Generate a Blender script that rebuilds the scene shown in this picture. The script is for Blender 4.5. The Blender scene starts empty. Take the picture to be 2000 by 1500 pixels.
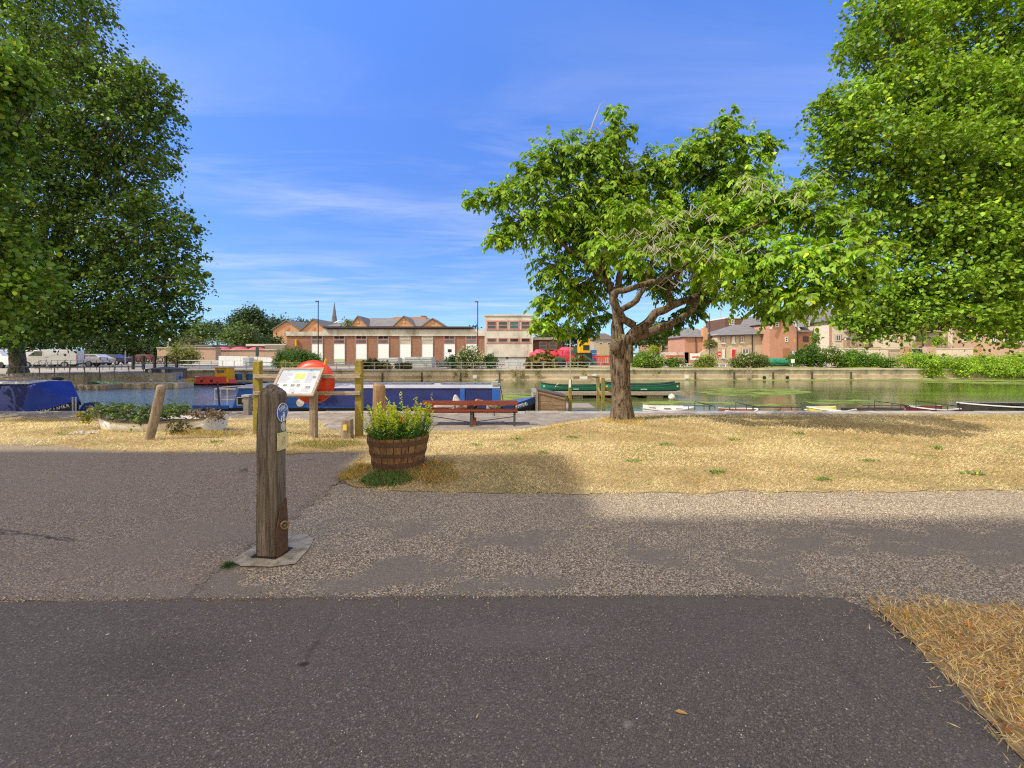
import bpy, bmesh, math, random
import numpy as np
from mathutils import Vector, Matrix, noise as mnoise
from mathutils.geometry import delaunay_2d_cdt
random.seed(7); RNG = np.random.default_rng(7)
sc = bpy.context.scene
COL = sc.collection
F, HZ, CAM = 800.0, 692.0, 1.45          # focal length and horizon measured on the photograph, eye height
QZ, WZ, QY = -0.5, -0.9, 14.05           # quay level, water level, quay edge
def X(px, Y): return (px-1000)/F*Y
def Z(py, Y): return CAM-(py-HZ)/F*Y
def P(px, py, z=0.0):
    Y = (CAM-z)*F/(py-HZ); return (X(px, Y), Y)
def sm(t): t = max(0., min(1., t)); return t*t*(3-2*t)
def lerp(a, b, t): return a+(b-a)*t
def G(x, y):                              # terrain height of the near bank
    if x < -4: t = sm((-4-x)/3); a, b = lerp(6.3, 7.6, t), lerp(10.8, 12.4, t)
    elif x < -.6: a, b = 6.3, 10.8
    else: t = sm((x+.6)/3.6); a, b = lerp(6.3, 9.4, t), lerp(10.8, 12.5, t)
    z = -.5*sm((y-a)/(b-a))
    if y < 13.4: z += .02*mnoise.noise(Vector((x*.5, y*.5, 0)))*sm((y-4.6)/1.5)*sm((13.4-y)/1)
    return z
# ------------------------------------------------------------------ materials
def nt(name):
    m = bpy.data.materials.new(name); m.use_nodes = True; t = m.node_tree
    return m, t, t.nodes, t.links, t.nodes['Principled BSDF']
def node(t, typ, **kw):
    n = t.nodes.new(typ)
    for k, v in kw.items():
        if k in n.inputs: n.inputs[k].default_value = v
        else: setattr(n, k, v)
    return n
def rgba(c): return (c[0], c[1], c[2], 1)
def mixc(t, fac, a, b, mode='MIX'):
    n = t.nodes.new('ShaderNodeMix'); n.data_type = 'RGBA'; n.blend_type = mode
    for i, v in ((0, fac), (6, a), (7, b)):
        if hasattr(v, 'is_linked') or hasattr(v, 'links'): t.links.new(v, n.inputs[i])
        else: n.inputs[i].default_value = v if i == 0 else rgba(v)
    return n.outputs[2]
def ramp(t, src, stops, interp='LINEAR'):
    n = t.nodes.new('ShaderNodeValToRGB'); n.color_ramp.interpolation = interp
    while len(n.color_ramp.elements) < len(stops): n.color_ramp.elements.new(.5)
    for e, (p, c) in zip(n.color_ramp.elements, stops):
        e.position = p; e.color = rgba(c) if isinstance(c, (tuple, list)) else (c, c, c, 1)
    t.links.new(src, n.inputs[0]); return n.outputs[0]
def coords(t, scale=(1, 1, 1), rot=(0, 0, 0), world=True, loc=(0, 0, 0)):
    if world: src = t.nodes.new('ShaderNodeNewGeometry').outputs['Position']
    else: src = t.nodes.new('ShaderNodeTexCoord').outputs['Object']
    mp = t.nodes.new('ShaderNodeMapping'); mp.inputs['Scale'].default_value = scale
    mp.inputs['Rotation'].default_value = rot; mp.inputs['Location'].default_value = loc
    t.links.new(src, mp.inputs[0]); return mp.outputs[0]
def nz(t, vec, scale, detail=4, rough=.55, dist=0.):
    n = node(t, 'ShaderNodeTexNoise', Scale=scale, Detail=detail, Roughness=rough, Distortion=dist)
    t.links.new(vec, n.inputs['Vector']); return n.outputs['Fac']
def vor(t, vec, scale, out='Color', feature='F1', rnd=1.):
    n = t.nodes.new('ShaderNodeTexVoronoi'); n.feature = feature
    n.inputs['Scale'].default_value = scale; n.inputs['Randomness'].default_value = rnd
    t.links.new(vec, n.inputs['Vector']); return n.outputs[out]
def bump(t, h, bs, strength=.5, dist=.01):
    b = node(t, 'ShaderNodeBump', Strength=strength, Distance=dist)
    t.links.new(h, b.inputs['Height']); t.links.new(b.outputs[0], bs.inputs['Normal'])
def math_(t, op, a, b=0., clamp=False):
    n = t.nodes.new('ShaderNodeMath'); n.operation = op; n.use_clamp = clamp
    for i, v in enumerate((a, b)):
        if hasattr(v, 'links'): t.links.new(v, n.inputs[i])
        else: n.inputs[i].default_value = v
    return n.outputs[0]
def M(name, c, c2=None, scale=4, rough=.75, bmp=0., bscale=None, metal=0., spec=.4, st=(1, 1, 1), lo=.35, hi=.65, det=5, bd=.01, grime=None):
    m, t, n, l, bs = nt(name)
    v = coords(t, st)
    c2 = c2 or tuple(x*.78 for x in c)
    f = nz(t, v, scale, det, .6)
    col = mixc(t, ramp(t, f, [(lo, 0), (hi, 1)]), c, c2)
    if grime:
        g = nz(t, coords(t, (1, 1, .35)), grime[1], 6, .7, .4)
        col = mixc(t, ramp(t, g, [(.48, 0), (.72, 1)]), col, grime[0])
    l.new(col, bs.inputs['Base Color'])
    bs.inputs['Roughness'].default_value = rough; bs.inputs['Metallic'].default_value = metal
    bs.inputs['Specular IOR Level'].default_value = spec
    if bmp: bump(t, nz(t, v, bscale or scale*3, 6, .6), bs, bmp, bd)
    return m
def Mbrick(name, a, b, mortar, w=.225, h=.075, contrast=.9):
    m, t, n, l, bs = nt(name)
    g = t.nodes.new('ShaderNodeNewGeometry'); s = t.nodes.new('ShaderNodeSeparateXYZ'); l.new(g.outputs['Position'], s.inputs[0])
    c = t.nodes.new('ShaderNodeCombineXYZ'); l.new(math_(t, 'ADD', s.outputs[0], s.outputs[1]), c.inputs[0]); l.new(s.outputs[2], c.inputs[1])
    br = node(t, 'ShaderNodeTexBrick', Scale=1.0)
    for k, v in (('Color1', rgba(a)), ('Color2', rgba(b)), ('Mortar', rgba(mortar)), ('Mortar Size', .006), ('Brick Width', w), ('Row Height', h), ('Bias', 0.)): br.inputs[k].default_value = v
    l.new(c.outputs[0], br.inputs['Vector'])
    f = nz(t, coords(t), .55, 5, .65)
    col = mixc(t, ramp(t, f, [(.3, 0), (.75, .45)]), br.outputs['Color'], tuple(x*.6 for x in a))
    f2 = nz(t, coords(t, (1, 1, .3)), 3, 5, .7)
    col = mixc(t, ramp(t, f2, [(.5, 0), (.8, .35)]), col, mortar)
    l.new(col, bs.inputs['Base Color']); bs.inputs['Roughness'].default_value = .9
    bs.inputs['Specular IOR Level'].default_value = .2
    return m
def Mleaf(name, trans=.35, rough=.5, tint=(1.25, 1.3, .5)):
    m, t, n, l, bs = nt(name)
    at = node(t, 'ShaderNodeAttribute', attribute_name='Col')
    l.new(at.outputs['Color'], bs.inputs['Base Color']); bs.inputs['Roughness'].default_value = rough
    bs.inputs['Specular IOR Level'].default_value = .35
    tr = t.nodes.new('ShaderNodeBsdfTranslucent')
    l.new(mixc(t, 1., at.outputs['Color'], tint, 'MULTIPLY'), tr.inputs[0])
    mx = t.nodes.new('ShaderNodeMixShader'); mx.inputs[0].default_value = trans
    l.new(bs.outputs[0], mx.inputs[1]); l.new(tr.outputs[0], mx.inputs[2])
    l.new(mx.outputs[0], t.nodes['Material Output'].inputs[0])
    return m
# ------------------------------------------------------------------ object helpers
ORG = {}
def thing(name, label, cat, loc=(0, 0, 0), group=None, rz=0.):
    o = bpy.data.objects.new(name, None); COL.objects.link(o); o.empty_display_size = .2
    o.location = loc; o.rotation_euler = (0, 0, rz); ORG[o] = Vector(loc)
    o['label'] = label; o['category'] = cat
    if group: o['group'] = group
    return o
def tag(o, label=None, cat=None, group=None, kind=None):
    for k, v in (('label', label), ('category', cat), ('group', group), ('kind', kind)):
        if v: o[k] = v
    return o
def copytree(o, parent=None):
    c = o.copy(); COL.objects.link(c); c.parent = parent
    if o in ORG: ORG[c] = ORG[o].copy()
    for ch in list(o.children): copytree(ch, c)
    return c
def link(name, me, mat, parent=None, org=None):
    o = bpy.data.objects.new(name, me); COL.objects.link(o)
    for m in (mat if isinstance(mat, (list, tuple)) else [mat]): me.materials.append(m)
    if parent is not None:
        o.parent = parent; ORG[o] = ORG[parent]; me.transform(Matrix.Translation(-ORG[parent]))
    else:
        if org is not None:
            me.transform(Matrix.Translation(-Vector(org))); o.location = org; ORG[o] = Vector(org)
        else: ORG[o] = Vector((0, 0, 0))
    return o
class MB:
    def __init__(s): s.v = []; s.f = []
    def add(s, vs, fs):
        b = len(s.v); s.v += [tuple(v) for v in vs]; s.f += [tuple(b+i for i in f) for f in fs]; return s
    def box(s, x0, x1, y0, y1, z0, z1):
        return s.add([(x0, y0, z0), (x1, y0, z0), (x1, y1, z0), (x0, y1, z0), (x0, y0, z1), (x1, y0, z1), (x1, y1, z1), (x0, y1, z1)],
                     [(0, 3, 2, 1), (4, 5, 6, 7), (0, 1, 5, 4), (1, 2, 6, 5), (2, 3, 7, 6), (3, 0, 4, 7)])
    def bar(s, a, b, w, d=None, up=(0, 0, 1)):
        a, b = Vector(a), Vector(b); d = d or w; t = (b-a).normalized(); u = Vector(up)
        if abs(t.dot(u)) > .98: u = Vector((0, 1, 0))
        r = t.cross(u).normalized(); u = r.cross(t).normalized()
        vs = [p+r*(w/2*i)+u*(d/2*j) for p in (a, b) for i, j in ((-1, -1), (1, -1), (1, 1), (-1, 1))]
        return s.add(vs, [(0, 1, 2, 3), (7, 6, 5, 4), (0, 4, 5, 1), (1, 5, 6, 2), (2, 6, 7, 3), (3, 7, 4, 0)])
    def tube(s, pts, r, n=8, cap=True, wob=0.):
        pts = [Vector(p) for p in pts]; rs = r if isinstance(r, (list, tuple)) else [r]*len(pts)
        vs = []; u = None
        for i, p in enumerate(pts):
            t = (pts[min(i+1, len(pts)-1)]-pts[max(i-1, 0)])
            if t.length < 1e-9: t = Vector((0, 0, 1))
            t.normalize()
            if u is None: u = t.orthogonal().normalized()
            else:
                u = u-t*u.dot(t); u = u.normalized() if u.length > 1e-6 else t.orthogonal().normalized()
            w = t.cross(u)
            for k in range(n):
                a = 2*math.pi*k/n; rr = rs[i]
                if wob:
                    q = p+(u*math.cos(a)+w*math.sin(a))*rr
                    rr *= 1+wob*mnoise.noise(Vector((q.x*5/(rs[0]*8+.2), q.y*5/(rs[0]*8+.2), q.z*1.6)))+wob*.5*mnoise.noise(Vector((a*2.2, i*.13, rs[0])))
                vs.append(p+(u*math.cos(a)+w*math.sin(a))*rr)
        fs = [(i*n+k, i*n+(k+1) % n, (i+1)*n+(k+1) % n, (i+1)*n+k) for i in range(len(pts)-1) for k in range(n)]
        if cap: fs += [tuple(range(n-1, -1, -1)), tuple((len(pts)-1)*n+k for k in range(n))]
        return s.add(vs, fs)
    def lathe(s, c, prof, n=24, axis='z'):
        vs = []
        for r, h in prof:
            for k in range(n):
                a = 2*math.pi*k/n; q = (r*math.cos(a), r*math.sin(a), h)
                if axis == 'y': q = (q[0], q[2], q[1])
                if axis == 'x': q = (q[2], q[0], q[1])
                vs.append((c[0]+q[0], c[1]+q[1], c[2]+q[2]))
        m = len(prof)
        fs = [(i*n+k, i*n+(k+1) % n, (i+1)*n+(k+1) % n, (i+1)*n+k) for i in range(m-1) for k in range(n)]
        fs += [tuple(range(n-1, -1, -1)), tuple((m-1)*n+k for k in range(n))]
        return s.add(vs, fs)
    def prism(s, poly, y0, y1):            # outline in x,z carried along y
        n = len(poly); vs = [(x, y0, z) for x, z in poly]+[(x, y1, z) for x, z in poly]
        return s.add(vs, [tuple(range(n)), tuple(range(2*n-1, n-1, -1))]+[(i, n+i, n+(i+1) % n, (i+1) % n) for i in range(n)])
    def prismz(s, poly, z0, z1):
        n = len(poly); vs = [(x, y, z0) for x, y in poly]+[(x, y, z1) for x, y in poly]
        return s.add(vs, [tuple(range(n-1, -1, -1)), tuple(range(n, 2*n))]+[(i, (i+1) % n, n+(i+1) % n, n+i) for i in range(n)])
    def loft(s, rings, cap=True):
        n = len(rings[0]); vs = [p for r in rings for p in r]
        fs = [(i*n+k, i*n+(k+1) % n, (i+1)*n+(k+1) % n, (i+1)*n+k) for i in range(len(rings)-1) for k in range(n)]
        if cap: fs += [tuple(range(n-1, -1, -1)), tuple((len(rings)-1)*n+k for k in range(n))]
        return s.add(vs, fs)
    def hip(s, x0, x1, y0, y1, z0, z1, inx, over=.3):   # hipped or gabled roof, ridge along x
        x0 -= over; x1 += over; y0 -= over; y1 += over; ym = (y0+y1)/2
        return s.add([(x0, y0, z0), (x1, y0, z0), (x1, y1, z0), (x0, y1, z0), (x0+inx, ym, z1), (x1-inx, ym, z1)],
                     [(0, 1, 5, 4), (2, 3, 4, 5), (1, 2, 5), (3, 0, 4), (0, 3, 2, 1)])
    def build(s, name, mat, parent=None, smooth=False, bevel=0., org=None):
        me = bpy.data.meshes.new(name); me.from_pydata(s.v, [], s.f)
        bm = bmesh.new(); bm.from_mesh(me); bmesh.ops.recalc_face_normals(bm, faces=bm.faces)
        if bevel: bmesh.ops.bevel(bm, geom=list(bm.edges), offset=bevel, segments=2, affect='EDGES', profile=.6, clamp_overlap=True)
        bm.to_mesh(me); bm.free()
        o = link(name, me, mat, parent, org)
        if smooth:
            me.shade_smooth()
        return o
def autosmooth(o, ang=40):
    me = o.data; bm = bmesh.new(); bm.from_mesh(me)
    for e in bm.edges: e.smooth = not (len(e.link_faces) == 2 and e.calc_face_angle(0) > math.radians(ang))
    for f in bm.faces: f.smooth = True
    bm.to_mesh(me); bm.free(); return o
def textmesh(name, s, size, mat, parent, org, xd=(1, 0, 0), ud=(0, 0, 1), ext=.002, align='CENTER', sx=1.):
    cu = bpy.data.curves.new('t', 'FONT'); cu.body = s; cu.size = size; cu.extrude = ext; cu.align_x = align; cu.align_y = 'CENTER'
    cu.resolution_u = 3
    ob = bpy.data.objects.new('t', cu); COL.objects.link(ob); bpy.context.view_layer.update()
    me = bpy.data.meshes.new_from_object(ob.evaluated_get(bpy.context.evaluated_depsgraph_get()))
    bpy.data.objects.remove(ob); bpy.data.curves.remove(cu)
    xd = Vector(xd).normalized(); ud = Vector(ud).normalized(); n = xd.cross(ud)
    R = Matrix(((xd.x*sx, ud.x, n.x, org[0]), (xd.y*sx, ud.y, n.y, org[1]), (xd.z*sx, ud.z, n.z, org[2]), (0, 0, 0, 1)))
    me.transform(R); me.materials.clear(); me.name = name
    return link(name, me, mat, parent)
def sheet(name, outline, z, mat, step=.4, jit=0., kind='structure', fn=None, seg=None, maxpts=60000):
    """a ground sheet inside an outline (x,y), following the terrain, its edge roughened by jit"""
    seg = seg or step; pts = []
    n = len(outline)
    for i in range(n):
        a, b = Vector(outline[i]).to_2d(), Vector(outline[(i+1) % n]).to_2d(); L = (b-a).length; k = max(1, int(L/seg)) if L < 45 else max(1, int(L/2))
        for j in range(k):
            p = a.lerp(b, j/k)
            if jit and abs(p.x) < 25:
                d = Vector((p.x*2.3, p.y*2.3, 5.)); e = Vector((p.x*9, p.y*9, 2.))
                p = p+Vector((mnoise.noise(d)+.5*mnoise.noise(e), mnoise.noise(d+Vector((9, 3, 1)))+.5*mnoise.noise(e+Vector((4, 4, 4)))))*jit
            pts.append(p)
    m = len(pts); xs = [p.x for p in pts]; ys = [p.y for p in pts]; inner = []
    gx = np.arange(max(min(xs), -30)+step/2, min(max(xs), 30), step); gy = np.arange(max(min(ys), -8)+step/2, min(max(ys), 60), step)
    for i, x in enumerate(gx):
        for j, y in enumerate(gy): inner.append(Vector((float(x)+(.25*step if j % 2 else 0), float(y))))
    r = delaunay_2d_cdt(pts+inner[:maxpts], [(i, (i+1) % m) for i in range(m)], [], 1, 1e-5)
    h = fn or (lambda x, y: G(x, y))
    me = bpy.data.meshes.new(name); me.from_pydata([(p.x, p.y, h(p.x, p.y)+z) for p in r[0]], [], [tuple(f) for f in r[2]])
    bm = bmesh.new(); bm.from_mesh(me)
    for f in bm.faces:
        if f.normal.z < 0: f.normal_flip()
    bm.to_mesh(me); bm.free(); me.shade_smooth()
    o = link(name, me, mat)
    if kind: o['kind'] = kind
    return o
# ------------------------------------------------------------------ foliage
def unit(a): return a/np.maximum(np.linalg.norm(a, axis=1, keepdims=True), 1e-9)
def leafmesh(name, P_, A, N, L, W, col, mat, parent=None, six=False, org=None):
    """one leaf per row: base point, axis, normal, length, width, colour"""
    n = len(P_); A = unit(A); S = unit(np.cross(A, N)); N = np.cross(S, A)
    L = np.broadcast_to(np.asarray(L, float).reshape(-1, 1), (n, 1)); W = np.broadcast_to(np.asarray(W, float).reshape(-1, 1), (n, 1))
    if six:
        V = np.stack([P_, P_+A*L*.3+S*W*.48+N*W*.12, P_+A*L*.68+S*W*.36+N*W*.10-N*L*.04, P_+A*L-N*L*.14,
                      P_+A*L*.68-S*W*.36+N*W*.10-N*L*.04, P_+A*L*.3-S*W*.48+N*W*.12], 1)
        k = 6; fl = np.array([0, 1, 2, 3, 3, 4, 5, 0])
    else:
        V = np.stack([P_, P_+A*L*.45+S*W*.5+N*W*.12, P_+A*L, P_+A*L*.45-S*W*.5+N*W*.12], 1); k = 4; fl = np.array([0, 1, 2, 2, 3, 0])
    V = V.reshape(-1, 3)
    per = 4 if six else 3
    F_ = (np.arange(n)[:, None]*k+fl[None, :]).ravel()
    me = bpy.data.meshes.new(name); me.vertices.add(n*k); me.vertices.foreach_set('co', V.ravel().astype(np.float32))
    me.loops.add(len(F_)); me.loops.foreach_set('vertex_index', F_.astype(np.int32))
    me.polygons.add(2*n); me.polygons.foreach_set('loop_start', (np.arange(2*n)*per).astype(np.int32))
    me.update(calc_edges=True); me.validate()
    ca = me.color_attributes.new('Col', 'FLOAT_COLOR', 'POINT')
    c4 = np.ones((n, k, 4), np.float32); c4[:, :, :3] = np.clip(col, 0.001, 1)[:, None, :]
    ca.data.foreach_set('color', c4.ravel())
    return link(name, me, mat, parent, org)
def leafcol(n, base, var=.25, warm=.1, rng=RNG):
    c = np.tile(np.array(base, float), (n, 1)); k = np.exp(rng.normal(0, var, (n, 1))); c = c*k
    w = rng.random((n, 1)) < warm; c = np.where(w, c*np.array([[1.9, 1.35, .8]]), c)
    return c*(1+rng.normal(0, .06, (n, 3)))
def cloud(blobs, dens, L, clump, base, seed=1, upw=.8, warm=.08, per=26, var=.25, shell=(.35, 1.0), flat=.7, sprays=0):
    """clumpy leaves in ellipsoids; returns P, A, N, L, W, colour.  dens = clumps per cubic-ish metre of blob surface"""
    rng = np.random.default_rng(seed); Ps, As, Ns, Cs = [], [], [], []
    for (cx, cy, cz, rx, ry, rz) in blobs:
        area = 4*math.pi*((rx*ry*rz)**(2/3)); k = max(3, int(area*dens))
        d = unit(rng.normal(size=(k, 3))); rad = rng.uniform(shell[0], shell[1], (k, 1))**.6*(1+.22*np.array([[mnoise.noise(Vector((v[0]*2.2+cx, v[1]*2.2+cy, v[2]*2.2+cz)))] for v in d]))
        cc = d*rad*np.array([rx, ry, rz])+np.array([cx, cy, cz])
        shade = np.exp(rng.normal(0, .24, (k, 1)))
        idx = np.repeat(np.arange(k), per); n = len(idx)
        sd_ = unit(d*np.array([1, 1, .35])+rng.normal(size=(k, 3))*.6)*clump*rng.uniform(.4, 1.6, (k, 1))
        off = rng.normal(size=(n, 3))*np.array([clump, clump, clump*flat])*.72+sd_[idx]*rng.normal(0, 1, (n, 1))
        off[:, 2] -= clump*.25*(off[:, 0]**2+off[:, 1]**2)/clump**2
        p = cc[idx]+off
        out = d[idx]*.9+unit(off)*.5
        Ps.append(p); Ns.append(unit(out*.6+np.array([0, 0, upw])+rng.normal(size=(n, 3))*.55))
        a = rng.normal(size=(n, 3))+out*.5; a[:, 2] -= .45; As.append(a)
        Cs.append(leafcol(n, base, var, warm, rng)*shade[idx])
        for j in range(int(area**.5*sprays)):          # twigs reaching out past the crown
            d1 = unit(rng.normal(size=(1, 3))*np.array([1, 1, .6]))[0]; r_ = np.array([rx, ry, rz]); m_ = int(rng.integers(10, 26)); u = np.linspace(0, 1, m_)[:, None]
            Ls_ = rng.uniform(.25, .6)*(rx*rz)**.5; p = np.array([cx, cy, cz])+d1*r_*.9+d1*Ls_*u+np.array([0, 0, -.35])*Ls_*u**2*rng.uniform(-.4, 1.4)+rng.normal(size=(m_, 3))*L*.55*(1.2-u)
            Ps.append(p); As.append(d1*.6+rng.normal(size=(m_, 3))*.8+np.array([0, 0, -.3])); Ns.append(rng.normal(size=(m_, 3))*.5+np.array([0, 0, 1.])); Cs.append(leafcol(m_, base, var, warm, rng))
    P_ = np.concatenate(Ps); n = len(P_)
    Ls = L*rng.uniform(.65, 1.2, n)
    return P_, np.concatenate(As), np.concatenate(Ns), Ls, Ls*.75, np.concatenate(Cs)
# ------------------------------------------------------------------ camera, sky and sun
cam = bpy.data.cameras.new('camera'); co = bpy.data.objects.new('camera', cam); COL.objects.link(co)
co.location = (0, 0, CAM); co.rotation_euler = (math.radians(90), 0, 0)
cam.sensor_width = 36; cam.lens = 36*F/2000; cam.shift_y = -(750-HZ)/2000; cam.clip_start = .05; cam.clip_end = 5000
sc.camera = co
SUN = Vector((-.93, -.40, 1.02)).normalized(); EL = math.asin(SUN.z)
w = bpy.data.worlds.new('World'); sc.world = w; w.use_nodes = True; t = w.node_tree
bg = t.nodes['Background']
sky = t.nodes.new('ShaderNodeTexSky'); sky.sky_type = 'NISHITA'; sky.sun_disc = False
sky.sun_elevation = EL; sky.sun_rotation = math.atan2(SUN.x, SUN.y); sky.air_density = 1.0; sky.dust_density = .25; sky.ozone_density = 2.2
tc = t.nodes.new('ShaderNodeTexCoord')
sep = t.nodes.new('ShaderNodeSeparateXYZ'); t.links.new(tc.outputs['Generated'], sep.inputs[0])
# wisps of cirrus: noise over direction, on a plane above
zc = math_(t, 'MAXIMUM', sep.outputs[2], .03)
cmb = t.nodes.new('ShaderNodeCombineXYZ')
t.links.new(math_(t, 'DIVIDE', sep.outputs[0], zc), cmb.inputs[0]); t.links.new(math_(t, 'DIVIDE', sep.outputs[1], zc), cmb.inputs[1])
mp = t.nodes.new('ShaderNodeMapping'); mp.inputs['Rotation'].default_value = (0, 0, math.radians(-28)); mp.inputs['Scale'].default_value = (.55, 1.5, 1)
mp.inputs['Location'].default_value = (1.3, .4, 0)
t.links.new(cmb.outputs[0], mp.inputs[0])
n1 = nz(t, mp.outputs[0], 1.1, 9, .62, .6); n2 = nz(t, cmb.outputs[0], .45, 2, .5)
cl = math_(t, 'MULTIPLY', ramp(t, n1, [(.42, 0), (.74, 1)]), ramp(t, n2, [(.36, 0), (.58, 1)]))
fade = ramp(t, sep.outputs[2], [(.02, .35), (.12, .85), (.40, 1), (.52, .35), (.85, .1)])
cl = math_(t, 'MULTIPLY', cl, fade)
hs = node(t, 'ShaderNodeHueSaturation', Saturation=1.25, Value=1.0, Hue=.508)
t.links.new(sky.outputs[0], hs.inputs['Color'])
grad = ramp(t, sep.outputs[2], [(0., (.20, .304, .60)), (.06, (.248, .344, .54)), (.13, (.33, .385, .46)), (.44, (.62, .595, .72)), (.66, (.86, .80, .92)), (1., (.9, .85, .95))])
g25 = t.nodes.new('ShaderNodeVectorMath'); g25.operation = 'SCALE'; t.links.new(grad, g25.inputs[0]); g25.inputs['Scale'].default_value = 2.5
skyc = mixc(t, 1., hs.outputs[0], g25.outputs[0], 'MULTIPLY')
skyc.node.clamp_result = False
# warm fill glow added to the unseen rear sky to brighten the shade
rear_fill = math_(t, 'ADD', math_(t, 'MULTIPLY', sep.outputs[1], -1.5), .30, True)
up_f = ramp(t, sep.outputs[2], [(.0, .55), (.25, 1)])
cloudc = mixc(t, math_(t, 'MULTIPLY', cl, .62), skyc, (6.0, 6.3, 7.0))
cloudc = mixc(t, math_(t, 'MULTIPLY', rear_fill, up_f), cloudc, (11.8, 10.1, 7.4))
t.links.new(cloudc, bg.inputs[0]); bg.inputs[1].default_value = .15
sl = bpy.data.lights.new('sun', 'SUN'); sl.energy = 5.0; sl.angle = math.radians(.3); sl.color = (1, .94, .83)
so = bpy.data.objects.new('sun', sl); COL.objects.link(so); so.rotation_euler = SUN.to_track_quat('Z', 'Y').to_euler(); so.location = (-20, -20, 40)
sc.view_settings.view_transform = 'Standard'; sc.view_settings.look = 'None'; sc.view_settings.exposure = 0
cy = sc.cycles; cy.max_bounces = 6; cy.diffuse_bounces = 3; cy.glossy_bounces = 3; cy.transmission_bounces = 4; cy.transparent_max_bounces = 6
cy.caustics_reflective = False; cy.caustics_refractive = False
cy.use_denoising = False; cy.filter_width = 1.2; cy.sample_clamp_indirect = 6
# ------------------------------------------------------------------ ground materials
def m_asphalt():
    m, t, n, l, bs = nt('asphalt_dark'); v = coords(t)
    c = ramp(t, vor(t, v, 230), [(0, (.064, .052, .038)), (.5, (.120, .098, .073)), (1, (.245, .203, .150))])
    r = t.nodes.new('ShaderNodeSeparateColor'); l.new(vor(t, v, 150), r.inputs[0])
    c = mixc(t, ramp(t, r.outputs[0], [(.93, 0), (.985, .75)]), c, (.40, .325, .24))
    r2 = t.nodes.new('ShaderNodeSeparateColor'); l.new(vor(t, v, 105), r2.inputs[0])
    d = vor(t, v, 105, 'Distance')
    c = mixc(t, math_(t, 'MULTIPLY', ramp(t, r2.outputs[1], [(.972, 0), (.98, 1)]), ramp(t, d, [(.18, 1), (.24, 0)])), c, (.85, .77, .66))
    c = mixc(t, ramp(t, nz(t, v, 1.1, 5, .6), [(.35, 0), (.7, .35)]), c, (.17, .141, .112))
    c = mixc(t, ramp(t, nz(t, v, .5, 3, .6), [(.5, 0), (.75, .3)]), c, (.10, .084, .072))
    # drips and worn scuffs
    c = mixc(t, ramp(t, nz(t, coords(t, (3.2, 1, 1), loc=(4, 1, 0)), 1.6, 3, .5), [(.66, 0), (.78, .3)]), c, (.045, .04, .04))
    def blot(c, px, py, rx, ry, col, k, z=.35):       # a stain soaked into the tarmac
        x_, y_ = P(px, py); mp_ = coords(t, (1/rx, 1/ry, 0), loc=(-x_/rx, -y_/ry, 0)); ln = t.nodes.new('ShaderNodeVectorMath'); ln.operation = 'LENGTH'; l.new(mp_, ln.inputs[0])
        dd = math_(t, 'ADD', ln.outputs['Value'], math_(t, 'MULTIPLY', math_(t, 'SUBTRACT', nz(t, v, 22, 4, .7), .5), 1.6))
        return mixc(t, math_(t, 'MULTIPLY', ramp(t, dd, [(.45, 1), (1., 0)]), k), c, col)
    c = blot(c, 593, 1296, .04, .018, (.045, .03, .022), .9); c = blot(c, 612, 1265, .025, .09, (.06, .045, .035), .45); c = blot(c, 640, 1225, .02, .10, (.065, .05, .04), .3)
    c = blot(c, 1228, 1414, .028, .022, (.30, .27, .23), .6); c = blot(c, 1425, 1405, .035, .016, (.24, .19, .14), .45); c = blot(c, 300, 1290, .5, .2, (.075, .06, .048), .3); c = blot(c, 1000, 1240, .6, .12, (.19, .16, .13), .3)
    sy = t.nodes.new('ShaderNodeSeparateXYZ'); l.new(v, sy.inputs[0])
    seam = math_(t, 'ADD', sy.outputs[1], math_(t, 'MULTIPLY', nz(t, v, 7, 5, .7), .10)); c = mixc(t, ramp(t, math_(t, 'SUBTRACT', seam, 1.9), [(.48, 0), (.56, .75)]), c, (.15, .12, .09))
    l.new(c, bs.inputs['Base Color']); bs.inputs['Roughness'].default_value = .82; bs.inputs['Specular IOR Level'].default_value = .3
    h = math_(t, 'ADD', vor(t, v, 150, 'Distance'), math_(t, 'MULTIPLY', nz(t, v, 60, 3), .5))
    bump(t, h, bs, .55, .004); return m
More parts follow.
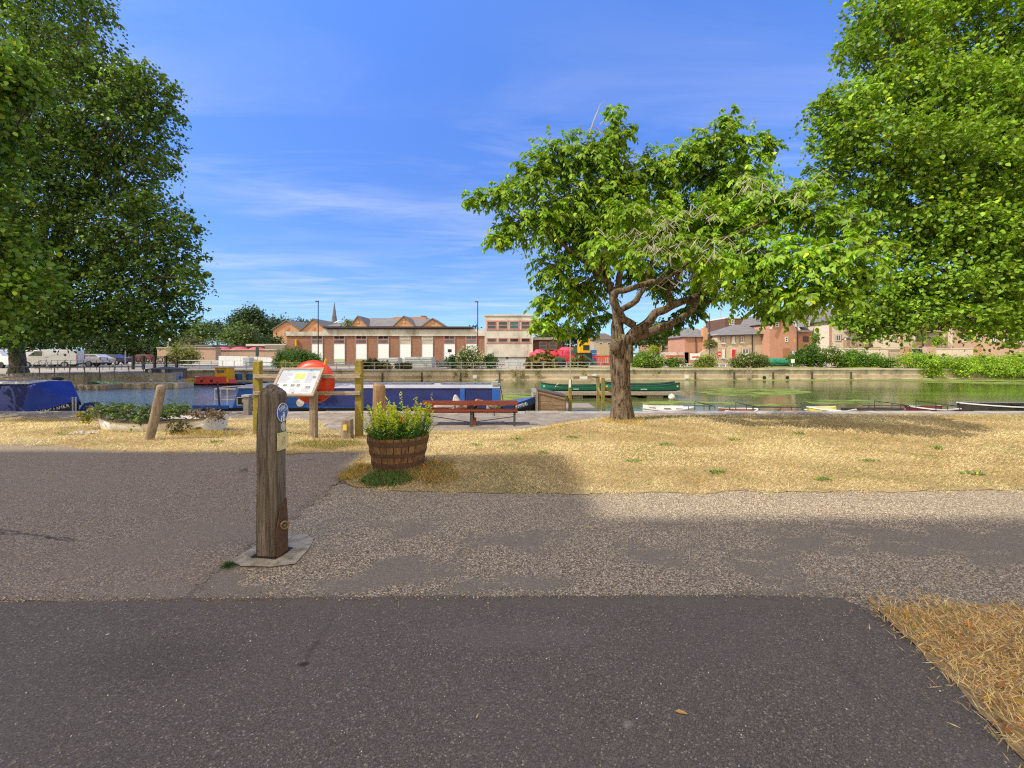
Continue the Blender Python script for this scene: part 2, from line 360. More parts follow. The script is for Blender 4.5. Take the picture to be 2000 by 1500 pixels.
def m_aggregate(name, tones, bare, patch, cracks=False, pscale=.75):
    m, t, n, l, bs = nt(name); v = coords(t)
    vw = t.nodes.new('ShaderNodeVectorMath'); vw.operation = 'ADD'; l.new(v, vw.inputs[0])
    wn = node(t, 'ShaderNodeTexNoise', Scale=30., Detail=2.); l.new(v, wn.inputs['Vector'])
    vs = t.nodes.new('ShaderNodeVectorMath'); vs.operation = 'SCALE'; l.new(wn.outputs['Color'], vs.inputs[0]); vs.inputs['Scale'].default_value = .02
    l.new(vs.outputs[0], vw.inputs[1]); vv = vw.outputs[0]
    s = t.nodes.new('ShaderNodeSeparateColor'); l.new(vor(t, vv, 118), s.inputs[0])
    k = len(tones); stone = ramp(t, s.outputs[0], [(i/k, c) for i, c in enumerate(tones)], 'CONSTANT')
    d = vor(t, vv, 118, 'Distance')
    stone = mixc(t, ramp(t, d, [(.42, 0), (.66, .8)]), stone, (.06, .052, .048))
    asp = ramp(t, vor(t, v, 200), [(0, tuple(x*.75 for x in bare)), (1, tuple(x*1.3 for x in bare))])
    pm = nz(t, coords(t, (.8, 1.3, 1)), pscale*1.5, 7, .68, .3)
    ys_ = t.nodes.new('ShaderNodeSeparateXYZ'); l.new(v, ys_.inputs[0])      # the worn patches lie along the middle of the path, not at the lawn
    pk = math_(t, 'MULTIPLY', ramp(t, pm, patch), ramp(t, math_(t, 'MULTIPLY', ys_.outputs[1], .2), [(.68, 1), (.76, .15)] if not cracks else [(0, 1), (1, 1)]))
    c = mixc(t, pk, stone, asp)
    big = nz(t, v, .35, 4, .6)
    c = mixc(t, ramp(t, big, [(.35, 0), (.7, .35)]), c, tuple(x*1.25 for x in bare))
    if cracks:
        ck = vor(t, coords(t, (.5, .8, 1), loc=(.4, .25, 0)), .55, 'Distance', 'DISTANCE_TO_EDGE')
        wob = nz(t, v, 2.5, 6, .7)
        ck2 = math_(t, 'ADD', ck, math_(t, 'MULTIPLY', math_(t, 'SUBTRACT', wob, .5), .10))
        ck2 = math_(t, 'ABSOLUTE', ck2, 0.)
        msk = math_(t, 'MULTIPLY', ramp(t, ck2, [(.0015, 1), (.006, 0)]), ramp(t, nz(t, v, .5, 2), [(.5, 0), (.56, 1)]))
        c = mixc(t, math_(t, 'MULTIPLY', msk, .8), c, (.035, .03, .028))
    l.new(c, bs.inputs['Base Color']); bs.inputs['Roughness'].default_value = .88; bs.inputs['Specular IOR Level'].default_value = .25
    bump(t, math_(t, 'ADD', math_(t, 'MULTIPLY', d, -1), math_(t, 'MULTIPLY', nz(t, v, 40, 3), .3)), bs, .6, .006); return m
asphalt = m_asphalt()
aggregate = m_aggregate('exposed_aggregate', [(.19, .143, .085), (.40, .31, .19), (.56, .45, .285), (.31, .22, .125), (.86, .73, .51), (.45, .335, .20), (.67, .53, .33)], (.215, .178, .13), [(.50, 0), (.56, .82)])
sidetar = m_aggregate('worn_brown_tar', [(.19, .14, .09), (.36, .265, .165), (.28, .195, .12), (.46, .36, .23), (.40, .285, .17), (.27, .21, .145), (.64, .52, .36)], (.24, .192, .138), [(.47, 0), (.62, .75)], True, .55)
t = sidetar.node_tree; bs = t.nodes['Principled BSDF']; v = coords(t); sx_ = t.nodes.new('ShaderNodeSeparateXYZ'); t.links.new(v, sx_.inputs[0])
e_ = math_(t, 'ADD', sx_.outputs[0], math_(t, 'ADD', math_(t, 'MULTIPLY', nz(t, v, 5, 6, .75), .45), math_(t, 'MULTIPLY', nz(t, v, 70, 2), .12)))
tb = t.nodes.new('ShaderNodeBsdfTransparent'); mx = t.nodes.new('ShaderNodeMixShader'); t.links.new(ramp(t, math_(t, 'ADD', e_, 2.2), [(.50, 0), (.54, 1)]), mx.inputs[0]); t.links.new(bs.outputs[0], mx.inputs[1]); t.links.new(tb.outputs[0], mx.inputs[2]); t.links.new(mx.outputs[0], t.nodes['Material Output'].inputs[0])
def m_lawn():
    m, t, n, l, bs = nt('parched_lawn'); v = coords(t)
    c = ramp(t, nz(t, coords(t, (1, .55, 1)), 26, 8, .85), [(.28, (.16, .11, .05)), (.42, (.36, .26, .12)), (.55, (.54, .42, .22)), (.72, (.72, .60, .36))])
    c = mixc(t, ramp(t, nz(t, v, .55, 6, .7), [(.40, 0), (.62, .65)]), c, (.33, .22, .095))
    c = mixc(t, ramp(t, nz(t, coords(t, loc=(7, 2, 0)), .8, 6, .7), [(.50, 0), (.66, .6)]), c, (.17, .18, .05))
    c = mixc(t, ramp(t, nz(t, coords(t, loc=(1, 9, 0)), 1.7, 5, .7), [(.6, 0), (.72, .7)]), c, (.62, .50, .28))
    l.new(c, bs.inputs['Base Color']); bs.inputs['Roughness'].default_value = 1; bs.inputs['Specular IOR Level'].default_value = .05
    bump(t, nz(t, v, 55, 6, .8), bs, .9, .02); return m
lawnm = m_lawn()
pathm = M('trodden_gravel', (.36, .30, .23), (.24, .20, .16), 3, .95, .4, 60, spec=.1, det=9, grime=((.17, .145, .12), 1.2))
concrete = M('weathered_concrete', (.50, .46, .39), (.36, .33, .275), 2.5, .9, .3, 30, spec=.2, det=8, grime=((.16, .145, .12), 1.5))
copingm = M('quay_coping', (.44, .41, .365), (.30, .28, .245), 1.6, .9, .4, 20, spec=.2, det=9, grime=((.20, .185, .15), 2))
farground = M('far_ground', (.42, .36, .28), (.32, .28, .23), .15, .95, 0, spec=.1, det=8, grime=((.25, .21, .11), .12))
farasph = M('far_tarmac', (.19, .18, .18), (.13, .125, .125), .3, .9, spec=.2)
verge = M('rough_verge', (.36, .29, .10), (.16, .17, .05), .8, .95, .8, 8, spec=.1, det=8, bd=.08)
farground_ = 0
def m_water():
    m, t, n, l, bs = nt('basin_water')
    v = coords(t, (1, 2.6, 1))
    xs = t.nodes.new('ShaderNodeSeparateXYZ'); l.new(t.nodes.new('ShaderNodeNewGeometry').outputs['Position'], xs.inputs[0])
    west = ramp(t, math_(t, 'ADD', math_(t, 'MULTIPLY', xs.outputs[0], -.045), .28), [(.35, 0), (.75, 1)])
    alg = mixc(t, ramp(t, nz(t, coords(t, (.3, 1, 1)), .5, 6, .65), [(.4, 0), (.62, 1)]), (.045, .055, .020), (.13, .16, .04))
    c = mixc(t, west, alg, (.03, .05, .055))
    l.new(c, bs.inputs['Base Color']); bs.inputs['Roughness'].default_value = .03; bs.inputs['IOR'].default_value = 1.33
    bs.inputs['Specular IOR Level'].default_value = .6
    h = math_(t, 'ADD', nz(t, v, 2.2, 3, .6), math_(t, 'MULTIPLY', nz(t, v, 9, 2, .6), .25))
    b = node(t, 'ShaderNodeBump', Distance=.05); l.new(h, b.inputs['Height']); l.new(math_(t, 'ADD', math_(t, 'MULTIPLY', west, .55), .10), b.inputs['Strength'])
    l.new(b.outputs[0], bs.inputs['Normal']); return m
waterm = m_water()
weedm = M('duckweed', (.25, .30, .05), (.16, .21, .035), 1.8, .8, .3, 20, spec=.2, det=8)
t = weedm.node_tree; bs = t.nodes['Principled BSDF']; tb = t.nodes.new('ShaderNodeBsdfTransparent'); mx = t.nodes.new('ShaderNodeMixShader')
t.links.new(ramp(t, nz(t, coords(t, (.45, 1.3, 1)), .9, 8, .72), [(.44, 0), (.50, 1)]), mx.inputs[0]); t.links.new(tb.outputs[0], mx.inputs[1]); t.links.new(bs.outputs[0], mx.inputs[2]); t.links.new(mx.outputs[0], t.nodes['Material Output'].inputs[0])
# ------------------------------------------------------------------ the setting
tag(sheet('pavement', [(-70, -14), (70, -14), (70, 13.6), (-70, 13.6)], -.010, aggregate,   .3, fn=lambda x, y: G(x, y)-.03*sm((y-4.4)/.6)))
ra = P(0, 1174), P(2000, 1174)
def q(px, py): return P(px, py, 0)
tag(sheet('road', [(-40, -14), (40, -14), (40, -3), (2.3, -2.2), (1.87, .8), q(2000, 1480), q(1860, 1330), q(1780, 1255), q(1715, 1200), q(1640, 1168), q(1500, 1162), q(1000, 1163), q(700, 1165), q(300, 1170), q(0, 1176), (-40, 2.4)], -.002, asphalt, .3, .018, fn=lambda x, y: 0.0, seg=.06))
tag(sheet('side_road', [(-60, 2.44), q(0, 1172), q(200, 1172), q(440, 1166), (-1.5, 2.7), (-1.5, 4.0), q(690, 958), q(700, 900), q(740, 872), (-2.4, 6.9), (-60, 7.2)], -.006, sidetar, .4, .02, fn=lambda x, y: G(x, y) if y > 6 else 0., seg=.08))
LAWN = [(-60, 6.5), q(0, 868), q(120, 872), q(250, 881), q(400, 884), q(560, 887), q(640, 884), q(712, 882), q(694, 900), q(672, 925), q(690, 950), q(745, 957), q(1000, 961), q(1130, 964), q(1500, 959), q(2000, 956), (60, 4.4),
        (60, 12.7), (20, 12.7), (8, 12.6), (3.2, 12.5), (2.0, 12.35), (1.3, 11.6), (.9, 10.9), (.2, 10.5), (-3, 10.4), (-4.8, 10.6), (-5.4, 11.8), (-6.5, 12.4), (-12, 12.6), (-60, 12.6)]
tag(sheet('lawn', LAWN, -.005, lawnm, .3, .09, seg=.07))
PATCH = [q(1700, 1186), q(1790, 1186), q(1900, 1180), q(2000, 1186), (12, 2.3), (12, -3), (2.3, -2.2), (1.87, .8), q(2000, 1480), q(1860, 1330), q(1780, 1255)]
tag(sheet('grass_verge', PATCH, .004, M('verge_soil', (.46, .33, .16), (.30, .21, .10), 12, 1, .8, 40, spec=.05, det=8), .15, .03, fn=lambda x, y: .012*mnoise.noise(Vector((x*4, y*4, 0))), seg=.05))
tag(sheet('quay_path', [(-60, 9.0), (60, 9.0), (60, 13.62), (-60, 13.62)], -.016, pathm, .3, fn=lambda x, y: G(x, y)))
mb = MB(); x = -40.
while x < 40:                               # coping stones
    L = random.uniform(.9, 1.5); mb.box(x, x+L-.012, 13.6+random.uniform(-.01, .01), QY+random.uniform(0, .02), -.72, QZ+random.uniform(-.006, .012)); x += L
o = mb.build('quay_edge', copingm, bevel=.012); o['kind'] = 'structure'
o = MB().box(-60, 60, 13.7, QY-.03, -2, -.55).build('quay_wall', concrete); o['kind'] = 'structure'
o = MB().add([(-700, 13.9, WZ), (700, 13.9, WZ), (700, 46, WZ), (-700, 46, WZ)], [(0, 1, 2, 3)]).build('water', waterm); o['kind'] = 'structure'
EDGE = [(-700, 28.5), (-60, 29), (-26, 31), (-28.6, 35.6), (-14, 36.8), (-2, 37.5), (49, 39.2), (120, 41), (700, 60)]
def edgeY(x):
    for (a, b), (c, d) in zip(EDGE, EDGE[1:]):
        if min(a, c) <= x <= max(a, c) and (x > -26 or b < 32): return b+(d-b)*(x-a)/(c-a) if c != a else b
    return 38
fg = EDGE+[(3000, 60), (3000, 3500), (-3000, 3500), (-3000, 28.5)]
r = delaunay_2d_cdt([Vector((x, y+.25)) for x, y in fg], [(i, (i+1) % len(fg)) for i in range(len(fg))], [], 1, 1e-5)
me = bpy.data.meshes.new('ground'); me.from_pydata([(p.x, p.y, -.02) for p in r[0]], [], [tuple(f) for f in r[2]]); o = link('ground', me, farground); o['kind'] = 'structure'
# far quay wall of stained stone below pale concrete, with a ledge at the waterline
stonew = M('stained_quay_stone', (.40, .29, .20), (.52, .43, .32), .9, .95, .5, 8, spec=.1, det=9, grime=((.20, .19, .09), .8))
paleco = M('pale_quay_concrete', (.66, .59, .48), (.50, .45, .37), .8, .95, .3, 6, spec=.1, det=9, grime=((.22, .20, .15), 1))
qw = thing('far_quay_wall', 'long stained stone and concrete wall holding the far bank above the water', 'quay wall', (0, 38, WZ))
a, b, c, d2 = MB(), MB(), MB(), MB()
for (x0, y0), (x1, y1) in zip(EDGE[3:-1], EDGE[4:-1]):
    n_ = max(1, int((x1-x0)/6))
    for i in range(n_):
        p = (lerp(x0, x1, i/n_), lerp(y0, y1, i/n_)); q_ = (lerp(x0, x1, (i+1)/n_), lerp(y0, y1, (i+1)/n_)); j = random.uniform(-.02, .02)
        a.bar((p[0], p[1]+.2, -.95), (q_[0], q_[1]+.2, -.95), .4, .9+j); c.bar((p[0], p[1]+.02, WZ+.05), (q_[0], q_[1]+.02, WZ+.05), .55, .12)
        b.bar((p[0], p[1]+.24, -.27), (q_[0], q_[1]+.24, -.27), .42, .54+j); d2.bar((p[0]+.02, p[1]+.2, .03), (q_[0]-.02, q_[1]+.2, .03), .6, .12)
a.build('stone_face', stonew, qw); b.build('concrete_band', paleco, qw); c.build('ledge', paleco, qw); d2.build('coping', paleco, qw)
lw = MB()
for (x0, y0), (x1, y1) in zip(EDGE[:3], EDGE[1:4]): lw.bar((x0, y0+.2, -.9), (x1, y1+.2, -.9), .4, 1.8)
tag(lw.build('basin_wall', concrete, org=(-40, 30, WZ)), 'low grey concrete basin wall under the car park at left', 'quay wall')
# road, kerb and verge on the far side
o = MB().add([(-200, 55, -.008), (300, 47, -.008), (300, 54.5, -.008), (-200, 62, -.008)], [(0, 1, 2, 3)]).build('far_road', farasph); o['kind'] = 'structure'
o = MB().add([(-160, 40, -.012), (-27, 44, -.012), (-27, 54, -.012), (-160, 54, -.012)], [(0, 1, 2, 3)]).build('car_park', farasph); o['kind'] = 'structure'
sh = []
for i in range(60):
    x = 3+i*1.5; sh.append((x, edgeY(x)+.5))
o = MB().loft([[(x, y, -.02), (x, y+.8, .12+.08*math.sin(x*1.3)), (x, y+5.2, .10+.06*math.sin(x*.7)), (x, y+6, -.02)] for x, y in sh]).build('far_verge', verge); o['kind'] = 'structure'
# hills on the horizon
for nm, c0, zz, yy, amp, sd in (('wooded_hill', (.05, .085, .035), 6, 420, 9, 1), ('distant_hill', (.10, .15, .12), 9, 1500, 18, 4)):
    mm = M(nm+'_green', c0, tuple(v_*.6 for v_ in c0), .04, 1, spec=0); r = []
    for i in range(121):
        x = (i-60)*yy/24; h = zz+amp*mnoise.fractal(Vector((x/yy*5, sd, 0)), 1, 2, 5)+amp*.15*mnoise.noise(Vector((x/yy*60, sd, 0)))
        r.append([(x, yy, -1), (x, yy+20, max(.5, h)*1.0), (x, yy+200, 0)])
    o = MB().loft(r).build(nm, mm, smooth=True); o['kind'] = 'structure'
# duckweed rafts
def weed(name, pts, label_, seg=.5, jit=.5):
    o = sheet(name, [P(x, y, WZ) for x, y in pts], WZ+.006, weedm, 4, jit, 'stuff', fn=lambda x, y: 0., seg=seg); return tag(o, label_, 'duckweed')
weed('duckweed', [(980, 741.8), (1230, 742.5), (1500, 744), (1720, 745.5), (2000, 752), (2400, 760), (2400, 741), (1500, 739.6), (1200, 740.3), (980, 741)], 'bright green duckweed band along the foot of the far wall', .8, .5)
weed('duckweed', [(1355, 766), (1420, 758), (1500, 757), (1560, 761), (1590, 766), (1530, 773), (1490, 776), (1440, 775), (1395, 772)], 'pale green duckweed raft in the middle of the water', .4, .6)
weed('duckweed', [(1105, 768), (1200, 766), (1330, 769), (1310, 776), (1200, 777), (1110, 778)], 'green duckweed gathered under the canoe pontoon', .3, .35)
weed('duckweed', [(985, 770), (1050, 766), (1055, 780), (980, 784)], 'green duckweed between the blue narrowboat and the wooden box', .3, .25)
weed('duckweed', [(1570, 784), (1680, 781), (1750, 784), (1680, 788), (1590, 789)], 'thin duckweed streak near the moored yellow and white boat', .25, .3)
weed('duckweed', [(1240, 785), (1300, 783), (1420, 786), (1560, 790), (1560, 794), (1400, 791), (1260, 790)], 'thin duckweed streak behind the moored white rowing boat', .25, .3)
# ------------------------------------------------------------------ near things
def Mtimber(name, a, b, dark, st=(14, 14, 1.1), green=None, rot=None, sc_=2.2, bs_=.8, crack=True):
    m, t, n, l, bs = nt(name); v = coords(t, st, world=False)
    f = nz(t, v, sc_, 8, .68, .25)
    c = mixc(t, ramp(t, f, [(.34, 0), (.62, 1)]), a, b)
    g = nz(t, coords(t, tuple(x*2.2 for x in st), world=False), sc_*1.7, 6, .75)
    k = ramp(t, g, [(.36, 1), (.47, 0)])
    c = mixc(t, math_(t, 'MULTIPLY', k, .85), c, dark)
    if green: c = mixc(t, ramp(t, nz(t, coords(t, world=False, loc=(3, 3, 0)), 3.2, 5, .65), [(.42, 0), (.66, green[1])]), c, green[0])
    l.new(c, bs.inputs['Base Color']); bs.inputs['Roughness'].default_value = .9; bs.inputs['Specular IOR Level'].default_value = .15
    bump(t, math_(t, 'ADD', f, g), bs, bs_, .008); return m
oldoak = Mtimber('old_oak', (.30, .25, .21), (.085, .067, .055), (.016, .012, .009), (17, 17, .8), ((.075, .068, .04), .3))
greyoak = Mtimber('grey_oak', (.36, .29, .215), (.21, .16, .115), (.10, .08, .06), (12, 12, 1.2))
algae = Mtimber('algae_stained_timber', (.30, .235, .06), (.19, .15, .055), (.07, .055, .03), (9, 9, 1.2), ((.36, .29, .04), .8))
railoak = Mtimber('silvered_rail', (.47, .39, .31), (.30, .24, .19), (.11, .085, .065), (1.2, 14, 14))
plankm = Mtimber('warm_plank', (.40, .285, .18), (.25, .17, .10), (.09, .06, .04), (1.2, 14, 14))
deckm = Mtimber('grey_deck', (.38, .33, .28), (.24, .205, .17), (.08, .07, .06), (1.5, 10, 10))
rust = M('rusted_iron', (.16, .085, .05), (.09, .055, .04), 30, .8, .6, 80, metal=.4)
blackiron = M('black_iron', (.022, .022, .024), (.04, .036, .034), 12, .5, .2, 60)
galv = M('galvanised_rail', (.42, .44, .45), (.34, .36, .37), 4, .5, metal=.3)
redwood = Mtimber('red_stained_board', (.27, .075, .045), (.19, .05, .032), (.09, .03, .02), (.9, 12, 12), sc_=1.6, bs_=.35)
white = M('white_paint', (.72, .72, .69), (.55, .55, .51), 1.2, .5, spec=.4, det=7)
whiteflat = M('white_print', (.80, .80, .77), (.74, .74, .72), 2, .5)
yellow = M('yellow_paint', (.72, .42, .012), (.60, .34, .012), 3, .5)
signblue = M('sign_blue', (.05, .13, .42), (.06, .14, .38), 8, .45)
cream = M('cream_plaque', (.66, .60, .33), (.58, .52, .27), 9, .5)
orange = M('orange_plastic', (.66, .055, .012), (.56, .05, .014), 1.6, .42, spec=.5)
def hullpaint(n, c, c2=None, r=.3): return M(n, c, c2, 1.3, r, .15, 3, spec=.5, det=6)
bluep = hullpaint('boat_blue', (.012, .085, .36), (.012, .07, .28))
navyc = M('navy_canvas', (.012, .020, .11), (.018, .028, .14), 1.4, .75, .5, 4, spec=.3, det=6, bd=.03)
bluec = M('blue_canvas', (.018, .05, .33), (.012, .032, .22), 1.1, .7, .6, 3, spec=.3, det=6, bd=.05)
blackp = M('black_hull', (.012, .012, .016), (.02, .02, .024), 2, .4)
greyroof = M('grey_roof_paint', (.42, .42, .44), (.33, .33, .35), 1.2, .6, det=7)
panelm = M('solar_panel', (.03, .035, .05), (.05, .055, .07), 3, .25)
glass = M('dark_glass', (.02, .028, .032), (.035, .045, .05), .6, .08, spec=.8)
glass_skypaint = M('sky_painted_glass', (.16, .19, .22), (.07, .085, .10), .9, .1, spec=.8)  # paler copy of the glass, sky reflection put into its base colour

# the big oak bollard
BX, BY = X(533, 3.0), 2.99
t = thing('wooden_bollard', 'tall square weathered oak bollard with round blue cycle sign, set in a concrete pad', 'bollard', (BX, BY, 0))
rows, per = 90, 64; rings = []
for i in range(rows+1):
    u = i/rows; z = -.06+1.225*u; r = []
    for k in range(per):
        a = 2*math.pi*(k+.5)/per; cx_, sy_ = math.cos(a), math.sin(a)
        n_ = 9.; rr = 1/((abs(cx_)**n_+abs(sy_)**n_)**(1/n_))
        hw, hd = .083-.004*u, .066-.003*u
        px_, py_ = cx_*rr*hw, sy_*rr*hd
        gr = mnoise.noise(Vector((px_*60, py_*60, z*1.2)))*.0035+mnoise.noise(Vector((px_*22, py_*22, z*2.5)))*.0045
        gr -= max(0, mnoise.noise(Vector((px_*34+5, py_*34, z*.7)))-.25)*.05
        gr += (-.010 if abs(cx_) > .62 and abs(sy_) > .55 else 0)*max(0, mnoise.noise(Vector((k*.2, z*3, 1.))))
        s_ = 1+gr/.08
        zz = z
        if u > .93: d = max(abs(px_)/hw, abs(py_)/hd); s_ *= 1-.0*(u-.93); 
        r.append((BX+px_*s_+.012*(u-.5)+.006*mnoise.noise(Vector((0, 3, z*2))), BY+py_*s_, zz))
    rings.append(r)
# weathered cap: a shallow four-sided point
top = rings[-1]; cxm, cym = sum(p[0] for p in top)/per, sum(p[1] for p in top)/per
for f_, dz in ((.90, .014), (.64, .036), (.34, .056), (.08, .064)):
    rings.append([(cxm-.012*(1-f_)+(p[0]-cxm)*f_, cym+(p[1]-cym)*f_, p[2]+dz+.007*mnoise.noise(Vector((p[0]*50, p[1]*50, f_*4)))) for p in top])
b = MB().loft(rings).build('post', oldoak, t, smooth=True)
sx = BX+.0875
def oval(n, cx, cz, rx, rz, x0, x1, mat, par):
    m_ = MB(); N_ = 32; m_.loft([[(xx, BY+cx+rx*math.cos(2*math.pi*k/N_), cz+rz*math.sin(2*math.pi*k/N_)) for k in range(N_)] for xx in (x0, x1)]); return m_.build(n, mat, par)
sg = oval('route_sign', -.006, 1.03, .056, .086*.78, sx-.004, sx+.002, signblue, t)
rg = MB(); N_ = 40
rg.tube([(sx+.0025, BY-.006+.055*math.cos(2*math.pi*k/N_), 1.03+.066*math.sin(2*math.pi*k/N_)) for k in range(N_+1)], .0022, 5, False)
rg.build('sign_border', whiteflat, sg)
bi = MB(); by0, bz0 = BY-.006, 1.052
def P2(y_, z_): return (sx+.0032, by0+y_, bz0+z_)
for cy_ in (-.022, .022): bi.tube([P2(cy_+.013*math.cos(a_*math.pi/8), .013*math.sin(a_*math.pi/8)) for a_ in range(17)], .0016, 5, False)
for s1, s2 in (((-.022, 0), (-.010, .022)), ((-.010, .022), (.014, .022)), ((.014, .022), (.022, 0)), ((-.022, 0), (.0, 0)), ((0, 0), (.014, .022)), ((0, 0), (-.011, .026)), ((.014, .022), (.016, .030)), ((.016, .03), (.024, .03)), ((-.015, .027), (-.006, .027))):
    bi.tube([P2(*s1), P2(*s2)], .0015, 5)
bi.build('bicycle_mark', whiteflat, sg)
pe = MB()
def pm(y_, z_): return (sx+.0032, BY-.006+y_, 1.0+z_)
pe.lathe((sx+.003, BY+.004, 1.026), [(0.0001, -.001), (.0062, -.001), (.0062, .001), (.0001, .001)], 12, 'x')
pe.tube([pm(.010, .018), pm(.010, -.008)], [.007, .0045], 6); pe.tube([pm(.008, -.008), pm(.006, -.036)], [.0035, .0025], 6); pe.tube([pm(.012, -.008), pm(.015, -.036)], [.0035, .0025], 6)
pe.tube([pm(.004, .016), pm(.0, -.004)], .002, 5); pe.tube([pm(-.014, -.006), pm(-.014, -.022)], [.005, .0035], 6); pe.tube([pm(-.016, -.022), pm(-.017, -.036)], .002, 5); pe.tube([pm(-.012, -.022), pm(-.011, -.036)], .002, 5); pe.tube([pm(-.009, -.006), pm(0, -.002)], .0018, 5)
pe.lathe((sx+.003, BY-.020, 1.002), [(0.0001, -.001), (.005, -.001), (.005, .001), (.0001, .001)], 12, 'x')
pe.build('walkers_mark', whiteflat, sg)
oval('small_disc', .004, .925, .024, .033, sx-.003, sx+.002, M('pale_disc', (.52, .53, .44), (.40, .42, .34), 40, .5), t)
pl = MB(); pl.box(sx-.003, sx+.0025, BY-.056, BY+.054, .76, .885); pl = pl.build('plaque', cream, t)
mk = MB(); mk.tube([(sx+.0035, BY+.016*math.sin(a_/12*2*math.pi), .822+.028*math.cos(a_/12*2*math.pi)) for a_ in range(13)], .0022, 5, False)
mk.tube([(sx+.0035, BY-.01, .80), (sx+.0035, BY+.012, .85)], .0018, 5); mk.build('faded_emblem', M('faded_red', (.55, .33, .22)), pl)
for y_, z_ in ((-.048, .772), (.046, .772), (-.048, .874), (.046, .874)): MB().lathe((sx+.003, BY+y_, z_), [(.0001, -.001), (.004, -.001), (.003, .002), (.0001, .002)], 8, 'x').build('screw', blackiron, pl)
# iron bracket and ring at the foot
br = MB(); br.loft([[(sx+dx+.003, BY+y_, z_) for y_, z_ in ((-.062, -.02), (-.068, .20), (-.030, .34), (.030, .40), (.045, .22), (.045, -.02))] for dx in (-.006, .004)])
br = br.build('iron_bracket', rust, t)
MB().tube([(sx+.022+.012*math.cos(a_/12*6.283), BY-.012+.024*math.cos(a_/12*6.283+.3), .215+.028*math.sin(a_/12*6.283)) for a_ in range(13)], .008, 8).lathe((sx+.016, BY-.012, .215), [(.0001, -.012), (.012, -.012), (.012, .012), (.0001, .012)], 10, 'x').build('padlock_ring', M('dull_brass', (.30, .22, .13), (.20, .14, .08), 50, .6, metal=.5), br)
t0_ = t
pad = [q(448, 1096), q(470, 1105), q(530, 1106), q(578, 1100), q(604, 1072), q(613, 1052), q(600, 1043), q(562, 1042), q(510, 1058)]
t.rotation_euler.z = -.14
sl_ = sheet('concrete_pad', pad, .0, M('pad_concrete', (.50, .44, .33), (.34, .295, .215), 14, .95, .7, 70, spec=.1, det=9, grime=((.12, .10, .065), 9)), .06, .008, None, fn=lambda x, y: .004*mnoise.noise(Vector((x*14, y*14, 0))), seg=.03)
tag(sl_, 'small pale concrete pad cast round the foot of the tall bollard', 'concrete pad')
ho = MB(); ho.loft([[(BX+dx*s_, BY+dy*s_, z_) for dx, dy in ((-.10, -.085), (-.02, -.08), (.09, -.085), (.105, .0), (.10, .085), (-.09, .085))] for s_, z_ in ((1.05, .0065), (1.0, .0075))])
o = ho.build('bollard_socket', M('dark_hole', (.02, .016, .012)), t)

# half-barrel planter
TX, TY = -1.47, 5.30; R0 = .385
t = thing('barrel_planter', 'weathered oak half barrel planter with rusty iron hoops on the parched grass', 'planter', (TX, TY, 0))
st_ = MB(); NS = 26
def brad(h): return lerp(.315, R0, sm(h/.42)*.65+h/.42*.35)
for k in range(NS):
    a0, a1 = 2*math.pi*k/NS+.012, 2*math.pi*(k+1)/NS-.012; rr = random.uniform(-.004, .004); rg_ = []
    th = random.uniform(-.006, .006)
    for h in (0, .07, .14, .21, .28, .35, .42+th):
        ro = brad(h)+rr; ri = ro-.025; am = (a0+a1)/2
        rg_.append([(TX+ro*math.cos(a0), TY+ro*math.sin(a0), h), (TX+ro*1.004*math.cos(am), TY+ro*1.004*math.sin(am), h), (TX+ro*math.cos(a1), TY+ro*math.sin(a1), h), (TX+ri*math.cos(a1), TY+ri*math.sin(a1), h), (TX+ri*math.cos(a0), TY+ri*math.sin(a0), h)])
    st_.loft(rg_)
barrelw = Mtimber('barrel_oak', (.30, .175, .085), (.165, .092, .048), (.05, .03, .02), (9, 9, 1.2))
st_.build('staves', barrelw, t)
for z0, z1 in ((.055, .115), (.19, .235), (.325, .385)):
    h_ = MB(); h_.lathe((TX, TY, 0), [(brad(z0)+.002, z0), (brad(z0)+.008, z0), (brad(z1)+.008, z1), (brad(z1)+.002, z1)], 48); h_.build('hoop', rust, t, smooth=False)
MB().lathe((TX, TY, .345), [(.0001, 0), (.36, 0), (.36, .03), (.0001, .045)], 30).build('soil', M('potting_soil', (.05, .035, .025), (.03, .02, .015), 30, 1, .8, 50), t)
leaf = Mleaf('leaf')
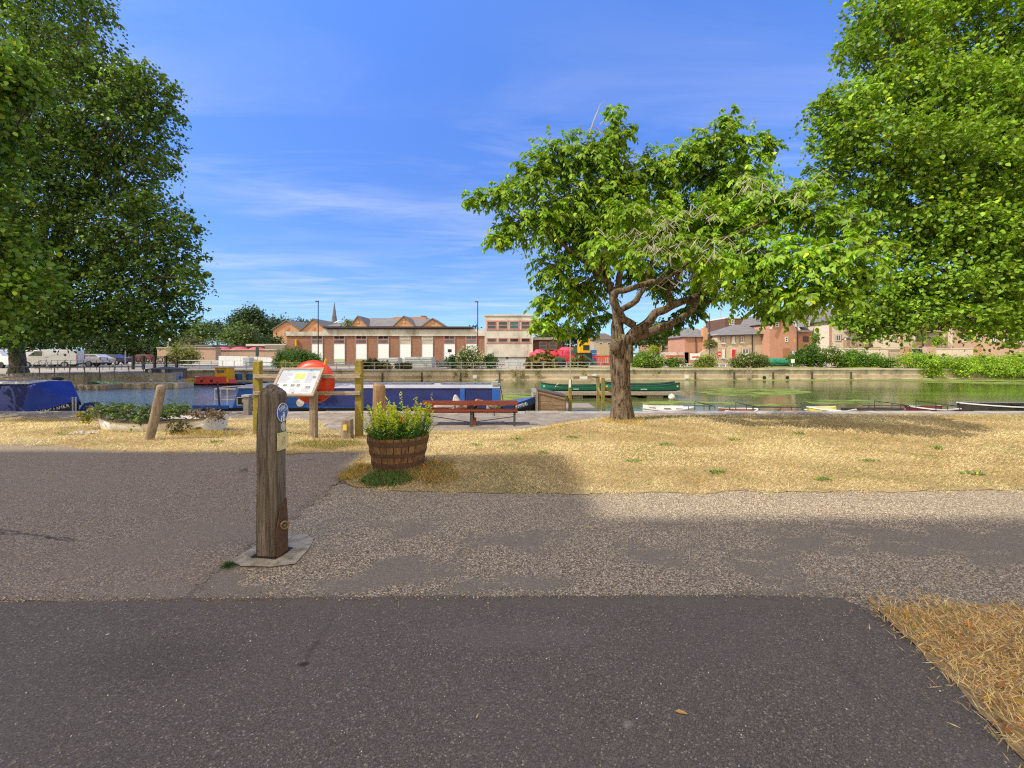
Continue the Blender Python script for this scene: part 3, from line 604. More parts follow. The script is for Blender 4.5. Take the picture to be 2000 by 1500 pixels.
# snapdragons and wallflowers: stems, leaves, flower spikes
def flowers():
    rng = np.random.default_rng(3); t = thing('flowering_plants', 'dense green bedding plants with yellow flower spikes filling the half barrel', 'flowers', (TX, TY, .38))
    P_, A, N, C = [], [], [], []; stems = MB(); FP, FC = [], []
    for i in range(330):
        a = rng.uniform(0, 6.283); r = .36*math.sqrt(rng.random()); x, y = TX+r*math.cos(a), TY+r*math.sin(a)
        h = rng.uniform(.14, .30)*(1-.25*r/.36); lean = np.array([math.cos(a), math.sin(a), 0])*r*rng.uniform(.1, .5)
        tall = i < 78
        if tall: h = rng.uniform(.26, .44)
        if i < 4: h = rng.uniform(.46, .56)
        top_ = np.array([x, y, .38+h])+lean
        base = np.array([x, y, .37]); stems.tube([base, (base+top_)/2+np.array([0, 0, .01]), top_], [.003, .0022, .0015], 4)
        k = int(h*(62 if not tall else 46)); u = rng.random(k)
        if not tall or True:
            u = u*(.97 if not tall else .75)
            p = base+(top_-base)*u[:, None]; aa = rng.uniform(0, 6.283, k)
            d = np.stack([np.cos(aa), np.sin(aa), rng.uniform(.1, 1.0, k)], 1)
            P_.append(p); A.append(d); N.append(unit(np.stack([-np.cos(aa)*.5, -np.sin(aa)*.5, np.ones(k)], 1)+rng.normal(size=(k, 3))*.3))
            C.append(leafcol(k, (.17, .36, .05) if tall else (.12, .28, .045), .25, .15, rng)*(0.55+.7*u[:, None]))
        if tall:
            for j in range(int(rng.integers(16, 34))):
                v_ = rng.uniform(.62, 1.0); FP.append(base+(top_-base)*v_+rng.normal(size=3)*np.array([.010, .010, .005])); FC.append((.72, .72, .06) if rng.random() < .75 else (.45, .58, .08))
    for (dx, dy, h, c) in ((.09, -.12, .245, (.80, .17, .07)), (-.02, -.3, .11, (.20, .02, .12)), (.02, -.1, .16, (.75, .65, .05))):
        for j in range(22): FP.append(np.array([TX+dx, TY+dy, .38+h])+rng.normal(size=3)*.014); FC.append(c)
    for j in range(30):
        a = rng.uniform(0, 6.28); r = rng.uniform(.1, .36); c0 = np.array([TX+r*math.cos(a), TY+r*math.sin(a), .38+rng.uniform(.10, .25)])
        for i in range(9): FP.append(c0+rng.normal(size=3)*.010); FC.append((.70, .68, .05))
    stems.build('stems', M('stem_green', (.10, .17, .04)), t)
    P_ = np.concatenate(P_); n = len(P_); L = rng.uniform(.028, .058, n)
    leafmesh('leaves', P_, np.concatenate(A), np.concatenate(N), L, L*.30, np.concatenate(C), leaf, t, True)
    FP = np.array(FP); m_ = len(FP); FP = np.repeat(FP, 3, 0); FC = np.repeat(np.array(FC), 3, 0); n = len(FP)
    leafmesh('petals', FP, rng.normal(size=(n, 3)), rng.normal(size=(n, 3)), rng.uniform(.012, .02, n), .014, FC*np.exp(rng.normal(0, .12, (n, 1))), leaf, t, True)
flowers()

# interpretation board on two legs
t = thing('information_board', 'grey oak framed information board, tilted like a lectern on two legs', 'information board', (-3.95, 7.5, -.03))
c00 = Vector((X(526, 7.4), 7.36, Z(774, 7.36))); c10 = Vector((X(614, 7.4), 7.36, Z(774, 7.36))); up = Vector((-.02, .48, .485)); ex = (c10-c00)
nrm = ex.cross(up).normalized()
def BP(u, v, w_=0): return c00+ex*u+up*v+nrm*w_
fr = MB()
fr.bar(BP(0, .035), BP(1, .035), .05, .045, nrm); fr.bar(BP(0, .965), BP(1, .965), .05, .045, nrm); fr.bar(BP(.028, 0), BP(.028, 1), .05, .047, nrm); fr.bar(BP(.972, 0), BP(.972, 1), .05, .047, nrm)
fr.build('frame', railoak, t)
def patch(m_, u0, u1, v0, v1, w0=.012, th=.002):
    m_.add([BP(u, v, w_) for w_ in (w0, w0+th) for u, v in ((u0, v0), (u1, v0), (u1, v1), (u0, v1))], [(0, 3, 2, 1), (4, 5, 6, 7), (0, 1, 5, 4), (1, 2, 6, 5), (2, 3, 7, 6), (3, 0, 4, 7)])
pn = MB(); patch(pn, .04, .96, .06, .94, .0, .012); pn = pn.build('panel', M('board_print', (.66, .68, .72), (.58, .61, .66), 1.5, .25, spec=.6), t)
hd = MB(); patch(hd, .05, .95, .865, .93); hd.build('header_strip', M('header_blue', (.30, .38, .52), (.22, .3, .42), 6, .3), pn)
mp_ = MB(); patch(mp_, .40, .64, .57, .80); mp_.build('printed_map', M('map_green', (.50, .55, .12), (.36, .45, .15), 16, .3, det=3), pn)
rl = random.Random(5); printg = M('print_grey', (.22, .23, .25)); pict = M('picture_tone', (.10, .11, .10), (.32, .28, .20), 26, .3, det=3, lo=.45, hi=.55)
for u0, u1 in ((.08, .36), (.40, .64), (.67, .93)):
    v_ = .82; tx = MB()
    while v_ > .10:
        if not (u0 == .40 and v_ > .55) and not (.26 < v_ < .44): patch(tx, u0, u0+(u1-u0)*rl.uniform(.6, 1), v_, v_+.009)
        v_ -= .026
        if v_ < .44 and v_+.026 >= .44 and tx.v: tx.build('text_block', printg, pn); tx = MB()
    if tx.v: tx.build('text_block', printg, pn)
for u, v, a_, b_ in ((.20, .89, .06, .035), (.72, .89, .06, .035), (.27, .36, .09, .07), (.44, .36, .09, .08), (.57, .36, .08, .08), (.80, .30, .11, .07), (.86, .66, .07, .06), (.10, .38, .05, .05), (.52, .10, .05, .025)): ph = MB(); patch(ph, u-a_/2, u+a_/2, v-b_/2, v+b_/2, .0145); ph.build('printed_picture', pict, pn)
for px_ in (612.5, 531):
    xx = X(px_, 7.5); MB().box(xx-.055, xx+.055, 7.45, 7.56, G(xx, 7.5)-.1, Z(774, 7.45)+.09).build('leg', greyoak, t, bevel=.006)
# life buoy stand
t = thing('lifebuoy_stand', 'green-stained post and rail stand carrying the round orange lifebuoy case', 'lifebuoy stand', (-3.9, 8.1, -.1))
for px_, zt in ((503.5, Z(706, 8.0)), (701.5, Z(704, 8.0))):
    xx = X(px_, 8.0); r = [[(xx+dx, 8.0+dy, z_) for dx, dy in ((-.065, -.055), (.065, -.055), (.065, .055), (-.065, .055))] for z_ in (G(xx, 8.)-.2, zt-.03)]
    r.append([(xx-.065, 7.945, zt-.01), (xx+.065, 7.945, zt-.01), (xx+.065, 8.055, zt+.02), (xx-.065, 8.055, zt+.02)]); MB().loft(r).build('post', algae, t, bevel=.006)
for py_ in (735, 768): MB().bar((X(496, 7.93), 7.92, Z(py_, 7.92)), (X(704, 7.93), 7.92, Z(py_, 7.92)), .045, .075, (0, 0, 1)).build('rail', railoak, t, bevel=.005)
lc = (X(603, 7.9), 8.06, Z(747, 7.9)); t = thing('lifebuoy_case', 'round bright orange lifebuoy housing hung behind the information board', 'lifebuoy', lc)
MB().lathe(lc, [(.0001, -.125), (.10, -.123), (.20, -.115), (.23, -.098), (.25, -.10), (.33, -.08), (.375, -.05), (.40, -.012), (.428, -.008), (.43, .03), (.41, .07), (.0001, .085)], 56, 'y').build('case', orange, t, smooth=True)
autosmooth([c_ for c_ in t.children][0], 35)
hb = MB(); hb.box(lc[0]+.02, lc[0]+.20, 7.93, 7.97, lc[2]-.36, lc[2]-.33); hb.build('catch', blackiron, t)
MB().bar((lc[0]+.28, 7.96, lc[2]+.34), (lc[0]+.30, 7.98, lc[2]+.46), .03).build('cord_tag', yellow, t)
# posts
def logpost(px_, Y_, py_top, wpx, label, name='timber_post', lean=0, mat=greyoak, n=14, sq=False):
    s_ = F/Y_; xx = X(px_, Y_); zb = G(xx, Y_); zt = Z(py_top, Y_); r = wpx/s_/2; t = thing(name, label, 'post', (xx, Y_, zb)); pts = []; rs = []
    for i in range(13):
        u = i/12; pts.append((xx+lean*u, Y_+.02*math.sin(u*3), lerp(zb-.15, zt, u))); rs.append(r*(1+.05*math.sin(u*5+px_)))
    pts.append((xx+lean+r*.1, Y_, zt+r*.25)); rs.append(r*.78); pts.append((xx+lean+r*.1, Y_, zt+r*.3)); rs.append(r*.3)
    return t, MB().tube(pts, rs, n if not sq else 4, True, .12).build('shaft', mat, t, smooth=not sq)
logpost(740, 7.3, 753, 23, 'round brown timber post standing behind the flowers of the half barrel', mat=Mtimber('brown_log', (.36, .24, .14), (.24, .15, .085), (.09, .06, .04), (9, 9, 1)), n=20)
logpost(287, 6.95, 755, 15, 'split grey timber post leaning right in front of the white boat planter', lean=.235, n=12)
xx = X(678, 7.35); zb = G(xx, 7.35); t = thing('marker_post', 'short pale sawn timber post bearing a yellow tag, beside the lifebuoy stand', 'post', (xx, 7.35, zb))
MB().loft([[(xx+dx*s_, 7.35+dy*s_, z_) for dx, dy in ((-.10, -.03), (-.03, -.10), (.09, -.08), (.10, .04), (.02, .10), (-.07, .08))] for z_, s_ in ((zb-.1, 1.05), (zb+.16, 1.), (Z(820, 7.35), .97), (Z(818.5, 7.35), .9))]).build('shaft', greyoak, t)
MB().box(xx-.032, xx+.032, 7.245, 7.262, zb+.17, zb+.27).build('tag', M('yellow_tag', (.72, .60, .08)), t)

# boat planter
def rowhull(x0, x1, y0, w_, z0, h, sheer=.10, bow=1, n=16, transom=.7, fl=.25):
    """open rowing hull along x, bow at x1 (bow=1) or x0; returns rings of outer skin and gunwale line"""
    rings = []
    for i in range(n+1):
        u = i/n; k = u if bow == 1 else 1-u
        wd = w_/2*(transom+(1-transom)*sm(k*2.2))*(1-max(0, (k-.55)/.45)**2.2)+.012
        zt = z0+h+sheer*((k-.4)**2*2.2); zk = z0+(h*.55)*max(0, (k-.86)/.14)**2; x = lerp(x0, x1, u)
        row = []
        for j in range(13):
            a = -1+2*j/12; e = abs(a); yy = y0+math.copysign(wd*(1-(1-e)**1.9)**.62 if e else 0, a)*1.0; zz = zk+(zt-zk)*e**2.4; row.append((x, yy, zz))
        rings.append(row)
    return rings
def openhull(name, rings, mat, parent, th=.03):
    b_ = MB(); n = len(rings[0]); inner = []
    for r in rings:
        c_ = sum(p[1] for p in r)/n; inner.append([(p[0], c_+(p[1]-c_)*max(.02, (1-th/ max(.05, abs(r[0][1]-c_)))), p[2]+th*(.8 if 0 < i < n-1 else 0)) for i, p in enumerate(r)])
    loops = [r+list(reversed(q_)) for r, q_ in zip(rings, inner)]
    b_.loft(loops); return b_.build(name, mat, parent, smooth=True)
def gunw(name, rings, mat, parent, w_=.035, h_=.03, top=.004):
    b_ = MB()
    for side in (0, -1):
        pts = [Vector(r[side])+Vector((0, 0, top)) for r in rings]
        for p, q_ in zip(pts, pts[1:]): b_.bar(p, q_, w_, h_)
    return b_.build(name, mat, parent)
t = thing('boat_planter', 'white rowing boat reused as a planter on the parched grass at left', 'planter', (-5.6, 8.2, -.12))
x0, x1, yb = X(408, 7.9), X(173, 7.9), 8.1; zb = G(-5.6, 8.)-.02
rg = rowhull(x1, x0, yb, .95, zb, .25, .14, -1, 20); 
hullw = M('flaking_white_hull', (.84, .84, .80), (.72, .71, .66), 2, .6, .3, 14, det=8, grime=((.34, .29, .22), 2.6))
autosmooth(openhull('hull', rg, hullw, t), 50); gunw('gunwale', rg, M('brown_gunwale', (.16, .09, .06), (.10, .06, .045), 8, .8), t)
MB().add([Vector(p)+Vector((.004, 0, 0)) for p in rg[-1]], [tuple(range(13))]).build('transom', hullw, t)
s2 = MB(); s2.loft([[(lerp(x1+.2, x0-.05, u), yb-w2, zb+.20), (lerp(x1+.2, x0-.05, u), yb+w2, zb+.20), (lerp(x1+.2, x0-.05, u), yb+w2, zb+.10), (lerp(x1+.2, x0-.05, u), yb-w2, zb+.10)] for u, w2 in ((0, .1), (.3, .38), (1, .33))]); s2.build('soil', M('planter_soil', (.05, .035, .025)), t)
def plant(name, label, cat, blobs, dens, L, clump, base, seed, group=None, per=22, stem=None, mat=None, **kw):
    c0 = blobs[0]; t = thing(name, label, cat, (c0[0], c0[1], c0[2]-c0[5]), group)
    P_, A, N, Ls, W_, C = cloud(blobs, dens, L, clump, base, seed, per=per, **kw)
    leafmesh('foliage', P_, A, N, Ls, W_, C, mat or leaf, t)
    if stem:
        b_ = MB()
        for (cx, cy, cz, rx, ry, rz) in blobs: b_.tube([(c0[0]+(cx-c0[0])*.4, cy, cz-rz), (cx, cy, cz), (cx+rx*.3, cy, cz+rz*.5)], [stem, stem*.7, stem*.3], 6)
        b_.build('stem', barkd, t)
    return t
barkd = M('shrub_stem', (.12, .09, .06), (.07, .05, .035), 8, .9)
def bl(px, py, Y_, rpx, rpy, dep=None): s_ = F/Y_; return (X(px, Y_), Y_, Z(py, Y_), rpx/s_, dep or rpx/s_*.8, rpy/s_)
plant('trailing_plant', 'bushy green trailing plant spilling over the bow of the white boat planter', 'plant', [bl(215, 799, 8.0, 36, 13, .32), bl(255, 803, 7.85, 34, 15, .30), bl(275, 815, 7.65, 16, 12, .12)], 60, .05, .035, (.085, .13, .035), 11, upw=.6, per=16)
plant('trailing_plant', 'yellow-green plant tumbling down the bow tip of the white boat planter', 'plant', [bl(172, 806, 8.0, 12, 12, .15), bl(163, 818, 7.9, 6, 14, .1)], 70, .05, .03, (.26, .24, .05), 12, per=14)
plant('trailing_plant', 'leafy green plant in the middle of the white boat planter behind leaning post', 'plant', [bl(335, 799, 8.1, 34, 12, .3), bl(305, 804, 8.1, 20, 12, .3)], 60, .05, .035, (.10, .16, .03), 13, per=16)
plant('trailing_plant', 'brownish heather-like plant at the stern end of the white boat planter', 'plant', [bl(400, 806, 8.05, 36, 9, .28), bl(425, 810, 8.0, 14, 6, .2)], 70, .04, .03, (.15, .10, .055), 14, per=16)
plant('dry_weed', 'dry brown-green weed growing against the side of the white boat planter', 'plant', [bl(343, 832, 7.45, 20, 12, .12)], 80, .05, .03, (.13, .12, .05), 15, per=14)
stn = MB(); rl = random.Random(9)
for i in range(26):
    px_, py_ = rl.uniform(148, 200), rl.uniform(833, 843); x_, y_ = X(px_, 7.6), rl.uniform(7.45, 7.75); s_ = rl.uniform(.02, .04); z_ = G(x_, y_)+s_*.3
    stn.lathe((x_, y_, z_), [(.001, -s_*.5), (s_*.8, -s_*.3), (s_, 0), (s_*.6, s_*.4), (.001, s_*.5)], 6)
tag(stn.build('pebbles', M('pale_pebble', (.52, .50, .46), (.36, .34, .31), 20, .8), org=(X(175, 7.6), 7.6, 0)), 'heap of pale pebbles by the bow of the boat planter', 'pebbles', kind='stuff')

# bench
bx0, bx1, bY = X(830, 11.2), X(1007, 11.2), 11.2; gz = -.505
t = thing('park_bench', 'long red-brown slatted bench with black iron legs facing the water', 'bench', ((bx0+bx1)/2, bY, gz))
Zs = .37+gz
for py_, h_ in ((787, .125), (801, .07)):
    z_ = Z(py_, bY); y_ = bY-.02 if py_ < 790 else bY+.03
    MB().box(bx0-.06, (bx0+bx1)/2-.004, y_-.018, y_+.018, z_-h_/2, z_+h_/2).box((bx0+bx1)/2+.004, bx1+.06, y_-.018, y_+.018, z_-h_/2, z_+h_/2).build('back_slat', redwood, t, bevel=.006)
for i in range(4): MB().box(bx0-.06, bx1+.06, bY+.11+.115*i, bY+.21+.115*i, Zs-.035, Zs).build('seat_slat', redwood, t, bevel=.006)
for k, xx in enumerate((bx0+.02, (bx0+bx1)/2+.03, bx1-.03)):
    w_ = .06 if k != 1 else .085
    MB().bar((xx, bY-.06, gz-.02), (xx, bY+.06, Zs-.04), w_, .05).bar((xx, bY+.06, Zs-.06), (xx, bY-.0, Z(783, bY)), w_*.9, .04).bar((xx, bY+.02, Zs-.055), (xx, bY+.55, Zs-.055), w_*.8, .04).bar((xx, bY+.50, Zs-.05), (xx, bY+.56, gz-.02), w_*.8, .045).build('leg', blackiron, t)
MB().bar((bx0, bY+.25, gz+.25), ((bx0+bx1)/2, bY+.2, gz+.06), .018).bar(((bx0+bx1)/2, bY+.2, gz+.06), (bx1, bY+.25, gz+.22), .018).build('brace', blackiron, t)
tag(MB().box(X(923, 11.2), X(929, 11.2), 11.32, 11.40, gz-.05, gz+.20).build('peg', redwood, bevel=.005, org=(X(926, 11.2), 11.36, gz)), 'short red-brown wooden peg under the middle of the bench', 'peg')
# person lying on the bench
def skin(name, joints, edges, mat, parent, sub=2, root=0):
    me = bpy.data.meshes.new(name); me.from_pydata([j[0] for j in joints], edges, []); ob = bpy.data.objects.new(name, me); COL.objects.link(ob)
    ob.modifiers.new('s', 'SKIN'); sv = me.skin_vertices[0].data
    for i, j in enumerate(joints):
        r = j[1]; sv[i].radius = r if isinstance(r, tuple) else (r, r)
    sv[root].use_root = True
    sb = ob.modifiers.new('b', 'SUBSURF'); sb.levels = sub; sb.render_levels = sub
    bpy.context.view_layer.update(); m2 = bpy.data.meshes.new_from_object(ob.evaluated_get(bpy.context.evaluated_depsgraph_get()))
    bpy.data.objects.remove(ob); m2.name = name; m2.shade_smooth(); m2.materials.clear(); return link(name, m2, mat, parent)
def person():
    s0 = Zs+.10; yc = bY+.33
    hx = X(899, yc)                                   # hips
    t = thing('person', 'person in pale trousers and black top lying on the bench with one knee raised', 'person', (hx, yc, Zs))
    skinm = M('skin', (.46, .24, .165), (.42, .21, .14), 6, .5, spec=.4)
    trou = M('pale_trousers', (.56, .55, .53), (.42, .41, .40), 5, .9, .7, 12, bd=.02); blk = M('black_top', (.014, .014, .017), (.03, .03, .034), 6, .9, .6, 12, bd=.02)
    pel = (hx, yc, s0+.02); chest = (hx+.34, yc, s0+.03); neck = (hx+.50, yc, s0+.07); head = (hx+.62, yc, s0+.11)
    kneeU = (hx-.13, yc-.05, Z(771, yc)); footU = (hx-.16, yc-.06, Zs+.06)
    kneeL = (hx-.42, yc+.12, s0+.02); ankL = (hx-.80, yc+.14, s0-.01)
    shN = (hx+.44, yc-.16, s0+.05); shF = (hx+.44, yc+.17, s0+.05); elN = (hx+.47, yc-.16, Z(779, yc)); wrN = (hx+.60, yc-.05, s0+.17); elF = (hx+.62, yc+.30, s0+.10); wrF = (hx+.68, yc+.10, s0+.12)
    J = [(pel, (.12, .09)), (chest, (.13, .10)), (neck, .055), ((hx+.56, yc, s0+.09), .06), (head, (.085, .08)), ((hx+.70, yc, s0+.12), .055),
         ((hx-.02, yc-.09, s0+.03), .085), (kneeU, .055), (footU, .04), ((hx-.02, yc+.09, s0+.02), .085), (kneeL, .055), (ankL, .035), ((ankL[0]-.06, ankL[1], s0+.08), .03), ((footU[0]-.12, footU[1], Zs+.03), .03),
         (shN, .05), (elN, .038), (wrN, .026), (shF, .05), (elF, .038), (wrF, .026), ((wrN[0]+.07, wrN[1]+.03, wrN[2]-.02), (.035, .015)), ((wrF[0]+.05, wrF[1]-.05, wrF[2]), (.035, .015))]
    E = [(0, 1), (1, 2), (2, 3), (3, 4), (4, 5), (0, 6), (6, 7), (7, 8), (8, 13), (0, 9), (9, 10), (10, 11), (11, 12), (1, 14), (14, 15), (15, 16), (16, 20), (1, 17), (17, 18), (18, 19), (19, 21)]
    skin('body', J, E, skinm, t)
    k = 1.14
    up_ = lambda a, b, f: tuple(a[i]+(b[i]-a[i])*f for i in range(3))
    skin('trousers', [(pel, (.14, .115)), (J[6][0], .11), (up_(J[6][0], kneeU, .5), .095), (kneeU, .078), (up_(kneeU, footU, .5), .068), (up_(kneeU, footU, .9), .055), (J[9][0], .11), (up_(J[9][0], kneeL, .5), .095), (kneeL, .078), (up_(kneeL, ankL, .5), .07), (up_(kneeL, ankL, .9), .055), ((hx+.1, yc, s0+.02), (.13, .11))],
         [(0, 1), (1, 2), (2, 3), (3, 4), (4, 5), (0, 6), (6, 7), (7, 8), (8, 9), (9, 10), (0, 11)], trou, t)
    skin('top', [((hx+.12, yc, s0+.02), (.14, .12)), (chest, (.155, .125)), ((hx+.44, yc, s0+.05), (.10, .10)), (up_(shN, chest, .1), .068), (up_(shN, elN, .38), .055), (up_(shF, chest, .1), .068), (up_(shF, elF, .45), .055)],
         [(0, 1), (1, 2), (2, 3), (3, 4), (2, 5), (5, 6)], blk, t)
    skin('hair', [((hx+.66, yc, s0+.10), (.085, .085)), ((hx+.72, yc, s0+.12), (.075, .08)), ((hx+.70, yc, s0+.155), (.05, .05))], [(0, 1), (1, 2)], M('dark_hair', (.03, .02, .015)), t)
    fm = MB(); fx = head[0]; fz = head[2]+.085
    for dy in (-.028, .028): fm.lathe((fx+.0, yc+dy, fz-.006), [(.001, -.004), (.010, 0), (.001, .004)], 8)
    fm.tube([(fx+.005, yc, fz-.01), (fx-.03, yc, fz+.012), (fx-.034, yc, fz-.006)], [.007, .012, .006], 6); fm.build('face', skinm, t)
    shoe = M('brown_shoe', (.20, .10, .06), (.12, .07, .05), 9, .6)
    for (a_, b_) in (((ankL[0]-.01, ankL[1], s0-.02), (ankL[0]-.05, ankL[1], s0+.12)), ((footU[0]+.04, footU[1], Zs+.04), (footU[0]-.16, footU[1], Zs+.035))):
        m_ = skin('shoe', [(a_, .052), (up_(a_, b_, .5), .045), (b_, .034)], [(0, 1), (1, 2)], shoe, t)
    fg_ = MB()
    for w_, sg_ in ((wrN, 1), (wrF, -1)):
        for i in range(4):
            b0 = Vector((w_[0]+.08*(1 if sg_ > 0 else .7), w_[1]+.03*sg_+(i-1.5)*.018, w_[2]-.02)); fg_.tube([b0, b0+Vector((.03, .006*sg_, -.012)), b0+Vector((.045+.006*(i in (1, 2)), .01*sg_, -.034))], [.009, .008, .006], 6)
        b0 = Vector((w_[0]+.03, w_[1]-.02*sg_, w_[2])); fg_.tube([b0, b0+Vector((.03, -.022*sg_, -.004)), b0+Vector((.05, -.024*sg_, -.018))], [.010, .009, .007], 6)
    fg_.build('fingers', skinm, t, smooth=True)
person()
bgx = X(962, 11.5)
t = thing('rucksack', 'crumpled grey-beige bag used as a pillow at the right of the bench', 'bag', (bgx, bY+.33, Zs))
def lump(c, r, amp, fr_, n=20, m_=12, seed=0):
    vs = []
    for i in range(m_+1):
        th = math.pi*i/m_
        ring = []
        for k in range(n):
            a = 2*math.pi*k/n; d = Vector((math.sin(th)*math.cos(a), math.sin(th)*math.sin(a), math.cos(th)))
            s_ = 1+amp*mnoise.noise(d*fr_+Vector((seed, 0, 0))); e = .62
            ring.append((c[0]+r[0]*math.copysign(abs(d.x)**e, d.x)*s_, c[1]+r[1]*math.copysign(abs(d.y)**e, d.y)*s_, c[2]+r[2]*math.copysign(abs(d.z)**e, d.z)*s_))
        vs.append(ring)
    return vs
MB().loft(lump((bgx+.02, bY+.33, Zs+.12), (.20, .16, .12), .25, 2.6)).build('bag_body', M('beige_cloth', (.40, .34, .27), (.26, .22, .17), 6, .9, .8, 14, bd=.03), t, smooth=True)
MB().tube([(bgx-.12, bY+.16, Zs+.16), (bgx, bY+.13, Zs+.06), (bgx+.05, bY+.14, Zs-.02), (bgx+.06, bY+.13, Zs-.12)], .012, 6).build('strap', M('dark_strap', (.04, .04, .04)), t)
# litter and fallen leaves on the tarmac
fl = Mleaf('fallen_leaf', .15, .7)
rng = np.random.default_rng(21)
def lleaf(px_, py_, L, ang, c, label, w_=.35):
    x_, y_ = q(px_, py_); o = leafmesh('fallen_leaf', np.array([[x_, y_, .004]]), np.array([[math.cos(ang), math.sin(ang), .12]]), np.array([[.1, -.35, 1.]]), L, L*w_, np.array([c]), fl, six=True, org=(x_, y_, 0))
    return tag(o, label, 'leaf', 'fallen leaves on the tarmac')
lleaf(1318, 1390, .050, -.35, (.62, .38, .12), 'curled tan leaf lying on the dark tarmac at the bottom', .3)
lleaf(1143, 1031, .045, .2, (.42, .34, .06), 'small yellow leaf lying on the gravelly tarmac')
lleaf(930, 1405, .022, 1.2, (.62, .45, .22), 'tiny pale leaf fragment on the dark tarmac left of the curled leaf')
lleaf(205, 1242, .02, .5, (.70, .66, .60), 'tiny whitish leaf scrap on the dark tarmac at left')
# grit washed up along the tarmac joint and loose on the path
def grit(n, pick, label, s0, s1, mats):
    rng = np.random.default_rng(n); pts = np.array([pick(rng) for _ in range(n)]); k = len(pts); rep = np.repeat(pts, 3, 0); m_ = len(rep)
    c_ = np.array(mats)[rng.integers(0, len(mats), k)]*np.exp(rng.normal(0, .2, (k, 1)))
    s_ = np.repeat(rng.uniform(s0, s1, k), 3); P3 = np.column_stack([rep, np.full(m_, .003)]); A_ = rng.normal(size=(m_, 3))*np.array([1, 1, .5]); A_ = unit(A_); P3 = P3-A_*s_[:, None]*.5+np.array([0, 0, 1])*s_[:, None]*.2
    o = leafmesh('loose_grit', P3, A_, rng.normal(size=(m_, 3)), s_, s_*.9, np.repeat(c_, 3, 0), fl, None, True); return tag(o, label, 'grit', kind='stuff')
def along(r):
    px = r.uniform(-20, 1680); yj = 1172-.006*px+r.normal(0, 3.5)*(1 if r.random() < .8 else 3); return P(px, yj)
GT = [(.45, .37, .28), (.24, .18, .13), (.62, .55, .45), (.33, .22, .13)]
grit(1500, along, 'loose grit lying along the joint between dark tarmac and gravelly path', .004, .010, GT)
grit(700, lambda r: P(r.uniform(0, 2000), r.uniform(980, 1500)), 'scattered grit and crumbs on the foreground tarmac', .003, .007, GT+[(.75, .72, .66)])
# weed tuft by the pad
x_, y_ = q(447, 1106); n = 160; r = rng.normal(size=(n, 2))*np.array([.016, .012])
o = leafmesh('weed_tuft', np.column_stack([x_+r[:, 0], y_+r[:, 1], np.full(n, .0)]), np.column_stack([r*18+rng.normal(size=(n, 2))*.5, np.full(n, .55)]), rng.normal(size=(n, 3))*.4+np.array([0, -.3, 1]), rng.uniform(.015, .04, n), .008, leafcol(n, (.05, .11, .03), .3, .1, rng), leaf, org=(x_, y_, 0))
tag(o, 'small green weed tuft at the left corner of the concrete pad', 'weed')
# ------------------------------------------------------------------ grass
from mathutils import geometry as mg
def inpoly(px_, py_, poly):
    ins = np.zeros(len(px_), bool); n = len(poly); j = n-1
    for i in range(n):
        xi, yi = poly[i]; xj, yj = poly[j]
        c_ = ((yi > py_) != (yj > py_)) & (px_ < (xj-xi)*(py_-yi)/((yj-yi) if yj != yi else 1e-9)+xi); ins ^= c_; j = i
    return ins
def grass(name, poly, bbox, n, hmin, hmax, seed, label, cols, falloff=1.6, wid=.004, flat=.9, zf=G, green=.12, off=0.):
    rng = np.random.default_rng(seed); x0, x1, y0, y1 = bbox
    u = rng.random(n); e = falloff
    y = (y0**(1-e)+u*(y1**(1-e)-y0**(1-e)))**(1/(1-e)) if e else rng.uniform(y0, y1, n)
    half = 1.35*y+1; x = rng.uniform(-1, 1, n)*half
    ok = (x > x0) & (x < x1); x, y = x[ok], y[ok]
    jx = x+rng.normal(0, .06, len(x)); jy = y+rng.normal(0, .06, len(x))+.07*np.sin(x*7.3)+.05*np.sin(x*17.1)
    ok = inpoly(jx, jy, poly); x, y = x[ok], y[ok]; n = len(x)
    z = np.array([zf(a, b) for a, b in zip(x, y)])+off
    sc_ = np.clip(y/5, .8, 2.2)
    h = rng.uniform(hmin, hmax, n)*sc_**.5
    a = rng.uniform(0, 6.283, n); A = np.stack([np.cos(a)*flat, np.sin(a)*flat, rng.uniform(.15, .9, n)], 1)
    pn_ = np.array([mnoise.noise(Vector((p*.55, q_*.9, 3.)))+.5*mnoise.noise(Vector((p*2, q_*2.5, 1.))) for p, q_ in zip(x, y)])
    C = np.array(cols[0])[None]*(1-np.clip(pn_*1.7+.45, 0, 1))[:, None]+np.array(cols[1])[None]*np.clip(pn_*1.7+.45, 0, 1)[:, None]
    g = rng.random(n) < np.clip(green*(1+3*pn_), .01, .9); C[g] = cols[2]
    br_ = rng.random(n) < .12; C[br_] = cols[3]
    C = C*np.exp(rng.normal(0, .22, (n, 1)))
    o = leafmesh(name, np.column_stack([x, y, z]), A, rng.normal(size=(n, 3))*.3+np.array([0, -.4, 1.]), h, wid*sc_, C, leaf)
    return tag(o, label, 'grass', kind='stuff')
straw = [(.78, .63, .36), (.50, .35, .15), (.20, .23, .055), (.27, .16, .065)]
grass('dry_grass', LAWN, (-30, 30, 4.2, 12.6), 210000, .022, .06, 31, 'parched straw-coloured grass of the lawn', straw)
grass('verge_grass', PATCH, (1.4, 4.6, 1.0, 2.5), 90000, .03, .075, 32, 'longer dry grass in the bottom right corner', [(.84, .60, .28), (.74, .48, .19), (.30, .31, .08), (.52, .26, .08)], 0, .005, .95, zf=lambda a, b: .008, green=.10)
rng = np.random.default_rng(88); WP, WA, WC = [], [], []
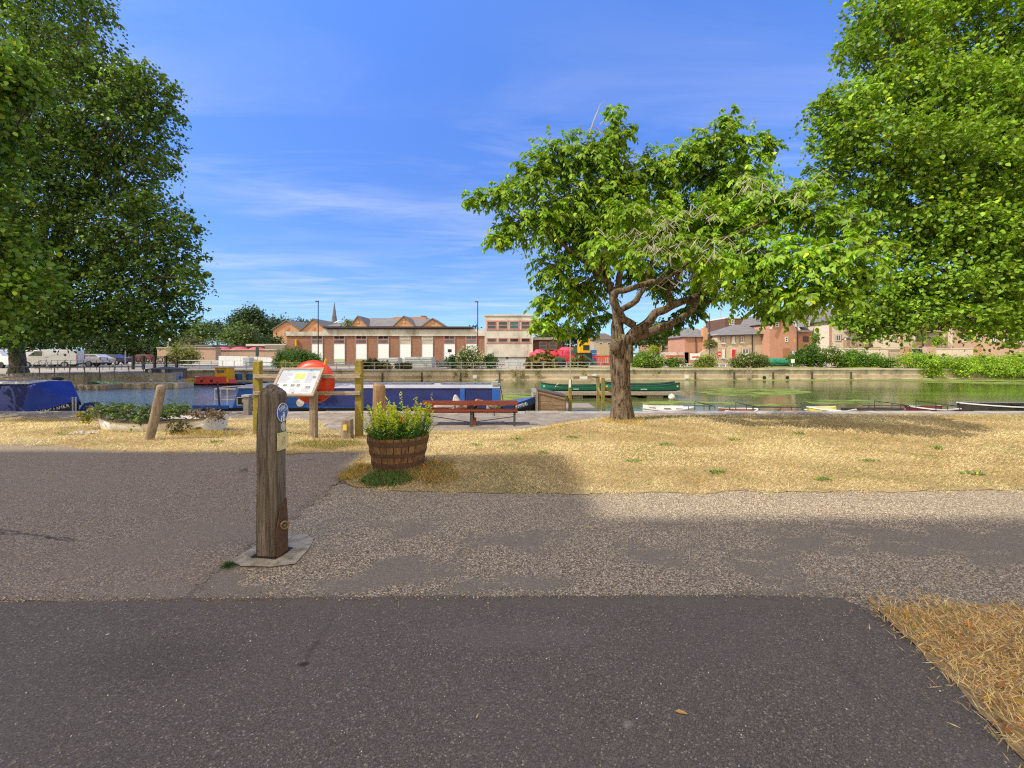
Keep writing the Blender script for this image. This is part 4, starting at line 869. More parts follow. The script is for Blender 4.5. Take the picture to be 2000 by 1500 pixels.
for px, py in ((1435, 862), (1062, 889), (1398, 928), (1010, 860), (1700, 905), (1240, 905), (930, 872), (1830, 880), (1560, 850), (120, 850), (420, 866), (1300, 872), (1900, 930), (1120, 858), (1610, 942)):
    x_, y_ = P(px, py, -.02); n = int(rng.integers(18, 60)); r = rng.normal(size=(n, 2))*np.array([.05, .035]); WP.append(np.column_stack([x_+r[:, 0], y_+r[:, 1], np.full(n, G(x_, y_)+.01)])); WA.append(np.column_stack([r*12+rng.normal(size=(n, 2))*.6, rng.uniform(.2, .9, n)])); WC.append(leafcol(n, (.13, .24, .04), .3, .15, rng))
WP = np.concatenate(WP); n = len(WP); tag(leafmesh('lawn_weeds', WP, np.concatenate(WA), rng.normal(size=(n, 3))*.4+np.array([0, -.4, 1.]), rng.uniform(.025, .055, n), .018, np.concatenate(WC), leaf, None, True), 'small green weeds dotted through the parched lawn', 'weeds', kind='stuff')
# green tufts around the barrel foot and the posts
def tuft(poly, n, c, seed, label, hmin=.03, hmax=.09):
    xs = [p[0] for p in poly]; ys = [p[1] for p in poly]; rng = np.random.default_rng(seed)
    x = rng.uniform(min(xs), max(xs), n); y = rng.uniform(min(ys), max(ys), n); ok = inpoly(x, y, poly); x, y = x[ok], y[ok]; n = len(x)
    a = rng.uniform(0, 6.283, n); A = np.stack([np.cos(a)*.6, np.sin(a)*.6, rng.uniform(.3, 1.2, n)], 1)
    C = leafcol(n, c, .3, .25, rng)
    o = leafmesh('grass_tuft', np.column_stack([x, y, [G(p, q_) for p, q_ in zip(x, y)]]), A, rng.normal(size=(n, 3))*.4+np.array([0, -.4, 1.]), rng.uniform(hmin, hmax, n), .006, C, leaf, org=(x.mean(), y.mean(), 0)); return tag(o, label, 'grass', kind='stuff')
tuft([q(700, 944), q(730, 922), q(800, 925), q(808, 940), q(770, 953), q(720, 952)], 2600, (.07, .14, .03), 1, 'dark green tuft of grass at the foot of the half barrel')
tuft([q(655, 938), q(700, 905), q(725, 912), q(700, 935)], 1200, (.34, .27, .08), 2, 'yellowing tuft of grass left of the half barrel')
tuft([q(790, 935), q(822, 900), q(880, 905), q(900, 940), q(840, 950)], 1500, (.26, .20, .07), 3, 'dry wispy tuft of grass right of the half barrel', .06, .14)
tuft([q(560, 872), q(600, 862), q(690, 862), q(712, 870), q(640, 880)], 2600, (.20, .20, .06), 4, 'greenish tuft of grass below the information board and short post')
tuft([(1.9, 8.7), (2.2, 8.55), (2.75, 8.6), (2.95, 8.85), (2.7, 9.2), (2.1, 9.2)], 1100, (.40, .32, .12), 8, 'longer dry tuft of grass around the foot of the tree trunk', .05, .12)
tuft([(-6.2, 7.35), (-5.6, 7.3), (-4.9, 7.45), (-5.0, 7.7), (-6.1, 7.75)], 1500, (.30, .25, .09), 9, 'untrimmed tuft of grass along the side of the boat planter', .05, .12)
tuft([q(1060, 817), q(1090, 812), q(1110, 818), q(1090, 826)], 500, (.50, .36, .15), 5, 'straw tuft of grass on the bank left of the tree', .05, .12)
n = 420; xy = np.column_stack([rng.uniform(1.6, 3.4, n), rng.uniform(1.5, 2.4, n)]); ok = inpoly(xy[:, 0], xy[:, 1], PATCH); xy = xy[ok]; n = len(xy)
cc = np.array([(.60, .40, .06), (.48, .22, .05), (.55, .33, .10), (.36, .16, .05)])[rng.integers(0, 4, n)]*np.exp(rng.normal(0, .2, (n, 1)))
L = rng.uniform(.02, .05, n); L[:6] = .09
tag(leafmesh('fallen_leaves', np.column_stack([xy, rng.uniform(.0, .03, n)]), np.column_stack([rng.normal(size=(n, 2)), rng.normal(0, .2, n)]), rng.normal(size=(n, 3))*.4+np.array([0, -.2, 1.]), L, L*.42, cc, fl, six=True), 'yellow and brown fallen leaves scattered over the grass in the bottom right corner', 'leaves', kind='stuff')
n = 130; x = rng.uniform(-6, 7, n); y = rng.uniform(4.5, 9, n); ok = inpoly(x, y, LAWN); x, y = x[ok], y[ok]; n = len(x); L = rng.uniform(.02, .05, n)
tag(leafmesh('fallen_leaves', np.column_stack([x, y, [G(a, b)+.02 for a, b in zip(x, y)]]), rng.normal(size=(n, 3))*np.array([1, 1, .2]), rng.normal(size=(n, 3))*.4+np.array([0, -.2, 1.]), L, L*.5, cc[:n]*.9 if len(cc) >= n else np.resize(cc, (n, 3)), fl, six=True), 'brown fallen leaves scattered over the parched lawn', 'leaves', kind='stuff')
# ------------------------------------------------------------------ trees
def Mbark(name, a, b, dark, moss=None, s=1.):
    m, t, n, l, bs = nt(name); v = coords(t, (1, 1, .28))
    f = nz(t, v, 9*s, 8, .7, .5); c = mixc(t, ramp(t, f, [(.38, 0), (.62, 1)]), a, b)
    k = nz(t, coords(t, (1, 1, .18)), 22*s, 6, .75); c = mixc(t, ramp(t, k, [(.42, .95), (.52, 0)]), c, dark)
    if moss:
        g = t.nodes.new('ShaderNodeNewGeometry'); sp = t.nodes.new('ShaderNodeSeparateXYZ'); t.links.new(g.outputs['Normal'], sp.inputs[0])
        c = mixc(t, math_(t, 'MULTIPLY', ramp(t, sp.outputs[2], [(.5, 0), (.85, .85)]), ramp(t, nz(t, coords(t), 3.5, 4), [(.4, 0), (.6, 1)])), c, moss)
    l.new(c, bs.inputs['Base Color']); bs.inputs['Roughness'].default_value = .95; bs.inputs['Specular IOR Level'].default_value = .1
    bump(t, math_(t, 'ADD', f, k), bs, 1., .03); return m
bark = Mbark('grey_brown_bark', (.24, .18, .125), (.135, .098, .067), (.03, .022, .015), (.22, .20, .03))
planebark = Mbark('plane_bark', (.27, .235, .17), (.15, .13, .09), (.06, .05, .035), s=.5)
deadtwig = M('bare_twig', (.50, .45, .37), (.34, .30, .24), 6, .9)
def bez(p0, p1, p2, n):
    p0, p1, p2 = Vector(p0), Vector(p1), Vector(p2)
    return [p0*(1-u)**2+p1*2*u*(1-u)+p2*u*u for u in (i/n for i in range(n+1))]
TY0 = 9.1
def T(px, py, d=0.): Y_ = TY0+d; return Vector((X(px, Y_), Y_, Z(py, Y_)))
def midtree():
    g0 = Z(822, TY0); t = thing('park_tree', 'spreading broad-leaved tree with scarred trunk standing at the edge of the lawn', 'tree', (T(1214, 820).x, TY0, g0))
    tr = MB(); sc_ = TY0/F
    trunk = [(1215, 838, 30), (1215, 826, 28), (1215, 814, 23), (1214, 790, 20.5), (1213, 760, 19.5), (1212, 730, 19), (1211, 705, 20), (1211, 685, 22), (1215, 668, 21), (1219, 655, 19)]
    tr.tube([T(a, b) for a, b, r in trunk], [r*sc_*.93 for a, b, r in trunk], 40, wob=.22)
    # root flare
    for k in range(7):
        a = k*.9+.3; b0 = T(1215, 800); tr.tube([b0, b0+Vector((math.cos(a)*.14, math.sin(a)*.14, -.17)), b0+Vector((math.cos(a)*.30, math.sin(a)*.26, -.36))], [.12, .10, .05], 8, wob=.2)
    # old pruning wound and burr
    tr.loft(lump(T(1206, 677, -.16), (.15, .10, .17), .25, 3, seed=2)); tr.loft(lump(T(1227, 690, -.12), (.10, .09, .20), .35, 4, seed=5))
    tr.tube([T(1216, 700, -.2), T(1214, 672, -.21)], [.035, .02], 7, wob=.2)
    limbs = [ # (points px,py,dY), radii px
        ([(1212, 668, 0), (1206, 640, 0), (1203, 612, 0), (1200, 585, .1), (1190, 550, .2), (1180, 520, .3), (1170, 470, .3), (1150, 420, .2)], [17, 14, 11, 9, 7, 6, 4.5, 3]),
        ([(1226, 668, 0), (1240, 650, 0), (1258, 632, -.1), (1282, 615, -.2), (1308, 600, -.2), (1335, 588, -.2), (1370, 575, -.1), (1400, 560, 0), (1440, 535, .2)], [16, 13, 11, 9.5, 8.5, 8, 6.5, 5, 3.5]),
        ([(1222, 670, .1), (1250, 655, .15), (1275, 644, .2), (1305, 638, .2), (1330, 622, .3), (1350, 600, .4), (1372, 570, .6), (1400, 520, .8)], [14, 12, 10, 9, 8, 7, 5.5, 4]),
        ([(1236, 632, -.2), (1222, 622, -.35), (1203, 606, -.45), (1193, 592, -.5), (1196, 578, -.5), (1210, 568, -.5), (1225, 563, -.55), (1262, 555, -.7), (1290, 548, -.9), (1320, 535, -1.1), (1360, 500, -1.3)], [9, 8.5, 8, 7.5, 7.5, 7, 6.5, 5.5, 5, 4, 3]),
        ([(1207, 612, -.1), (1222, 600, -.2), (1240, 587, -.2), (1257, 570, -.2), (1262, 552, -.2), (1270, 520, 0), (1290, 470, .2)], [7, 7, 6.5, 5.5, 4.5, 4, 3]),
        ([(1197, 590, .1), (1210, 540, .3), (1230, 480, .5), (1225, 400, .5), (1210, 320, .4), (1207, 240, .3)], [8, 7, 6, 5, 3.5, 1.5]),
        ([(1190, 555, .2), (1150, 520, .2), (1100, 480, .1), (1050, 440, 0), (1000, 410, 0), (940, 390, 0)], [6, 5, 4, 3, 2, 1]),
        ([(1230, 480, .5), (1290, 400, .7), (1350, 330, .7), (1420, 270, .6)], [5, 4, 3, 1.5]),
        ([(1308, 600, -.2), (1305, 580, -.4), (1312, 555, -.7), (1340, 520, -1), (1400, 470, -1.4), (1500, 430, -1.8)], [5, 5, 4.5, 4, 3, 2]),
        ([(1400, 560, 0), (1470, 520, -1), (1550, 480, -1.5), (1640, 460, -1.9)], [4.5, 3.5, 2.5, 1.5]),
        ([(1180, 520, .3), (1140, 560, .4), (1100, 600, .4)], [4, 3, 1.5]),
        ([(1335, 588, -.2), (1380, 590, -.4), (1450, 580, -.8), (1520, 585, -1.2)], [4, 3.5, 2.5, 1.5])]
    for pts, rs in limbs:
        vv = [T(*p) for p in pts]; dn = []; rr = []
        for i in range(len(vv)-1):          # resample and wobble for a gnarled look
            for k in range(4):
                u = k/4; p = vv[i].lerp(vv[i+1], u); dn.append(p+Vector([mnoise.noise(p*3+Vector((j*7, 0, 0)))*.06 for j in range(3)])); rr.append(lerp(rs[i], rs[i+1], u)*sc_*.84)
        dn.append(vv[-1]); rr.append(rs[-1]*sc_); tr.tube(dn, rr, 12, wob=.12)
    tr.build('trunk', bark, t, smooth=True)
    sw = MB(); c0 = T(1201, 677, -.285); sw.lathe((c0.x, c0.y, c0.z), [(.0001, .01), (.095, .012), (.115, .03), (.10, .05), (.0001, .05)], 20, 'y'); sw.build('pruning_scar', M('scar_wood', (.20, .15, .11), (.09, .065, .05), 12, .9, .8, 30), t, smooth=True)
    blobs = [ (930, 385, 24, 0), (985, 378, 34, 0), (975, 462, 26, 0), (1002, 442, 34, .1), (1040, 350, 50, .1), (1080, 305, 46, .2), (1130, 305, 46, .3), (1180, 295, 44, .3), (1203, 222, 16, .2), (1212, 258, 30, .3),
        (1060, 420, 55, 0), (1120, 395, 60, .3), (1180, 370, 65, .6), (1245, 345, 52, .7), (1290, 335, 46, .8), (1340, 305, 42, .8), (1400, 275, 42, .7), (1425, 236, 24, .7), (1390, 335, 56, .9), (1462, 285, 36, .6), (1503, 285, 20, .5), (1450, 350, 52, .6),
        (1082, 520, 42, .3), (1066, 590, 30, .3), (1072, 628, 22, .3), (1050, 636, 12, .3), (1105, 560, 38, .5), (1125, 605, 30, .6), (1100, 645, 18, .5), (1150, 478, 56, .5), (1215, 455, 56, .2), (1290, 450, 56, .2), (1155, 560, 40, .7), (1250, 535, 40, 1.2),
        (1340, 430, 58, -.2), (1400, 440, 62, -.6), (1480, 412, 60, -1), (1540, 395, 50, -1.3), (1580, 362, 26, -1), (1590, 420, 52, -1.6), (1650, 432, 46, -2), (1700, 475, 38, -2.2), (1440, 500, 56, -1), (1500, 505, 58, -1.6), (1570, 500, 58, -2.2),
        (1640, 512, 52, -2.5), (1690, 525, 36, -2.6), (1380, 540, 40, -.6), (1455, 560, 42, -1.3), (1520, 570, 42, -1.8), (1590, 570, 42, -2.3), (1650, 570, 36, -2.5), (1490, 605, 22, -.6), (1525, 612, 18, -.8), (1560, 602, 20, -1.4),
        (1355, 600, 24, 1.0), (1375, 570, 36, 1.2), (1300, 560, 30, 1.6), (1330, 625, 20, 1.4), (1290, 640, 16, 1.5), (1170, 620, 26, 1.2), (1150, 650, 18, 1.4), (1180, 430, 60, 1.6), (1300, 400, 60, 1.8), (1420, 400, 60, 1.4), (1100, 450, 50, 1.2), (1330, 500, 50, 1.8), (1230, 420, 48, -1.1), (1180, 480, 36, -1.3), (1240, 500, 34, -1.7), (1330, 480, 40, -1.8), (1400, 510, 40, -2.0)]
    rng = np.random.default_rng(77); Ps, As, Ns, Ls, Cs = [], [], [], [], []; tw = MB()
    for i, (px, py, r, d) in enumerate(blobs):
        Yb = TY0+d; s_ = F/Yb; c = np.array([X(px, Yb), Yb, Z(py, Yb)]); R_ = 1.15*r/s_; k = int(50*(R_/.5)**2)+9
        light = math.exp(rng.normal(0, .12))
        for j in range(k):
            dv = rng.normal(size=3); dv /= np.linalg.norm(dv); dv[2] = dv[2]*.95+.08
            st0 = c+dv*R_*rng.uniform(.05, .72)*np.array([1, 1, 1.]); hd = dv*np.array([1, 1, .6]); hd /= max(np.linalg.norm(hd), .01); Lt = rng.uniform(.35, .62)*max(R_, .28)*1.15
            m_ = int(rng.integers(9, 16)); u = np.linspace(.05, 1, m_)[:, None]
            drop = rng.uniform(.2, .75)*Lt
            pts = st0+hd*Lt*u+np.array([0, 0, -1.])*drop*u**2
            tang = hd*Lt+np.array([0, 0, -1.])*drop*2*u
            side = np.cross(tang, [0, 0, 1.]); side /= np.linalg.norm(side, axis=1, keepdims=True)+1e-6
            sg = np.where(np.arange(m_) % 2, 1., -1.)[:, None]
            a = unit(tang)*.55+side*sg*.8+np.array([0, 0, -.55])+rng.normal(0, .35, (m_, 3))
            nn = np.array([0, 0, 1.])+dv*.5+rng.normal(0, .35, (m_, 3))
            Ps.append(pts); As.append(a); Ns.append(nn); Ls.append(rng.uniform(.08, .145, m_)*(1.0 if d > -1.5 else .95))
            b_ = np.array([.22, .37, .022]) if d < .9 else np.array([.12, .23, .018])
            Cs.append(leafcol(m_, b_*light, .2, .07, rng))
            if j % 5 == 0: tw.tube([tuple(st0-hd*R_*.4), tuple(pts[m_//2]), tuple(pts[-1])], [.009, .005, .002], 4, False)
    P_ = np.concatenate(Ps); L = np.concatenate(Ls)
    leafmesh('crown', P_, np.concatenate(As), np.concatenate(Ns), L, L*.54, np.concatenate(Cs), leaf, t, True)
    for (px, py, d, spread, k) in ((1230, 480, -1.4, 85, 26), (1330, 440, -1.9, 70, 22), (1520, 375, -1.9, 80, 24), (1360, 545, -1.6, 60, 24), (1180, 260, 0, 14, 5), (1290, 500, -1.9, 50, 18), (1400, 500, -2.1, 55, 14)):
        for j in range(k):
            a = T(px+rng.uniform(-spread, spread), py+rng.uniform(-28, 28), d-.15); ang = rng.uniform(0, 6.28); l_ = rng.uniform(.15, .5)
            dd = Vector((math.cos(ang), rng.uniform(-.4, .2), abs(math.sin(ang))*.6)); m2 = a+dd*l_*.5+Vector((0, 0, .05)); e = a+dd*l_+Vector((0, 0, -.18*l_/.4))
            tw.tube([a, m2, e], [.009, .006, .003], 5, False)
            if j % 2: tw.tube([m2, m2+Vector((rng.uniform(-.15, .15), -.05, -rng.uniform(.05, .22)))], [.005, .002], 4, False)
    tw.tube([T(1146, 290, .1), T(1152, 260, .05), T(1160, 235, 0), T(1172, 205, 0), T(1182, 196, 0)], [.022, .02, .014, .008, .004], 6)
    tw.build('twigs', deadtwig, t)
midtree()
def bigtree(name, label, base, h_trunk, r0, blobs, leafL, dens, clump, basec, seed, fork, per=26, group=None, **kw):
    t = thing(name, label, 'tree', base, group); tr = MB(); b0 = Vector(base)
    top_ = b0+Vector((fork[0], fork[1], h_trunk))
    tr.tube(bez(b0+Vector((0, 0, -.3)), b0+Vector((fork[0]*.2, fork[1]*.2, h_trunk*.5)), top_, 10), [r0*(1.35 if i == 0 else 1.15 if i == 1 else 1-.03*i) for i in range(11)], 18, wob=.1)
    rl = random.Random(seed)
    for (cx, cy, cz, rx, ry, rz) in blobs:
        c = Vector((cx, cy, cz)); st_ = top_.lerp(b0, rl.uniform(0, .25)); mid = (st_+c)/2+Vector((rl.uniform(-.6, .6), rl.uniform(-.6, .6), (c-st_).length*.16)); L_ = (c-st_).length
        r_ = min(r0*.3, .04+L_*.010); tr.tube(bez(st_, mid, c, 9), [lerp(r_, r_*.3, i/9) for i in range(10)], 8, wob=.1)
        for k in range(5):
            d = Vector((rl.gauss(0, 1), rl.gauss(0, 1), rl.gauss(0, .7))).normalized(); e = c+Vector((d.x*rx, d.y*ry, d.z*rz))*.85
            s0 = st_.lerp(c, rl.uniform(.6, 1)); tr.tube(bez(s0, (s0+e)/2+Vector((0, 0, .25)), e, 4), [r_*.32, r_*.26, r_*.2, r_*.12, r_*.06], 5, False)
    tr.build('trunk', planebark, t, smooth=True)
    P_, A, N, Ls, W_, C = cloud(blobs, dens, leafL, clump, basec, seed, per=per, **kw)
    leafmesh('crown', P_, A, N, Ls, Ls*.85, C, leaf, t, True)
    return t
def BB(px, py, r, Y_, ry=None): s_ = F/Y_; return (X(px, Y_), Y_, Z(py, Y_), r/s_, (ry or r)/s_, r/s_*.82)
# left plane tree beside the car park
L1 = []
for (px, py, r, dy) in ((-20, 60, 90, 0), (70, 20, 75, 1), (130, 90, 70, 0), (200, 150, 62, 0), (270, 175, 44, -1), (300, 160, 32, -1), (305, 225, 36, 0), (250, 250, 70, 0), (150, 220, 90, 1), (50, 200, 90, -2), (-40, 260, 90, 0), (290, 310, 38, 0), (230, 350, 70, 1),
        (130, 340, 90, 0), (30, 350, 90, -2), (310, 410, 46, 0), (350, 445, 30, -.5), (250, 450, 75, 0), (150, 470, 90, 1), (40, 480, 90, -1), (330, 500, 48, 0), (370, 545, 26, -1), (280, 550, 70, 0), (180, 580, 80, 0), (70, 590, 80, -2), (330, 590, 46, 1), (300, 630, 40, 0),
        (230, 628, 44, 0), (150, 635, 40, -1), (60, 630, 46, 0), (-60, 560, 100, 0), (-80, 420, 100, 0), (-20, 625, 55, 0), (-120, 150, 110, 0), (180, 0, 30, 0), (60, -90, 110, 0), (330, 640, 22, 0)):
    L1.append(BB(px, py, r, 29+dy*1.2, r*1.1))
bigtree('plane_tree', 'huge dark green plane tree with its trunk beside the white vans at far left', (X(36, 31), 31, -.05), 4.2, .50, L1, .24, 1.2, .42, (.115, .195, .036), 5, (-.4, 0), per=22, upw=.8, warm=.05, shell=(.35, 1.15), flat=.5, sprays=4)
# near plane tree at left whose boughs enter the frame
L2 = []
for (px, py, r, Yb) in ((-60, 150, 90, 12), (20, 140, 62, 12.5), (60, 170, 34, 13), (-40, 260, 70, 12.5), (-30, 470, 70, 12), (30, 470, 42, 12.5), (55, 540, 42, 12.5), (20, 600, 40, 12.6), (-30, 560, 70, 12), (-160, 300, 130, 12), (-200, 50, 160, 12), (-220, 500, 130, 13), (-380, 350, 150, 11), (-380, 100, 160, 12)):
    L2.append(BB(px, py, r, Yb))
bigtree('plane_tree', 'nearer light green tree whose leafy boughs hang in at the left edge', (-20.5, 14.3, -.5), 4.0, .38, L2, .17, 3.6, .22, (.14, .24, .025), 6, (.8, .5), per=22, upw=.7, warm=.06)
# right plane tree
L3 = []
for (px, py, r, Yb) in ((1700, 30, 46, 16), (1680, 90, 36, 16), (1760, 60, 70, 16.5), (1850, 20, 80, 17), (1950, 60, 90, 17), (1720, 160, 60, 16), (1650, 200, 46, 15.5), (1615, 200, 22, 15.5), (1800, 160, 80, 16), (1900, 190, 90, 16), (1990, 200, 90, 16), (1640, 270, 48, 15.5), (1605, 250, 20, 15.5),
        (1720, 270, 70, 15), (1820, 290, 80, 15), (1920, 320, 90, 15), (2010, 340, 90, 15), (1620, 330, 40, 16), (1700, 370, 60, 16), (1790, 400, 76, 15.5), (1890, 430, 80, 15), (1990, 470, 80, 14.5), (1770, 480, 60, 16), (1850, 540, 66, 15), (1940, 560, 70, 14.5), (1760, 560, 50, 16),
        (1690, 590, 42, 16), (1740, 600, 46, 16), (1810, 612, 40, 15), (1900, 625, 40, 14.5), (1970, 630, 42, 14.5), (1660, 625, 26, 16), (1700, 645, 22, 16), (1745, 650, 14, 16), (1620, 560, 20, 16), (2040, 620, 60, 15), (2100, 500, 120, 15), (2100, 300, 120, 16), (2100, 100, 130, 17), (2250, 200, 170, 16), (2280, 450, 160, 15), (1900, -80, 110, 17), (1740, -60, 50, 17)):
    L3.append(BB(px, py, r*.93, Yb, r))
bigtree('plane_tree', 'enormous bright green plane tree filling the upper right of the view', (25.5, 18.2, -.9), 4.4, .62, L3, .15, 3.9, .27, (.20, .33, .025), 8, (-1.2, .6), per=28, upw=.9, warm=.04, var=.2, shell=(.3, 1.12), flat=.42, sprays=5)
# ------------------------------------------------------------------ the tall brick building behind the camera, which shades the near ground
def sh(x, y): # ground point -> roof point at plane Yb
    return x, y
YB = -9.0
def need(yg): h = (yg-YB)/(-SUN.y)*SUN.z; return h, -SUN.x/SUN.z*h    # height whose shadow reaches y=yg, and its sideways drift
t = thing('brick_building', 'tall plain brick building across the road, shading the near tarmac', 'building', (-34, YB-5, 0))
bw = Mbrick('rear_building_brick', (.40, .20, .13), (.34, .17, .11), (.42, .38, .33))
h0, dx0 = need(3.66); h1, dx1 = need(5.95); MB().box(-9.5-dx1, 8.5-dx0, YB-10, YB, 0, h0).build('wall', bw, t)
MB().box(-9.5-dx1, -2.6-dx1, YB-6, YB, h0, need(6.15)[0]).box(-.6-dx1, .80-dx1, YB-6, YB, h0, h1).build('roof', M('rear_roof_slate', (.12, .12, .13)), t)
# ------------------------------------------------------------------ boats and quayside
def narrow_hull(x0, x1, y0, y1, zw, z1, bow_at, rise=.25, n=18, cut=.16):
    rings = []; yc = (y0+y1)/2; hw = (y1-y0)/2
    for i in range(n+1):
        u = i/n; x = lerp(x0, x1, u); k = u if bow_at == 1 else 1-u; f = max(0, (k-(1-cut))/cut); s_ = max(0, (.05-k)/.05)
        w_ = hw*(1-f**1.8*.96)*(1-s_*.25); zt = z1+rise*f**1.6; zb = zw-.3+f**3*.25
        rings.append([(x, yc-w_, zt), (x, yc-w_*.97, zw), (x, yc-w_*.8, zb), (x, yc+w_*.8, zb), (x, yc+w_*.97, zw), (x, yc+w_, zt)])
    return rings
# trip boat RICHMOND
Y0, Y1 = 14.28, 16.25; XR = lambda p: X(p, Y0)
zd = -.42
t = thing('narrowboat', 'long blue narrowboat with navy side cover and grey roof moored along the quay', 'narrowboat', (XR(720), 15.2, WZ))
rg = narrow_hull(XR(376), XR(1049), Y0, Y1, WZ, zd, 1, .30, 30, .14)
MB().loft(rg).build('hull', [blackp], t)
rb = MB()
for a_, b_ in zip(rg, rg[1:]):
    if a_[0][0] > XR(960):
        rb.add([(a_[0][0], a_[0][1]-.015, a_[0][2]), (b_[0][0], b_[0][1]-.015, b_[0][2]), (b_[0][0], b_[0][1]-.02, b_[0][2]-.24), (a_[0][0], a_[0][1]-.02, a_[0][2]-.24)], [(0, 1, 2, 3)])
        rb.add([(a_[5][0], a_[5][1]+.015, a_[5][2]), (b_[5][0], b_[5][1]+.015, b_[5][2]), (b_[5][0], b_[5][1]+.02, b_[5][2]-.24), (a_[5][0], a_[5][1]+.02, a_[5][2]-.24)], [(3, 2, 1, 0)])
rb.build('bow_panel', bluep, t)
dk = MB()
for a_, b_ in zip(rg, rg[1:]):
    dk.add([(a_[0][0], a_[0][1], a_[0][2]+.004), (b_[0][0], b_[0][1], b_[0][2]+.004), (b_[5][0], b_[5][1], b_[5][2]+.004), (a_[5][0], a_[5][1], a_[5][2]+.004)], [(0, 1, 2, 3)])
dk.build('deck', bluep, t)
zr = Z(757, Y0+.1)
cab = MB(); ca, cb = XR(449), XR(976); ya, yb_ = Y0+.04, Y1-.04
cab.loft([[(ca, ya, zd-.12), (cb, ya, zd-.12), (cb, yb_, zd-.12), (ca, yb_, zd-.12)], [(ca+.22, ya+.10, zr), (cb-.03, ya+.10, zr), (cb-.03, yb_-.10, zr), (ca+.22, yb_-.10, zr)]]); cab.build('cabin', bluep, t, bevel=.02)
def side(px0, px1, mat, name, off=.012, z0=zd-.02, z1=zr-.02):
    a0, a1 = XR(px0), XR(px1); m_ = MB(); k = max(2, int((a1-a0)/.35)); rows = []
    for j in range(7):
        v = j/6; rows.append([(lerp(a0, a1, i/k), ya+.10*(lerp(z0, z1, v)-(zd-.12))/(zr-zd+.12)-off-(.012*mnoise.noise(Vector((lerp(a0, a1, i/k)*1.6, v*3, off*90))) if 'cover' in name else 0), lerp(z0, z1, v)) for i in range(k+1)])
    vs = [p for r in rows for p in r]; m_.add(vs, [(j*(k+1)+i, j*(k+1)+i+1, (j+1)*(k+1)+i+1, (j+1)*(k+1)+i) for j in range(6) for i in range(k)]); o = m_.build(name, mat, t, smooth=True); return o
side(618, 974, navyc, 'side_cover', .03, zd+.07)
for a_, b_ in ((898, 907), (961, 975)): side(a_, b_, M('cover_stripe_blue', (.012, .10, .44), (.012, .085, .36), 3, .6), 'cover_strip', .048, zd+.09)
rf = MB(); yc = (ya+yb_)/2
rf.loft([[(ca+.18, ya+.08, zr), (ca+.18, yc-.4, zr+.07), (ca+.18, yc+.4, zr+.07), (ca+.18, yb_-.08, zr), (ca+.18, yc, zr-.03)], [(cb-.0, ya+.08, zr), (cb-.0, yc-.4, zr+.07), (cb, yc+.4, zr+.07), (cb-.0, yb_-.08, zr), (cb, yc, zr-.03)]])
rf.build('roof', greyroof, t)
MB().tube([(ca+.2, ya+.06, zr-.01), (cb, ya+.06, zr-.01)], .022, 6).build('grab_rail', greyroof, t)
for px0, px1 in ((690, 846), (862, 958)):                # gangplanks / panels lying on the roof
    a0, a1 = X(px0, 15.1), X(px1, 15.1); m_ = MB(); m_.box(a0, a1, 14.9, 15.35, zr+.085, zr+.12)
    o = m_.build('roof_plank', M('roof_plank_grey', (.20, .20, .22), (.13, .13, .15), 5, .6), t, bevel=.01)
    k = int((a1-a0)/.28)
    for i in range(k): MB().lathe((a0+.15+i*.28, 14.895, zr+.10), [(.0001, -.006), (.012, -.006), (.012, .004), (.0001, .004)], 8, 'y').build('lashing_hole', blackp, o)
MB().tube([(cb-.25, ya+.3, zr), (cb-.22, ya+.3, zr+.20), (cb-.1, yc+.2, zr+.22), (cb-.1, yb_-.3, zr)], .03, 6).build('roof_arch', M('pale_olive', (.40, .42, .33)), t)
MB().box(cb-.28, cb-.06, ya+.2, ya+.5, zr+.05, zr+.2).build('roof_box', M('pale_olive_box', (.38, .40, .32)), t, bevel=.02)
MB().tube([(cb+.02, ya+.1, zr+.05), (cb+.16, ya+.02, zd+.02)], .014, 6).build('stay', blackiron, t)
# portholes, name panels
for px_ in (585,):
    c_ = (XR(px_), ya+.03, Z(787, Y0)); MB().lathe(c_, [(.11, -.03), (.135, -.03), (.135, .02), (.11, .02)], 24, 'y').build('porthole', white, t); MB().lathe((c_[0], c_[1]+.008, c_[2]), [(.0001, -.02), (.108, -.02), (.108, .0), (.0001, .0)], 24, 'y').build('porthole_glass', glass, t)
pz = Z(784, Y0); pa, pb = XR(461), XR(536); yp = ya+.035
nb = MB().box(pa, pb, yp-.012, yp+.02, pz-.135, pz+.135).build('name_board', blackp, t)
br_ = MB(); 
for a_, b_ in (((pa, pz-.135), (pb, pz-.135)), ((pa, pz+.135), (pb, pz+.135)), ((pa, pz-.135), (pa, pz+.135)), ((pb, pz-.135), (pb, pz+.135))): br_.bar((a_[0], yp-.016, a_[1]), (b_[0], yp-.016, b_[1]), .016)
br_.build('board_border', whiteflat, nb)
textmesh('lettering', 'RICHMOND', .155, whiteflat, nb, ((pa+pb)/2, yp-.018, pz-.0), sx=1.22)
# bow name, following the rising bow
bp = Vector((XR(1020), rg[-3][0][1], 0)); i0 = min(range(len(rg)), key=lambda i: abs(rg[i][0][0]-XR(1008))); i1 = min(range(len(rg)), key=lambda i: abs(rg[i][0][0]-XR(1035)))
pA, pB = Vector(rg[i0][0]), Vector(rg[i1][0])
dx_ = (pB-pA).normalized(); ndir = dx_.cross(Vector((0, 0, 1))).normalized()
pm_ = (pA+pB)/2+ndir*.10+Vector((0, 0, -.115))
lt = MB(); textmesh('bow_lettering', 'RICHMOND', .17, whiteflat, t, pm_, dx_, Vector((0, 0, 1))-dx_*dx_.z, .006, sx=.62)
